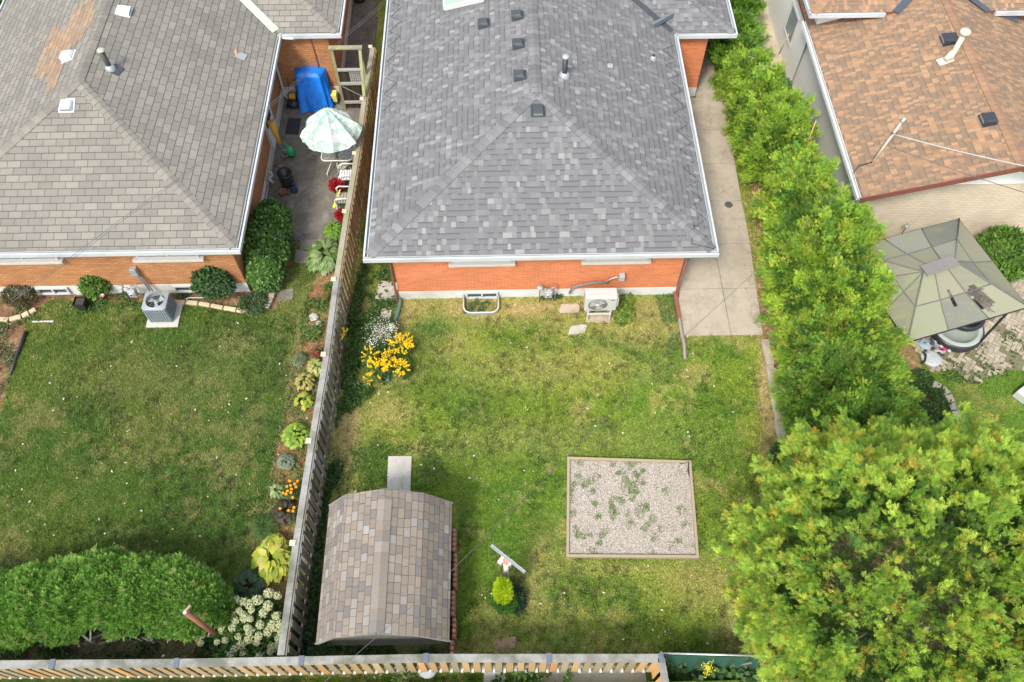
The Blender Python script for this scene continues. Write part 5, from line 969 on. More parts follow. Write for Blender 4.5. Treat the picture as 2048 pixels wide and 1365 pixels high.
for x, y in ((579, 963), (574, 974), (589, 969), (592, 975), (581, 972), (583, 979), (575, 983), (582, 986), (585, 996), (572, 989), (566, 987), (595, 963), (588, 1016), (586, 1023), (577, 1022), (560, 1018)): flower(G(x, y, .36), .045, (.85, .36, .02), mg, 6)
# goldenrod, asters, yellow flowers in the middle yard
def goldenrod(lab, px, py, r, n, zc=.7):
    c = G(px, py, zc); t = thing('goldenrod_plant', lab, 'plant', (c.x, c.y, 0), 'goldenrod in bloom by the fence'); mb = MB(); Ps = []; Ds = []; LP = []
    for i in range(n):
        a = random.random()*6.28; q = math.sqrt(random.random())*r; e = Vector((c.x+q*math.cos(a), c.y+q*math.sin(a), zc+random.uniform(-.1, .08))); b0 = Vector((c.x+.2*q*math.cos(a), c.y+.2*q*math.sin(a), 0)); mb.tube([b0, b0.lerp(e, .6)+Vector((0, 0, .1)), e], .005, 4, cap=False)
        out = Vector((math.cos(a)+random.uniform(-.4, .4), math.sin(a)+random.uniform(-.4, .4), .35)).normalized()
        for k in range(24): Ps.append(e+out*(k/24)*.15+Vector(rdir(1)[0])*.016*(1.4-k/24)); Ds.append(rdir(1)[0])
        for k in range(9): LP.append(b0.lerp(e, random.uniform(.35, .95)))
    mb.build('stem', mat('green_stem', (.12, .2, .05)), t); Ps = np.array([tuple(p) for p in Ps]); Ds = np.array(Ds); m = len(Ps)
    leafy('blossom', Ps, norm(Ds+[0, 0, .3]), norm(rdir(m)+[0, 0, 1.]), rng.uniform(.022, .045, m), rng.uniform(.018, .032, m), pick([(.92, .60, .015, 2), (.95, .70, .03, 1)], m, .1), parent=t, m=PETAL)
    LP = np.array([tuple(p) for p in LP]); m = len(LP); leafy('foliage', LP, norm(rdir(m)*[1, 1, .3]), norm(rdir(m)*.4+[0, 0, 1]), rng.uniform(.08, .15, m), rng.uniform(.02, .035, m), pick([(.06, .13, .03, 1), (.09, .17, .04, 1)], m), parent=t)
goldenrod('largest round goldenrod clump, nearest the brick house', 802, 688, .27, 44); goldenrod('leftmost goldenrod clump of the main group', 740, 712, .18, 16); goldenrod('goldenrod clump in the middle of the main group', 778, 720, .21, 30); goldenrod('goldenrod clump at the right of the main group beside the green pipe', 802, 734, .15, 22); goldenrod('goldenrod clump nearest the shed, just left of the green pipe end', 754, 742, .19, 20); goldenrod('small single goldenrod sprig touching the fence', 689, 667, .09, 6, .9); goldenrod('tiny pale goldenrod sprig below the main group', 733, 762, .05, 3, .4)
w = bush('aster_plant', 'cloud of small white aster flowers above the goldenrod', 'plant', (*G(762, 665, .4)[:2], .35), (.42, .5, .35), 1500, ((.06, .12, .04, 1), (.09, .14, .06, 1)), (.04, .09), .25)
P = np.array([tuple(G(random.gauss(765, 14), random.gauss(660, 12), .62+random.uniform(-.08, .1))) for _ in range(330)]+[tuple(G(random.gauss(745, 6), random.gauss(682, 8), .55)) for _ in range(60)]+[tuple(G(random.gauss(783, 4), random.gauss(655, 4), .6)) for _ in range(70)]); m = len(P)
leafy('blossom', P, rdir(m)*[1, 1, .2], norm(rdir(m)*.3+[0, 0, 1]), np.full(m, .032), np.full(m, .024), pick([(.72, .72, .66, 1)], m, .1), parent=w, m=PETAL)
yf = hosta('spiky yellow flowering weed among the vines behind the green mesh', 1418, 1338, .3, 60, ((.06, .12, .03, 1),), (.1, .16), .4, nm='flowering_weed'); P = np.array([tuple(G(random.gauss(1417, 5), random.gauss(1338, 7), .95)) for _ in range(60)]); m = 60; leafy('blossom', P, rdir(m)*[1, 1, .2], norm(rdir(m)*.3+[0, 0, 1]), np.full(m, .06), np.full(m, .02), pick([(.7, .6, .02, 1)], m), parent=yf, m=PETAL)
# ================================================================ YARD OBJECTS
# air conditioner on its pad
c = G(317, 640); acg = mat('condenser_grey', (.20, .235, .26), .5, .1, 4); acl = mat('condenser_top', (.27, .30, .32), .45, .08, 4)
ax0, ax1, ay0, ay1 = -10.20, -9.52, 12.92, 13.58
tag(MB().box(ax0-.10, ay0-.12, -.02, ax1+.14, ay1+.08, .055).build('concrete_pad', mat('pad_concrete', (.42, .41, .38), .9, .1, 5), bevel=.01), 'square pale concrete pad under the grey air conditioner', 'pad')
AC = thing('air_conditioner', 'grey cube shaped air conditioner with a round top fan in the left yard', 'air conditioner', ((ax0+ax1)/2, (ay0+ay1)/2, .055))
hx, hy_ = (ax0+ax1)/2, (ay0+ay1)/2; Hh = .74
mb = MB(); mb.box(ax0+.03, ay0+.03, .06, ax1-.03, ay1-.03, Hh-.16); mb.box(ax0+.03, ay0+.03, Hh-.158, ax0+.05, ay1-.03, Hh-.03).box(ax1-.05, ay0+.03, Hh-.158, ax1-.03, ay1-.03, Hh-.03).box(ax0+.051, ay0+.03, Hh-.158, ax1-.051, ay0+.05, Hh-.03).box(ax0+.051, ay1-.05, Hh-.158, ax1-.051, ay1-.03, Hh-.03)
for k in range(9):
    u = ax0+.06+k*(ax1-ax0-.12)/8; v = ay0+.06+k*(ay1-ay0-.12)/8
    mb.box(u-.022, ay0+.008, .09, u+.022, ay0+.029, Hh-.06); mb.box(ax1-.029, v-.022, .09, ax1-.008, v+.022, Hh-.06); mb.box(ax0+.008, v-.022, .09, ax0+.029, v+.022, Hh-.06)
for z in (.25, .42, .59): mb.box(ax0+.004, ay0+.004, z, ax1-.004, ay0+.007, z+.012)
mb.build('cabinet', acg, AC)
mb = MB(); R_ = .265; nn_ = 48; outer = []; 
for k in range(nn_):
    a = 2*math.pi*k/nn_; ca, sa = math.cos(a), math.sin(a); q_ = min((ax1-ax0)/2/max(abs(ca), 1e-6), (ay1-ay0)/2/max(abs(sa), 1e-6)); q_ = min(q_, .43); outer.append((q_*ca, q_*sa))
vs = [(hx+o[0], hy_+o[1], Hh) for o in outer]+[(hx+R_*math.cos(2*math.pi*k/nn_), hy_+R_*math.sin(2*math.pi*k/nn_), Hh+.03) for k in range(nn_)]+[(hx+R_*.97*math.cos(2*math.pi*k/nn_), hy_+R_*.97*math.sin(2*math.pi*k/nn_), Hh-.12) for k in range(nn_)]+[(hx+o[0], hy_+o[1], Hh-.05) for o in outer]
mb.add(vs, [(k, (k+1) % nn_, nn_+(k+1) % nn_, nn_+k) for k in range(nn_)]+[(nn_+k, nn_+(k+1) % nn_, 2*nn_+(k+1) % nn_, 2*nn_+k) for k in range(nn_)]+[(3*nn_+k, 3*nn_+(k+1) % nn_, (k+1) % nn_, k) for k in range(nn_)]); mb.build('top_panel', acl, AC)
MB().lathe((hx, hy_, Hh-.13), [(.001, 0), (R_, 0)], 32).build('well', mat('dark_well', (.015, .018, .02), .7), AC)
mb = MB(); mb.lathe((hx, hy_, Hh-.10), [(.001, .05), (.06, .045), (.065, 0)], 14)
for k in range(3):
    a = k*2.094+.4; ca, sa = math.cos(a), math.sin(a); L_ = lambda r, t, z: (hx+r*math.cos(a+t), hy_+r*math.sin(a+t), Hh-.10+z); mb.add([L_(.05, -.4, 0), L_(.24, -.1, .0), L_(.24, .75, .045), L_(.05, .6, .04)], [(0, 1, 2, 3)])
mb.build('fan', mat('fan_grey', (.36, .38, .40), .4, .1), AC)
mb = MB()
for r in (.08, .14, .20, .255):
    mb.tube([(hx+r*math.cos(k*math.pi/12), hy_+r*math.sin(k*math.pi/12), Hh+.02+.01*(1-r/.26)) for k in range(25)], .003, 4, cap=False)
for k in range(6): a = k*math.pi/3; mb.tube([(hx, hy_, Hh+.035), (hx+R_*math.cos(a), hy_+R_*math.sin(a), Hh+.025)], .004, 4, cap=False)
mb.build('fan_guard', acg, AC)
def meter(loc, lab, col):
    c = Vector(loc); t = thing('gas_meter', lab, 'gas meter', (c.x, c.y, 0)); m = mat('meter_grey', (.34, .37, .39), .5, .15, 8)
    MB().box(c.x-.11, c.y-.09, .34, c.x+.11, c.y+.07, .62).build('meter_body', m, t, bevel=.02); MB().lathe((c.x, c.y-.09, .50), [(.001, 0), (.07, 0), (.07, .03), (.05, .04)], 14, M=Matrix.Rotation(math.pi/2, 3, 'X')).build('dial', mat('dial_face', (.5, .5, .48)), t)
    MB().tube([(c.x-.07, c.y, .6), (c.x-.07, c.y, .72), (c.x-.25, c.y+.02, .72), (c.x-.25, c.y+.02, .02)], .018, 7).tube([(c.x+.07, c.y, .6), (c.x+.07, c.y, .72), (c.x+.2, c.y+.04, .72), (c.x+.2, c.y+.12, .72)], .018, 7).tube([(c.x+.2, c.y+.04, .72), (c.x+.2, c.y+.04, .02)], .016, 7).build('pipe', greymetal, t)
    MB().lathe((c.x-.25, c.y+.02, .72), [(.001, .06), (.08, .05), (.09, 0), (.03, -.05)], 12).build('regulator', m, t)
meter((G(1095, 592).x, 13.45, 0), 'grey gas meter on pipes against the orange brick house', 1); meter((G(282, 590).x+.0, 13.72, 0), 'grey gas meter with pipes behind the air conditioner by the tan brick wall', 1)
t = thing('electric_disconnect', 'grey electric box with conduit on the tan brick wall above the air conditioner', 'electric box', (G(300, 590).x, 13.98, 0)); ex = t.location.x
MB().box(ex-.09, 13.88, 1.02, ex+.09, 14.03, 1.32).build('box', greymetal, t, bevel=.01); MB().tube([(ex, 13.94, 1.02), (ex+.12, 13.9, .5), (ex+.2, 13.8, .1)], .025, 7).tube([(ex+.06, 13.94, 1.02), (ex+.2, 13.9, .5), (ex+.28, 13.8, .1)], .02, 7).build('conduit', mat('conduit_grey', (.12, .13, .14)), t)
# mini split heat pump on white legs
MS = thing('heat_pump', 'white heat pump unit on a white stand in front of the orange brick wall', 'heat pump', (2.75, 12.95, 0)); msw = mat('appliance_white', (.47, .47, .455), .4, .04, 3)
mx0, mx1, my0, my1, mz0, mz1 = 2.30, 3.20, 12.78, 13.14, .52, 1.16
MB().box(mx0, my0, mz0, mx1, my1, mz1).build('cabinet', msw, MS, bevel=.025)
MB().box(mx1-.02, my0+.05, mz0+.12, mx1+.055, my1-.05, mz0+.48).build('side_cover', msw, MS, bevel=.02)
MB().box(mx0+.1, my1-.12, mz1+.001, mx1-.1, my1-.10, mz1+.012).box(mx0+.1, my0+.10, mz1+.001, mx1-.1, my0+.12, mz1+.010).build('top_rib', msw, MS)
fc = Vector((mx0+.36, my0-.004, (mz0+mz1)/2)); MX = Matrix.Rotation(math.pi/2, 3, 'X')
MB().lathe(fc, [(.001, .004), (.27, .004), (.27, -.01)], 28, M=MX).build('fan_recess', mat('fan_shadow', (.14, .14, .135), .6), MS)
mb = MB()
for k in range(3):
    a = k*2.094+.5; ca, sa = math.cos(a), math.sin(a); q = lambda r, t, z: (fc.x+r*math.cos(a+t), fc.y-.010-z, fc.z+r*math.sin(a+t)); mb.add([q(.05, -.3, 0), q(.24, -.2, .0), q(.24, .85, .006), q(.05, .8, .006)], [(3, 2, 1, 0)])
mb.build('fan', mat('fan_pale', (.36, .355, .33)), MS)
mb = MB()
for r in (.07, .12, .17, .22, .27): mb.tube([(fc.x+r*math.cos(k*math.pi/14), fc.y-.022, fc.z+r*math.sin(k*math.pi/14)) for k in range(29)], .0035, 4, cap=False)
for k in range(12): a = k*math.pi/6; mb.tube([(fc.x, fc.y-.022, fc.z), (fc.x+.28*math.cos(a), fc.y-.018, fc.z+.28*math.sin(a))], .003, 4, cap=False)
mb.lathe(fc+Vector((0, -.02, 0)), [(.001, .012), (.05, .01), (.055, 0)], 16, M=MX); mb.build('fan_guard', msw, MS)
MB().box(mx1-.19, my0-.004, mz1-.13, mx1-.07, my0+.0, mz1-.105).build('logo_plate', mat('dark_print', (.05, .05, .06)), MS)
for x in (mx0+.12, mx1-.14):
    for y in (my0+.02, my1-.04): MB().bar((x, y, mz0), (x, y, .02), .05, .05).build('leg', msw, MS)
MB().bar((mx0+.10, my0+.0, .36), (mx1-.12, my0+.0, .36), .05, .05).bar((mx0+.12, my0+.04, .40), (mx0+.12, my1-.04, .40), .04, .04).bar((mx1-.14, my0+.04, .40), (mx1-.14, my1-.04, .40), .04, .04).build('stand_rail', msw, MS)
ls = thing('refrigerant_line', 'dark insulated pipe curving along the orange brick wall behind the heat pump', 'pipe', (2.2, 13.5, 0))
MB().tube([(1.95, 13.56, .30), (1.97, 13.54, .50), (2.1, 13.54, .66), (2.3, 13.54, .74), (2.6, 13.56, .80), (3.0, 13.56, .80)], .035, 8).build('insulated_pipe', mat('pipe_grey', (.16, .17, .18)), ls)
MB().tube([(2.95, 13.58, .82), (3.1, 13.58, .95), (3.22, 13.58, 1.03), (3.33, 13.58, 1.02)], .025, 7).build('flex_conduit', galv, ls); MB().box(3.31, 13.5, .93, 3.47, 13.66, 1.14).build('junction_box', mat('box_grey', (.36, .38, .39), .4), ls, bevel=.01)
# window well
WX0, WX1 = G(928, 600).x, G(997, 600).x; t = thing('window_well', 'white rimmed window well with weeds inside against the brick house', 'window well', ((WX0+WX1)/2, 13.3, 0))
def wellpts(z, e=0): 
    r = .22; x0, x1, y0, y1 = WX0-e, WX1+e, 13.665, 13.03-e; return [(x0, y0, z), (x0, y1+r, z)]+[(x0+r-r*math.cos(a), y1+r-r*math.sin(a), z) for a in (.4, .8, 1.2)]+[(x0+r, y1, z), (x1-r, y1, z)]+[(x1-r+r*math.sin(a), y1+r-r*math.cos(a), z) for a in (.4, .8, 1.2)]+[(x1, y1+r, z), (x1, y0, z)]
a_ = wellpts(.15); b_w = wellpts(-.15); n = len(a_); MB().add(a_+b_w, [(i, i+1, n+i+1, n+i) for i in range(n-1)]).build('liner', galv, t); mb = MB(); mb.tube([Vector(p)+Vector((0, 0, .01)) for p in a_], .026, 6); mb.build('rim', white, t)
l_ = leafy('weeds', *weedpatch([(WX0+.1+.09*i, 13.15+.1*(i % 4), 0) for i in range(7)], 40, (.06, .12), .4, ((.05, .13, .03, 1), (.12, .2, .08, 1)), .05, .6, .1), parent=t); tag(l_, kind='stuff')
# drain pipes
grn = mat('green_drain', (.075, .17, .15), .5, .15, 6)
def ribbed(pts, r, m, name, lab):
    P_ = []; R2 = []
    for i in range(len(pts)-1):
        a, b = Vector(pts[i]), Vector(pts[i+1]); n = max(2, int((b-a).length/.03))
        for k in range(n): P_.append(a.lerp(b, k/n)); R2.append(r*(1 if len(R2) % 2 else .9))
    P_.append(Vector(pts[-1])); R2.append(r); return tag(MB().tube(P_, R2, 10).build(name, m), lab, 'drain pipe')
ribbed([G(800, 598, .08), G(799, 612, .07), G(795, 628, .07), G(789, 643, .07)], .06, grn, 'drain_pipe', 'green ribbed drain pipe leading from the brick house corner')
ribbed([G(781, 685, .08), G(779, 700, .07), G(777, 730, .07), G(776, 763, .07)], .055, grn, 'drain_pipe', 'green drain pipe end lying under the goldenrod')
tag(MB().bar(G(1349, 583, .12), G(1359, 640, .08), .10, .08).build('downspout_extension', mat('brown_metal', (.22, .085, .055), .5, .15)), 'flat brown downspout extension along the driveway edge', 'downspout')
ribbed([G(1359, 638, .08), G(1363, 665, .08), G(1369, 690, .08), G(1370, 718, .07)], .055, mat('grey_brown_hose', (.27, .22, .20), .7, .1), 'drain_pipe', 'grey brown ribbed drain hose crossing from driveway to lawn')
# slabs
def slab(lab, pts, m, th=.05, nm='stepping_stone'):
    w = [G(*p) for p in pts]; mb = MB(); mb.prism([(p.x, p.y) for p in w][::-1], -.03, th); return tag(mb.build(nm, m, bevel=.012), lab, 'paving slab')
st1 = mat_concrete('slab_grey', (.42, .40, .35), (.33, .31, .27), 2, (.25, .24, .18)); st2 = mat_concrete('slab_tan', (.46, .37, .30), (.36, .29, .23), 2, (.25, .2, .15))
slab('large square grey slab beside the corner of the brick house', [(760, 563), (797, 567), (795, 602), (750, 600), (753, 585)], st1)
slab('narrow mossy slab below the large square slab', [(764, 620), (785, 622), (780, 642), (759, 643)], st1)
slab('octagonal buff slab left of the heat pump', [(1123, 610), (1155, 609), (1160, 615), (1159, 624), (1152, 627), (1122, 627), (1118, 620)], st2)
slab('pale broken slab in the grass below the heat pump', [(1140, 655), (1163, 650), (1175, 652), (1170, 666), (1152, 670), (1136, 670)], mat_concrete('slab_pale', (.42, .41, .37), (.32, .31, .27), 3, (.3, .27, .2)))
slab('tan slab under the heat pump stand', [(1176, 630), (1220, 630), (1221, 646), (1173, 645)], st2, .02)
slab('long pale concrete slab at the door end of the shed', [(777, 914), (824, 914), (821, 985), (774, 984)], mat_concrete('slab_long', (.46, .45, .42), (.38, .36, .32), 1.5, (.33, .31, .24)), .06)
slab('flat tan stone near the back fence', [(985, 1282), (1010, 1273), (1034, 1273), (1031, 1298), (990, 1300)], mat_concrete('slab_brown', (.27, .19, .13), (.22, .16, .11), 2, (.17, .14, .08)), .02)
slab('broken slab in the side yard beside the big shrub', [(603, 468), (636, 466), (634, 500), (600, 502)], conc_p, .03); slab('cracked slab in the moss of the side yard', [(592, 500), (630, 506), (622, 528), (588, 526)], conc_p, .03); slab('mossy slab in the side yard nearest the lawn', [(560, 580), (588, 578), (585, 600), (555, 604)], conc_p, .02)
slab('pale grey slab beyond the back fence', [(968, 1345), (1010, 1345), (1008, 1400), (965, 1400)], mat_concrete('slab_far', (.4, .4, .37), (.33, .33, .3)), .05); slab('long light paving beyond the back fence', [(1060, 1347), (1290, 1340), (1300, 1420), (1060, 1420)], mat_concrete('slab_far2', (.42, .38, .3), (.34, .31, .25)), .05)
struct(MB().prism([(-2.0, .2), (4, .2), (4, 2.6), (-2.0, 2.6)], .5, .56).build('back_paving', mat_concrete('slab_far3', (.33, .31, .26), (.26, .25, .2))))
# curb blocks along the hedge and edging stones
cb = mat_concrete('curb_concrete', (.42, .38, .30), (.34, .30, .23), 2, (.24, .2, .14)); cy = [6.95, 7.75, 8.6, 9.45, 10.3, 11.15, 12.0]
for i in range(6):
    y0, y1 = cy[i]+.01, cy[i+1]-.01; x0 = float(np.interp((y0+y1)/2, [7, 9, 12.5], [7.27, 7.24, 7.36])); tag(MB().box(x0, y0, -.02, x0+.22, y1, .13).build('curb_block', cb, bevel=.012), ['curb block half hidden by the dark shrub near the big cedar', 'second concrete curb block up from the dark shrub', 'concrete curb block level with the top of the gravel bed', 'fourth concrete curb block from the shrub, beside the middle of the lawn', 'fifth concrete curb block, second nearest the driveway', 'concrete curb block touching the end of the driveway'][i], 'curb', 'curb blocks between lawn and cedar hedge')
def stones(pts, w, h, m, lab, grp, nm='edging_stone', gap=.015):
    for i in range(len(pts)-1):
        a, b = Vector(pts[i]), Vector(pts[i+1]); a.z = b.z = 0; d = (b-a).normalized(); k = random.uniform(.85, 1.15); N_ = len(pts)-1; od = ['first', 'second', 'third', 'fourth', 'fifth', 'sixth', 'seventh', 'eighth', 'ninth'][i] if i < N_-1 else 'last'; tag(MB().bar(a+d*gap+Vector((0, 0, h/2-.01)), b-d*gap+Vector((0, 0, h/2-.01)), w*random.uniform(.9, 1.1), h, col=(k, k, k)).build(nm, m, bevel=.02), od+' '+lab, 'edging stone', grp)
es = mat_attr_col = mat_wood('grey_stone', (.30, .26, .22), (.40, .36, .30), s=.6); es2 = mat_wood('buff_stone', (.42, .33, .22), (.52, .42, .29), s=.6)
stones([G(*p) for p in ((1862, 770), (1880, 778), (1893, 792), (1901, 808), (1907, 824), (1914, 838), (1920, 852), (1927, 867), (1933, 882), (1942, 897))], .2, .12, es, 'stone of the curved edging by the right lawn, counting from the tub', 'curved stone edging of the right yard')
stones([G(*p) for p in ((577, 487), (573, 512), (566, 535), (560, 560), (548, 580), (543, 600), (533, 620))], .16, .12, es, 'grey edging stone of the large glossy shrub bed, counting from the patio', 'stones around the glossy shrub')
stones([G(*p) for p in ((345, 606), (372, 607), (398, 609), (422, 613), (448, 618), (474, 622), (498, 626))], .13, .10, es2, 'buff edging stone below the tan brick wall, counting from the air conditioner', 'buff edging below the tan brick wall')
stones([G(*p) for p in ((-12, 640), (20, 642), (45, 635), (60, 628), (74, 620))], .15, .10, es2, 'buff edging stone of the leafy bed at the far left, counting rightwards', 'buff edging at the far left')
tag(MB().tube([G(52, 664, .05), G(42, 690, .05), G(32, 715, .05), G(20, 750, .05)], [.05, .05, .04, .03], 7).build('edging_strip', black), 'black plastic edging pipe along the left side of the left lawn', 'edging')
tag(MB().box(G(78, 606).x, 13.05, -.02, G(120, 606).x, 13.09, .03).build('well_edge', white), 'white edge of the window well by the mulch bed', 'window well')
t = thing('plant_pot', 'black square pot in the mulch beside the rose bush', 'pot', (G(174, 598).x, 13.55, 0)); px_ = t.location.x; MB().add([(px_-.11, 13.44, 0), (px_+.11, 13.44, 0), (px_+.11, 13.66, 0), (px_-.11, 13.66, 0), (px_-.15, 13.40, .36), (px_+.15, 13.40, .36), (px_+.15, 13.70, .36), (px_-.15, 13.70, .36)], [(0, 1, 5, 4), (1, 2, 6, 5), (2, 3, 7, 6), (3, 0, 4, 7), (0, 3, 2, 1)]).build('pot', black, t); MB().box(px_-.12, 13.43, .30, px_+.12, 13.67, .31).build('soil', mat('dark_soil', (.05, .04, .03)), t)
tag(MB().tube([G(373, 603, .05), G(373, 598, .18), G(378, 596, .2), G(408, 596, .22), G(416, 588, .25), G(418, 584, .3)], .018, 6).build('vent_hose', greymetal), 'thin grey pipe bent low across the mulch bed', 'pipe')
tag(MB().box(G(638, 648).x-.07, G(638, 648).y-.07, 0, G(638, 648).x+.06, G(638, 648).y+.07, .06).build('white_tag', mat('pale_blue_plastic', (.55, .62, .66))), 'small pale blue plate lying in the fence bed', 'plate')
c = G(628, 636); tag(MB().lathe((c.x, c.y, 0), [(.12, 0), (.15, .05), (.1, .1), (.001, .12)], 7, smooth=False).build('rock', mat('pale_rock', (.38, .38, .35), .9)), 'rounded pale rock above the small blue plate', 'rock')
# clothesline pole with T bar + golden conifer
t = thing('clothesline_pole', 'white peeling clothesline post with a metal cross bar in the lawn', 'clothesline pole', (-.03, 5.05, 0)); ppx = mat('peeling_white', (.60, .58, .55), .7, .15, 9, stain=(.42, .22, .13)); top = G(1012, 1121, 2.2); base = Vector((top.x, top.y-.0, 0))
MB().tube([base+Vector((0, 0, -.05)), base+Vector((0, 0, .9))], .06, 12).build('base_sleeve', mat('rusty_brown', (.2, .11, .08), .8), t)
MB().tube([base+Vector((0, 0, .9)), top], .062, 14).build('pole', ppx, t); MB().lathe(top, [(.072, -.12), (.072, .0), (.05, .012), (.001, .014)], 14).build('pole_cap', mat('rust_red', (.45, .2, .14), .8), t)
a, b = G(982, 1092, 2.2), G(1050, 1146, 2.2); a.z = b.z = 2.22; off = Vector((.0, .10, 0)); MB().bar(a, b, .07, .03).bar(a+Vector((-.02, -.025, .03)), b+Vector((-.02, -.025, .03)), .012, .03).build('cross_bar', galv, t)
d_ = (b-a).normalized(); MB().box(-.05, -.10, -.09, .05, .10, .0, Matrix.Translation(top+Vector((-.09, .02, 0))) @ d_.to_track_quat('X', 'Z').to_matrix().to_4x4()).box(-.04, -.06, -.10, .04, .06, .0, Matrix.Translation(top+Vector((.10, -.03, -.04))) @ d_.to_track_quat('X', 'Z').to_matrix().to_4x4()).build('bracket', ppx, t)
gb = thing('golden_conifer', 'small bright yellow green columnar conifer at the clothesline post', 'shrub', (base.x-.06, 4.80, 0))
MB().tube([(base.x-.06, 4.83, 0), (base.x-.06, 4.83, .9)], [.03, .01], 6).build('trunk', barkr, gb)
cb_ = (base.x-.08, 4.80, .85); cb_ = (base.x-.08, 4.82, 1.0); p1, o1 = shell_pts(1500, cb_, (.145, .145, .86), -.9, .1, 3); up = p1[:, 2] > .66; Cc = p1; 
leafy('crown', *sprays(p1[up], norm(o1[up]+[0, 0, .6]), 9, .05, .08, .014, ((.42, .55, .02, 3), (.55, .60, .02, 1), (.28, .45, .02, 1)), 5, .5), parent=gb, m=FROND)
p2, o2 = shell_pts(900, (base.x-.04, 4.78, .35), (.22, .2, .38), -.8, .1, 3); leafy('lower_foliage', *sprays(p2, o2, 8, .06, .08, .015, ((.05, .15, .03, 2), (.10, .24, .03, 1)), 5, .3), parent=gb, m=FROND)
bush('dark_shrub', 'dark blue green low shrub right of the golden conifer', 'shrub', (base.x+.24, 4.85, .18), (.20, .34, .24), 1800, ((.025, .06, .035, 1), (.035, .075, .03, 1)), (.04, .08), .4)
# brown pole leaning in the lower left corner
t = thing('leaning_post', 'rusty brown round post leaning over the clipped hedge beside the hydrangea', 'post', (*G(432, 1262, .2)[:2], 0)); a, b = G(430, 1268, 1.35), G(370, 1225, 2.35)
MB().tube([a, b], .055, 12).build('post', mat('red_rust_wood', (.20, .075, .045), .8, .3, 10), t); MB().lathe(b, [(.03, -.02), (.045, .0), (.035, .02), (.001, .03)], 10).build('cap', mat('bright_cap', (.75, .78, .8), .3), t); MB().bar(b+Vector((.02, .03, .02)), G(381, 1211, 2.45), .05, .03).build('bracket', mat('weathered_pink_wood', (.3, .18, .13)), t)
bm_ = MB(); bm_.tube([G(385, 1306, .3), G(394, 1285, .7), G(404, 1275, .8), G(412, 1278, .7)], [.03, .03, .02, .015], 7); tag(bm_.build('dead_stump', mat('rust_leaf', (.22, .09, .04), .9)), 'curled reddish brown dead stalk beside the leaning post', 'stalk')
tag(MB().lathe((G(858, 1312).x, 3.35, 0), [(.20, 0), (.24, .32), (.2, .36), (.12, .40), (.001, .41)], 14).build('stone_lantern', mat('mottled_stone', (.3, .33, .34), .9, .3, 12)), 'lumpy grey stone behind the back fence near the shed corner', 'stone')
t = thing('storage_bin', 'dark grey lidded bin beyond the back fence', 'bin', (G(797, 1360, .8).x, 2.35, 0)); bx = t.location.x; MB().add([(bx-.15, 2.2, .5), (bx+.15, 2.2, .5), (bx+.15, 2.55, .5), (bx-.15, 2.55, .5), (bx-.17, 2.16, 1.0), (bx+.17, 2.16, 1.0), (bx+.17, 2.6, 1.0), (bx-.17, 2.6, 1.0)], [(0, 1, 5, 4), (1, 2, 6, 5), (2, 3, 7, 6), (3, 0, 4, 7)]).build('body', dkmetal, t); MB().box(bx-.19, 2.14, 1.0, bx+.19, 2.62, 1.05).box(bx-.1, 2.3, 1.051, bx+.1, 2.34, 1.065).build('lid', mat('lid_grey', (.1, .11, .12)), t, bevel=.01)
# ================================================================ PATIO of the left house
t = thing('patio_umbrella', 'white umbrella with pale green leaf print over the glass patio table', 'umbrella', (-5.2, 19.2, 0))
um, n_, b_ = newmat('umbrella_print'); tc_ = nd(n_, 'ShaderNodeTexCoord'); f1 = noise(n_, tc_.outputs['Object'], 2.6, 5, .75); vo = nd(n_, 'ShaderNodeTexVoronoi'); vo.inputs['Scale'].default_value = 6.5; n_.links.new(tc_.outputs['Object'], vo.inputs['Vector'])
c_ = ramp(n_, f1, ((.40, (.48, .49, .47)), (.50, (.39, .45, .41)), (.55, (.14, .30, .23)), (.60, (.50, .53, .51)))); c_ = mixc(n_, ramp(n_, vo.outputs['Distance'], ((.11, (.9, .9, .9)), (.15, (0, 0, 0)))), c_, (.05, .16, .13)); n_.links.new(c_, b_.inputs['Base Color']); b_.inputs['Roughness'].default_value = .7
uc = G(652, 216, 2.25); ctr = Vector((G(660, 258, 1.95).x, G(660, 258, 1.95).y, 0)); tip_ = Vector((uc.x, uc.y, 2.28))
vs = [tip_]; NR, NS = 8, 64; fs = []
for i in range(1, NR+1):
    f = i/NR
    for k in range(NS):
        a = 2*math.pi*k/NS+.2; seg = (a-.2) % (2*math.pi/8)/(2*math.pi/8); sc = 1-.10*math.sin(math.pi*seg)*f; rr = f*.97*sc; ctk = tip_.lerp(Vector((ctr.x, ctr.y, 1.86)), f)
        z = 2.28-.40*f**1.15-.15*math.sin(math.pi*seg)*f*(1-f*.3)-(.06 if i == NR else 0)*1+.012*random.uniform(-1, 1)*f
        wob_ = 1+.025*random.uniform(-1, 1)*(i == NR); vs.append((ctk.x+rr*wob_*math.cos(a), ctk.y+rr*.94*wob_*math.sin(a), z-.14*(f*math.sin(a))*.3))
for k in range(NS): fs.append((0, 1+k, 1+(k+1) % NS))
for i in range(NR-1):
    for k in range(NS): fs.append((1+i*NS+k, 1+(i+1)*NS+k, 1+(i+1)*NS+(k+1) % NS, 1+i*NS+(k+1) % NS))
MB().add(vs, fs, False).build('canopy', um, t); MB().tube([(ctr.x, ctr.y-.05, .05), (ctr.x, ctr.y-.02, 1.2), tip_+Vector((0, 0, .04))], .02, 8).build('pole', mat('dark_pole', (.05, .07, .06), .4), t); MB().lathe(tip_, [(.03, 0), (.025, .04), (.001, .06)], 8).build('finial', black, t)
mb = MB()
for k in range(8): a = 2*math.pi*k/8+.2; mb.tube([tip_+Vector((0, 0, -.05)), (ctr.x+.88*math.cos(a), ctr.y+.83*math.sin(a), 1.80)], .008, 5)
mb.build('ribs', greymetal, t)
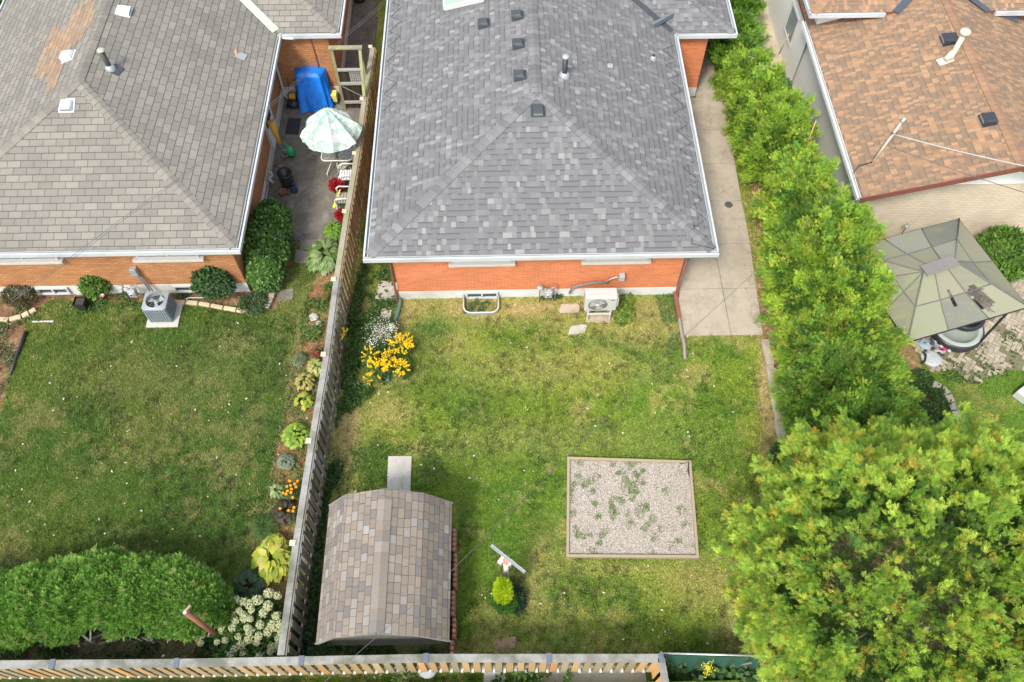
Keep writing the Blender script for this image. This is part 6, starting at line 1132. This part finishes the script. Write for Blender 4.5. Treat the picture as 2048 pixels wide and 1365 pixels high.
fr = mat('white_frame', (.66, .66, .62), .4, .05); t = thing('patio_table', 'glass topped patio table with white frame under the umbrella', 'table', (-5.2, 19, 0))
tx0, tx1, ty0, ty1, tz = G(642, 321, .7).x, G(704, 321, .7).x, G(660, 322, .7).y, G(660, 322, .7).y+1.45, .70
def rr_(x0, x1, y0, y1, r, z): return [(x0+r-r*math.cos(a), y0+r-r*math.sin(a), z) for a in (0, .52, 1.05, 1.57)]+[(x1-r+r*math.sin(a), y0+r-r*math.cos(a), z) for a in (0, .52, 1.05, 1.57)]+[(x1-r+r*math.cos(a), y1-r+r*math.sin(a), z) for a in (0, .52, 1.05, 1.57)]+[(x0+r-r*math.sin(a), y1-r+r*math.cos(a), z) for a in (0, .52, 1.05, 1.57)]
pts = rr_(tx0, tx1, ty0, ty1, .14, tz); MB().tube([Vector(p) for p in pts+[pts[0], pts[1]]], .022, 7, cap=False).build('rim', fr, t)
tg, n_, b_ = newmat('table_glass'); b_.inputs['Base Color'].default_value = (.30, .34, .28, 1); b_.inputs['Roughness'].default_value = .2; b_.inputs['Alpha'].default_value = .38
MB().add([(p[0], p[1], tz+.004) for p in pts], [list(range(16))]).build('glass_top', tg, t)
for sx_, sy_ in ((0, 0), (1, 0), (0, 1), (1, 1)):
    x = tx0+.1 if sx_ == 0 else tx1-.1; y = ty0+.1 if sy_ == 0 else ty1-.1; xm = (tx0+tx1)/2+(.18 if sx_ else -.18); ym = y+(.4 if sy_ == 0 else -.4); MB().tube([(x, y, tz-.02), (xm, ym, .42), (x+(.02 if sx_ else -.02), y-(.12 if sy_ == 0 else -.12), .12), (x, y-(.14 if sy_ == 0 else -.14), .03)], .017, 6).build('leg', fr, t)
# stool, chairs
t = thing('round_stool', 'round cream openwork stool beside the glass table', 'stool', (G(684, 329, .45).x, G(684, 329, .45).y, 0)); c = t.location; mb = MB(); 
for r in (.06, .12, .18): mb.tube([(c.x+r*math.cos(k*math.pi/10), c.y+r*math.sin(k*math.pi/10), .45) for k in range(21)], .012, 5, cap=False)
for k in range(12): a = k*math.pi/6; mb.tube([(c.x+.03*math.cos(a), c.y+.03*math.sin(a), .45), (c.x+.19*math.cos(a+.25), c.y+.19*math.sin(a+.25), .448)], .012, 5)
mb.build('seat', mat('cream_metal', (.55, .55, .38), .6), t)
for k in range(4): a = k*math.pi/2+.6; MB().tube([(c.x+.16*math.cos(a), c.y+.16*math.sin(a), .44), (c.x+.2*math.cos(a), c.y+.2*math.sin(a), .03)], .010, 5).build('leg', mat('cream_metal', (.55, .55, .38)), t)
def pchair(c, rz, lab, m, slatm=None, arms=True, w=.46):
    """chair facing -X before rotation"""
    t = thing('patio_chair', lab, 'chair', (c.x, c.y, 0)); M = Matrix.Translation(Vector((c.x, c.y, 0))) @ Matrix.Rotation(rz, 4, 'Z'); h = w/2
    T_ = lambda *p: M @ Vector(p)
    mb = MB()
    for k in range(6): u = -.21+k*.084; mb.box(u-.034, -h+.02, .40, u+.034, h-.02, .425, M)
    mb.build('seat', slatm or m, t); mb = MB()
    for k in range(6): v = -h+.05+k*(w-.1)/5; mb.bar(T_(.22, v, .42), T_(.34, v, .86), .05, .015)
    mb.bar(T_(.34, -h+.0, .87), T_(.34, h, .87), .05, .04); mb.build('backrest', m, t)
    for sy in (-1, 1):
        for sx2 in (-.2, .2): MB().bar(T_(sx2, sy*h, .42), T_(sx2*1.1, sy*(h+.02), .03), .04, .04).build('leg', m, t)
        if arms: MB().tube([T_(-.2, sy*h, .42), T_(-.22, sy*(h+.02), .6), T_(-.12, sy*(h+.03), .66), T_(.28, sy*(h+.01), .66)], .022, 6).build('armrest', m, t)
    return t
pchair(G(694, 350, .42), 0, 'white plastic slatted chair tucked against the fence by the table', mat('white_plastic', (.66, .67, .70), .35, .03)); pchair(G(700, 305, .42)+Vector((-.1, .0, 0)), 0, 'white plastic chair partly hidden under the umbrella by the fence', mat('white_plastic', (.66, .67, .70), .35, .03))
pchair(G(687, 396, .42), 0, 'white metal bench chair with grey wooden slats near the fence', fr, mat('slat_wood', (.33, .29, .24), .8))
t = thing('yellow_paddle', 'yellow plastic stick with a flat blade leaning on the slatted chair', 'paddle', (G(673, 400).x, G(673, 400).y, 0)); a, b, c2 = G(680, 380, .65), G(672, 405, .2), G(668, 416, .06); MB().tube([a, b], .022, 6).build('handle', mat('yellow_plastic', (.75, .58, .04), .4, .05), t); MB().bar(b, c2, .10, .03).build('blade', mat('yellow_plastic', (.75, .58, .04)), t)
def redpot(px, py, r, lab, pot=True):
    c = G(px, py, .3); t = thing('potted_plant', lab, 'potted plant', (c.x, c.y, 0))
    MB().lathe((c.x, c.y, .03), [(r*.55, 0), (r*.75, .2), (r*.8, .2), (r*.7, .17), (.001, .17)], 16).build('pot', black if pot else mat('clay_pot', (.4, .2, .12)), t)
    n = 500; u = rdir(n); u[:, 2] = np.abs(u[:, 2]); P = np.array([c.x, c.y, .28])+u*[r, r, r*.7]*(rng.uniform(.3, 1, (n, 1))**.5); l = rng.uniform(.05, .09, n); leafy('foliage', P, norm(u+rdir(n)*.6), norm(u+rdir(n)*.4+[0, 0, .5]), l, l*.7, pick([(.30, .012, .018, 3), (.42, .03, .03, 1), (.14, .01, .015, 1)], n), parent=t, oval=True)
redpot(673, 371, .24, 'black pot of dark red coleus between the two chairs by the fence'); redpot(683, 430, .20, 'dark red coleus plant at the fence post nearest the shrub', False)
hosta('small green plant with one yellow bloom between the red plants', 688, 411, .14, 60, ((.06, .13, .03, 1),), (.05, .1), .1, nm='leafy_plant')
# blue tarp over a grill
t = thing('tarp_covered_grill', 'bright blue tarp draped over a tall grill by the tan brick wall', 'covered grill', (-6.35, 21.8, 0))
bl, n_, b_ = newmat('blue_tarp'); tc_ = nd(n_, 'ShaderNodeTexCoord'); f1 = noise(n_, tc_.outputs['Object'], 5, 5, .7); n_.links.new(ramp(n_, f1, ((.3, (.003, .13, .60)), (.7, (.01, .24, .85)))), b_.inputs['Base Color']); b_.inputs['Roughness'].default_value = .35; bump(n_, b_, f1, .05, .8)
T1 = [G(589, 126, 1.25), G(640, 124, 1.25), G(651, 136, 1.2), G(638, 152, 1.22), G(590, 150, 1.22)]; Bt = [Vector((-6.95, 22.2, .3)), Vector((-5.9, 22.2, .2)), Vector((-5.7, 21.7, .12)), G(655, 224, .06), G(602, 226, .06)]
NS = 60; NR = 12; vs = []; fs = []
def per(L, f):
    n = len(L); s_ = f*n; i = int(s_) % n; return L[i].lerp(L[(i+1) % n], s_-int(s_))
cT = sum(T1, Vector())/5+Vector((0, 0, .06))
vs.append(cT)
for i in range(NR+1):
    f = i/NR
    for k in range(NS):
        q0 = per(T1, k/NS); q1 = per(Bt, k/NS)
        if i == 0: p = q0*.5+cT*.5+Vector((0, 0, -.01))
        else:
            g_ = (i-1)/(NR-1); p = q0.lerp(q1, g_**1.2); p.z = q0.z+(q1.z-q0.z)*g_; cc_ = sum(Bt, Vector())/5; dv = Vector((p.x-cc_.x, p.y-cc_.y, 0)).normalized(); p = p+dv*(.045*math.sin(k*.9+g_*2)+.03*math.sin(k*2.1-g_*3))*g_
        vs.append(p)
for k in range(NS): fs.append((0, 1+k, 1+(k+1) % NS))
for i in range(NR):
    for k in range(NS): fs.append((1+i*NS+k, 1+(i+1)*NS+k, 1+(i+1)*NS+(k+1) % NS, 1+i*NS+(k+1) % NS))
MB().add(vs, fs, True).build('tarp', bl, t); 
for x, y in ((-6.75, 21.75), (-6.05, 21.75)): MB().lathe((x, y, .1), [(.001, -.03), (.09, -.03), (.09, .03), (.001, .03)], 12, M=Matrix.Rotation(math.pi/2, 3, 'Y')).build('wheel', black, t)
t = thing('yellow_crate', 'pale yellow box with a green base beside the blue tarp', 'box', (G(671, 205).x, G(671, 205).y, 0)); c = t.location; MB().box(c.x-.10, c.y-.14, .03, c.x+.12, c.y+.14, .12).build('base', mat('dark_green_plastic', (.03, .1, .05)), t); MB().box(c.x-.11, c.y-.13, .12, c.x+.11, c.y+.15, .42).build('box', mat('pale_yellow', (.72, .60, .16), .5, .05), t, bevel=.02)
t = thing('lawn_mower', 'black mower with a small orange engine cover left of the blue tarp', 'mower', (G(588, 212).x, G(588, 212).y, 0)); c = t.location; MB().lathe((c.x+.02, c.y, .03), [(.22, .02), (.24, .12), (.2, .22), (.001, .24)], 16).build('deck', black, t); MB().box(c.x-.1, c.y+.02, .26, c.x+.12, c.y+.2, .4).build('engine_cover', mat('orange_plastic', (.7, .32, .04), .5), t, bevel=.03); MB().tube([(c.x-.12, c.y+.15, .2), (c.x-.1, c.y+.5, .8), (c.x+.12, c.y+.5, .8), (c.x+.14, c.y+.15, .2)], .012, 6).build('handle', black, t)
for dx in (-.2, .24): MB().lathe((c.x+dx, c.y-.15, .11), [(.001, -.02), (.08, -.02), (.08, .02), (.001, .02)], 12, M=Matrix.Rotation(math.pi/2, 3, 'Y')).build('wheel', black, t)
mt_ = mat('door_mat', (.035, .035, .05), .95, .3, 30, bmp=.01); p4 = [G(577, 237, .05), G(602, 237, .05), G(596, 269, .05), G(570, 268, .05)]
tag(MB().prism([(p.x, p.y) for p in p4][::-1], .03, .055).build('door_mat', mt_), 'black patterned door mat on the side patio', 'mat')
t = thing('yellow_broom', 'amber straw broom leaning upside down on the tan house side wall', 'broom', (G(560, 300).x, G(560, 300).y, 0)); a, b = G(541, 243, 1.5), G(560, 288, .75); MB().tube([a, a.lerp(b, .5), b], [.13, .10, .05], 8).build('bristles', mat('amber_straw', (.50, .28, .03), .8, .3, 30), t); MB().tube([b, G(572, 318, .05)], .014, 6).build('handle', mat('green_handle', (.05, .25, .1)), t)
t = thing('watering_can', 'green rounded plastic watering can on a small stand by the wall', 'watering can', (G(579, 303).x, G(579, 303).y, 0)); c = G(580, 300, .35); MB().lathe((c.x, c.y, .12), [(.001, 0), (.12, .0), (.15, .12), (.11, .28), (.05, .36), (.001, .37)], 16).build('body', mat('bright_green', (.03, .33, .13), .35, .05), t); MB().tube([(c.x-.05, c.y+.05, .4), (c.x-.2, c.y+.2, .55)], [.04, .02], 8).build('spout', mat('bright_green', (.03, .33, .13)), t)
t = thing('hose_reel', 'small grey hose reel stand beside the green watering can', 'hose reel', (G(573, 318).x, G(573, 318).y, 0)); c = t.location; mb = MB(); mb.tube([(c.x+.12*math.cos(k*.5), c.y+.05*math.sin(k*.5), .25+.10*math.sin(k*.5)) for k in range(14)], .016, 6); mb.build('reel', greymetal, t); MB().tube([(c.x-.2, c.y, .05), (c.x-.15, c.y, .25), (c.x+.2, c.y, .25), (c.x+.25, c.y, .05)], .012, 6).build('stand', black, t)
t = thing('charcoal_smoker', 'black open barrel smoker standing on the side patio', 'smoker', (G(580, 378).x, G(580, 378).y, 0)); c = t.location; MB().lathe((c.x-.02, c.y+.02, .03), [(.16, 0), (.20, .1), (.22, .62), (.24, .66), (.24, .70), (.215, .70), (.20, .55), (.001, .5)], 20).build('barrel', black, t); MB().lathe((c.x-.16, c.y+.22, .86), [(.001, .04), (.12, .035), (.17, -.0), (.18, -.05), (.15, -.05), (.001, .0)], 18, M=Matrix.Rotation(-.6, 3, 'X')).build('lid', mat('rusty_lid', (.10, .075, .055), .6, .5, 6), t); MB().tube([(c.x-.16, c.y+.2, .7), (c.x-.16, c.y+.22, .85)], .02, 6).build('hinge', black, t)
t = thing('ceramic_jug', 'dark blue glossy jar in front of the black smoker', 'jar', (G(585, 384).x, G(585, 384).y, 0)); c = t.location; MB().lathe((c.x+.08, c.y-.02, .03), [(.10, 0), (.13, .12), (.09, .26), (.1, .3), (.07, .3), (.06, .2)], 16).build('jar', mat('blue_glaze', (.03, .05, .11), .15, .1), t)
for i, (px, py, r, lab) in enumerate(((577, 390, .10, 'small brown clay pot in front of the black smoker'), (567, 391, .13, 'wide pale rimmed pot at the edge of the glossy shrub'))):
    c = G(px, py); tag(MB().lathe((c.x, c.y, .03), [(r*.7, 0), (r, .16), (r*1.05, .18), (r*.85, .18), (r*.75, .05), (.001, .05)], 14).build('clay_pot', mat('clay', (.20, .12, .08), .8)), lab, 'pot')
tag(MB().tube([G(541, 345, .5), G(545, 352, .35), G(538, 358, .45), G(546, 366, .3)], .05, 7).build('white_bag', white), 'crumpled white hose coil hanging at the basement window', 'hose')
cc_ = G(548, 372); tag(MB().tube([G(707, 40, 2.2), G(716, 25, 2.2)], .01, 5).build('wire_end', black), 'short dark wire near the top left eave', 'wire') if 0 else None
tag(MB().lathe((G(720, 2).x, G(720, 2).y, 0), [(.22, 0), (.25, .5), (.001, .52)], 16).build('rain_barrel', black), 'black round barrel at the top edge between the houses', 'barrel')
# ================================================================ GAZEBO and right yard
GZ = thing('gazebo', 'weathered olive canvas gazebo with a torn roof beside the white house', 'gazebo', (11.55, 12.6, 0))
C1, C2, C3 = G(1918, 438, 2.2), G(2056, 614, 2.2), G(1815, 684, 2.2); C4 = C1+C3-C2; R1, R2_ = G(1846, 545, 2.95), G(1910, 523, 2.95)
gzm, n_, b_ = newmat('faded_canvas'); tc_ = nd(n_, 'ShaderNodeTexCoord'); at_ = nd(n_, 'ShaderNodeAttribute', attribute_name='Col'); mp = nd(n_, 'ShaderNodeMapping'); mp.inputs['Rotation'].default_value = (0, 0, .95); mp.inputs['Scale'].default_value = (.8, 6, 1); n_.links.new(tc_.outputs['Object'], mp.inputs[0])
f1 = noise(n_, mp.outputs[0], 1.6, 6, .75); f2 = noise(n_, tc_.outputs['Object'], 70, 3, .7); f3 = noise(n_, tc_.outputs['Object'], 1.1, 3)
c_ = mixc(n_, math_(n_, 'MULTIPLY', ramp(n_, math_(n_, 'ADD', math_(n_, 'MULTIPLY', f1, .65), math_(n_, 'MULTIPLY', f3, .35)), ((.50, (0, 0, 0)), (.60, (1, 1, 1)))), .75), at_.outputs['Color'], (.22, .24, .13)); c_ = mixc(n_, 1, c_, math_(n_, 'MULTIPLY_ADD', f2, .5, .75), 'MULTIPLY'); n_.links.new(c_, b_.inputs['Base Color']); b_.inputs['Roughness'].default_value = .8; n_.nodes['Principled BSDF'].inputs['Specular IOR Level'].default_value = .2
def gpanel(a, b, c, d, nu, nv, hole=None):
    """quad a,b (eave) c,d (ridge side); coloured patches"""
    mb = MB(); N = 24; sag = lambda u, v: -.05*math.sin(math.pi*u)*math.sin(math.pi*min(1, v*1.1))
    P = lambda u, v: a.lerp(b, u).lerp(d.lerp(c, u), v)+Vector((0, 0, sag(u, v)))
    tones = [(.235, .225, .165), (.195, .19, .145), (.25, .25, .21), (.165, .17, .145), (.235, .24, .17)]
    tt = {(i, j): random.choice(tones) for i in range(nu) for j in range(nv)}
    for i in range(N):
        for j in range(N):
            if hole and hole((i+.5)/N, (j+.5)/N): continue
            u0, u1, v0, v1 = i/N, (i+1)/N, j/N, (j+1)/N; mb.add([P(u0, v0), P(u1, v0), P(u1, v1), P(u0, v1)], [(0, 1, 2, 3)], True, col=tt[(min(nu-1, int(u0*nu)), min(nv-1, int(v0*nv)))])
    mb.build('canopy_panel', gzm, GZ)
    sm_ = MB()
    for i in range(1, nu): sm_.tube([P(i/nu, k/8)+Vector((0, 0, .012)) for k in range(9)], .014, 5)
    for j in range(1, nv): sm_.tube([P(k/8, j/nv)+Vector((0, 0, .012)) for k in range(9)], .014, 5)
    sm_.build('seam', mat('seam_grey', (.13, .13, .12), .8), GZ)
hole = lambda u, v: ((u-.75-.10*(v-.3))/.085)**2+((v-.36)/.22)**2 < 1+.35*math.sin(u*40+v*23) or (abs(u-.47-.03*v) < .018 and .35 < v < .62) or ((u-.72)**2+(v-.08)**2 < .0008)
gpanel(C3, C2, R2_, R1, 3, 2, hole); gpanel(C2, C1, R2_, R2_, 2, 2); gpanel(C1, C4, R1, R2_, 3, 2); gpanel(C4, C3, R1, R1, 3, 2)
MB().bar(R1+Vector((0, 0, .06)), R2_+Vector((0, 0, .06)), .34, .03).build('vent_cap', mat('cap_canvas', (.17, .16, .15), .8), GZ, bevel=.02)
mb = MB()
for a, b in ((C1, R2_), (C2, R2_), (C3, R1), (C4, R1)): mb.tube([a+Vector((0, 0, .015)), b+Vector((0, 0, .02))], .02, 6)
mb.build('hip_seam', mat('seam_grey', (.13, .13, .12)), GZ)
mb = MB(); 
for a, b in ((C1, C2), (C2, C3), (C3, C4), (C4, C1)): mb.bar(a+Vector((0, 0, -.03)), b+Vector((0, 0, -.03)), .03, .05)
mb.build('frame', black, GZ)
cg = (C1+C3)/2
for p in (C1, C2, C3, C4): q = p+(cg-p)*.12; MB().tube([(q.x, q.y, 0), (q.x, q.y, 2.2)], .035, 8).build('post', black, GZ)
t = thing('hot_tub', 'round black rimmed inflatable tub with a pale interior beneath the gazebo', 'hot tub', (12.75, 12.15, 0)); c = Vector((12.9, 12.2, 0))
tm = mat('tub_black', (.028, .03, .036), .35, .3, 5)
MB().lathe(c, [(.72, .02), (.76, .15), (.74, .22), (.76, .28), (.70, .30)], 36).build('outer_wall', tm, t); MB().lathe(c, [(.70, .31), (.60, .34), (.56, .32), (.50, .10), (.001, .08)], 36).build('pale_liner', mat('pale_liner', (.36, .41, .38), .6, .15, 4), t)
c2 = c+Vector((.22, .30, .22)); prof = []; mb = MB(); mb.lathe(c2, [(.46, .30), (.52, .36), (.56, .34), (.58, .26), (.56, .18), (.50, .12)], 36); mb.lathe(c2, [(.46, .30), (.40, .12), (.001, .10)], 36, smooth=True, col=None); mb.build('upper_ring', tm, t)
tag(MB().tube([c2+Vector((-.3, -.1, .2)), c2+Vector((0, .1, .26)), c2+Vector((.3, .15, .3))], .02, 6).tube([c2+Vector((-.2, .2, .2)), c2+Vector((.2, -.1, .28))], .015, 6).build('loose_hoses', black), 'tangled dark hoses lying inside the black tub', 'hoses')
# scrap heap: bags, wheel
mb = MB()
for i in range(40):
    px, py = random.uniform(1845, 1895), random.uniform(682, 715); c = G(px, py); M = Matrix.Translation(c+Vector((0, 0, .1*random.random()+.04))) @ Matrix.Rotation(random.random()*3, 4, 'Z') @ Matrix.Rotation(random.uniform(-.5, .5), 4, 'X'); s_ = random.uniform(.025, .06)
    k = random.choice([(.4, .42, .45), (.06, .06, .07), (.45, .45, .45), (.2, .2, .22), (.05, .05, .05)]); q = MB(); q.lathe((0, 0, 0), [(.001, -s_*.5), (s_*.9, -s_*.3), (s_*1.2, 0), (s_*.7, s_*.4), (.001, s_*.6)], 7, smooth=False); mb.add([M @ Vector(v) for v in q.v], q.f, False, k)
tag(mb.build('scrap_heap', mat_attr('scrapattr', .4, .4, 30, .01)), 'heap of crumpled grey and black scraps beside the black rimmed tub', 'scrap heap', kind='stuff')
def bag(lab, px, py, r, col, nm, h=.6):
    c = G(px, py); mb = MB(); pr = [(.001, 0), (r, .0), (r*1.1, r*h*.4), (r*.8, r*h*.8), (.001, r*h)]; mb.lathe(c, pr, 11, smooth=False); mb.v = [(x+random.uniform(-.15, .15)*r, y+random.uniform(-.15, .15)*r, z) for x, y, z in mb.v]; tag(mb.build(nm, mat(nm+'_mat', col, .4, .35, 18, col2=(.6, .65, .7))), lab, 'bag')
bag('crumpled light blue bag in the junk heap', 1848, 690, .15, (.18, .38, .55), 'blue_bag'); bag('crumpled clear and white plastic sheet in the junk heap', 1862, 718, .24, (.42, .44, .46), 'plastic_sheet', .4); bag('silver crumpled sheeting between blue bag and tub', 1876, 694, .20, (.30, .31, .33), 'silver_sheet', .4)
tag(MB().bar(G(1880, 697, .12), G(1893, 700, .1), .06, .03).build('pink_scoop', mat('hot_pink', (.65, .05, .22), .4)), 'bright pink plastic piece in the junk heap', 'toy')
tag(MB().tube([G(1843+8*math.cos(a), 715+12*math.sin(a), .08) for a in np.linspace(-1.2, 1.5, 9)], .03, 7).build('old_tyre', black), 'curved black tyre edge beside the clear plastic sheet', 'tyre')
ws = [G(2024, 792), G(2052, 770), G(2085, 775), G(2085, 812), G(2045, 808)]; mb = MB(); mb.add([(p.x, p.y, .25+.05*(i % 2)) for i, p in enumerate(ws)]+[(p.x, p.y, .0) for p in ws], [(0, 1, 2, 3, 4)]+[(i, (i+1) % 5, 5+(i+1) % 5, 5+i) for i in range(5)]); tag(mb.build('white_cover', white), 'corner of a white covered object at the right edge of the lawn', 'cover')
bush('leafy_shrub', 'big leafy green sumac bush beside the white house at the right edge', 'bush', (*G(2010, 500, .8)[:2], .6), (.75, .85, .75), 3200, ((.09, .19, .025, 2), (.14, .26, .03, 1), (.06, .13, .03, 1)), (.12, .22), .32, up=.1)
bush('leafy_shrub', 'low bright yellow green shrub below the sumac at the right edge', 'shrub', (*G(2015, 545)[:2], .15), (.55, .3, .22), 1300, ((.16, .25, .03, 1), (.10, .2, .03, 1)), (.07, .12), .5)
tag(MB().tube([G(1960, 478, .6), G(1975, 468, .9), G(1985, 490, .6)], .05, 8).build('white_pipe', offw), 'white curved pipe behind the gazebo', 'pipe')
t = thing('solar_lamp', 'small solar garden lamp on a thin stake between hedge and gazebo', 'garden lamp', (*G(1802, 466)[:2], 0)); a = G(1814, 452, 1.1); MB().tube([(a.x, a.y, 0), a], .012, 6).build('stake', black, t); MB().lathe(a, [(.02, -.03), (.08, 0), (.07, .02), (.001, .03)], 12).build('lamp_head', greymetal, t)
# service mast and cables
t = thing('service_mast', 'weathered timber service mast with cables on the brown roof', 'mast', GR(1745, 325, rh)); mb_ = t.location.copy(); mtop = G(1803, 246, mb_.z+1.15)
MB().tube([mb_, mb_.lerp(mtop, .5), mtop], .04, 8).build('mast', mat('peeling_timber', (.42, .36, .30), .8, .35, 14), t); MB().tube([mtop+Vector((0, 0, -.05)), mtop+Vector((.03, .02, .12)), mtop+Vector((.09, .03, .1))], .05, 8).build('weatherhead', galv, t)
mid = mb_.lerp(mtop, .72)
mb = MB(); mb.tube([mb_.lerp(mtop, .1)+Vector((-.05, 0, 0)), mb_.lerp(mtop, .5)+Vector((-.06, .02, 0)), mid], .012, 5); mb.bar(mid+Vector((-.06, 0, 0)), mid+Vector((.08, 0, 0)), .05, .12); mb.build('insulator', mat('dark_ceramic', (.12, .11, .1)), t)
MB().tube([mb_+Vector((.03, 0, .02)), mb_+Vector((-.4, -.1, -.02)), (xw-.05, mb_.y-.3, 2.8)], .015, 5).build('cable', black, t)
def wire(pts, r, lab, m=None):
    P_ = []
    for i in range(len(pts)-1):
        a, b = Vector(pts[i]), Vector(pts[i+1]); L = (b-a).length
        for k in range(12): f = k/12; P_.append(a.lerp(b, f)+Vector((0, 0, -4*f*(1-f)*L*.012)))
    P_.append(Vector(pts[-1])); tag(MB().tube(P_, r, 5).build('overhead_wire', m or mat('wire_grey', (.10, .10, .10), .6)), lab, 'wire')
wire([mid, G(2070, 337, 4.4)], .018, 'thick pale service cable running right from the mast over the brown roof', mat('pale_cable', (.36, .36, .33), .6)); wire([mb_.lerp(mtop, .45), G(2070, 392, 4.3)], .010, 'thin cable running right from the middle of the mast')
wire([mb_.lerp(mtop, .2), G(1370, 672, 5.0), G(905, 1140, 5.6), G(640, 1372, 6.0)], .0045, 'thin dark wire crossing driveway, lawn and shed roof')
wire([G(20, 600, 6.0), G(240, 440, 6.0), G(478, 262, 5.9), G(700, 62, 5.8), G(770, 0, 5.8)], .005, 'upper thin wire crossing the tan grey roof'); wire([G(24, 604, 6.0), G(246, 441, 6.0), G(482, 264, 5.9), G(704, 64, 5.8), G(774, 3, 5.8)], .005, 'lower thin wire crossing the tan grey roof')
# drain in the driveway
c = G(1457, 411); tag(MB().lathe((c.x, c.y, .026), [(.13, 0), (.12, .006), (.001, .006)], 20).build('drain_cover', mat('drain_dark', (.08, .075, .07), .9, .3, 20)), 'round dark drain cover in the driveway', 'drain cover')
cover('ground_cover', [(-60, -30), (12, -30), (-5, 40), (-60, 140)], 500, 'green shrubbery beyond the tan grey roof at the top left corner', h=.8, L=(.1, .16), thr=.2)
st_m = mat_attr('stoneattr'); n = 900; P_ = np.stack([rng.uniform(7.85, 8.25, n), rng.uniform(19.5, 21.6, n), np.full(n, .03)], 1); sz = rng.uniform(.02, .045, n); V_ = P_[:, None, :]+(octv*rng.uniform(.7, 1.3, (n, 6, 1)))*sz[:, None, None]
F_ = (np.arange(n)[:, None, None]*6+np.array([(0, 1, 4), (1, 2, 4), (2, 3, 4), (3, 0, 4)])).reshape(-1, 3); tag(npmesh('gravel', V_.reshape(-1, 3), F_, np.repeat(pick([(.55, .5, .44, 1), (.4, .36, .3, 1)], n), 6, 0), st_m), 'pale pebbles beside the driveway near the upper cedars', 'gravel', kind='stuff')
tag(MB().bar((-3.9, 3.45, .0), (-1.4, 3.45, .0), .03, .02).build('debris_board', wood_g), 'thin grey board lying behind the shed', 'board') if 0 else None
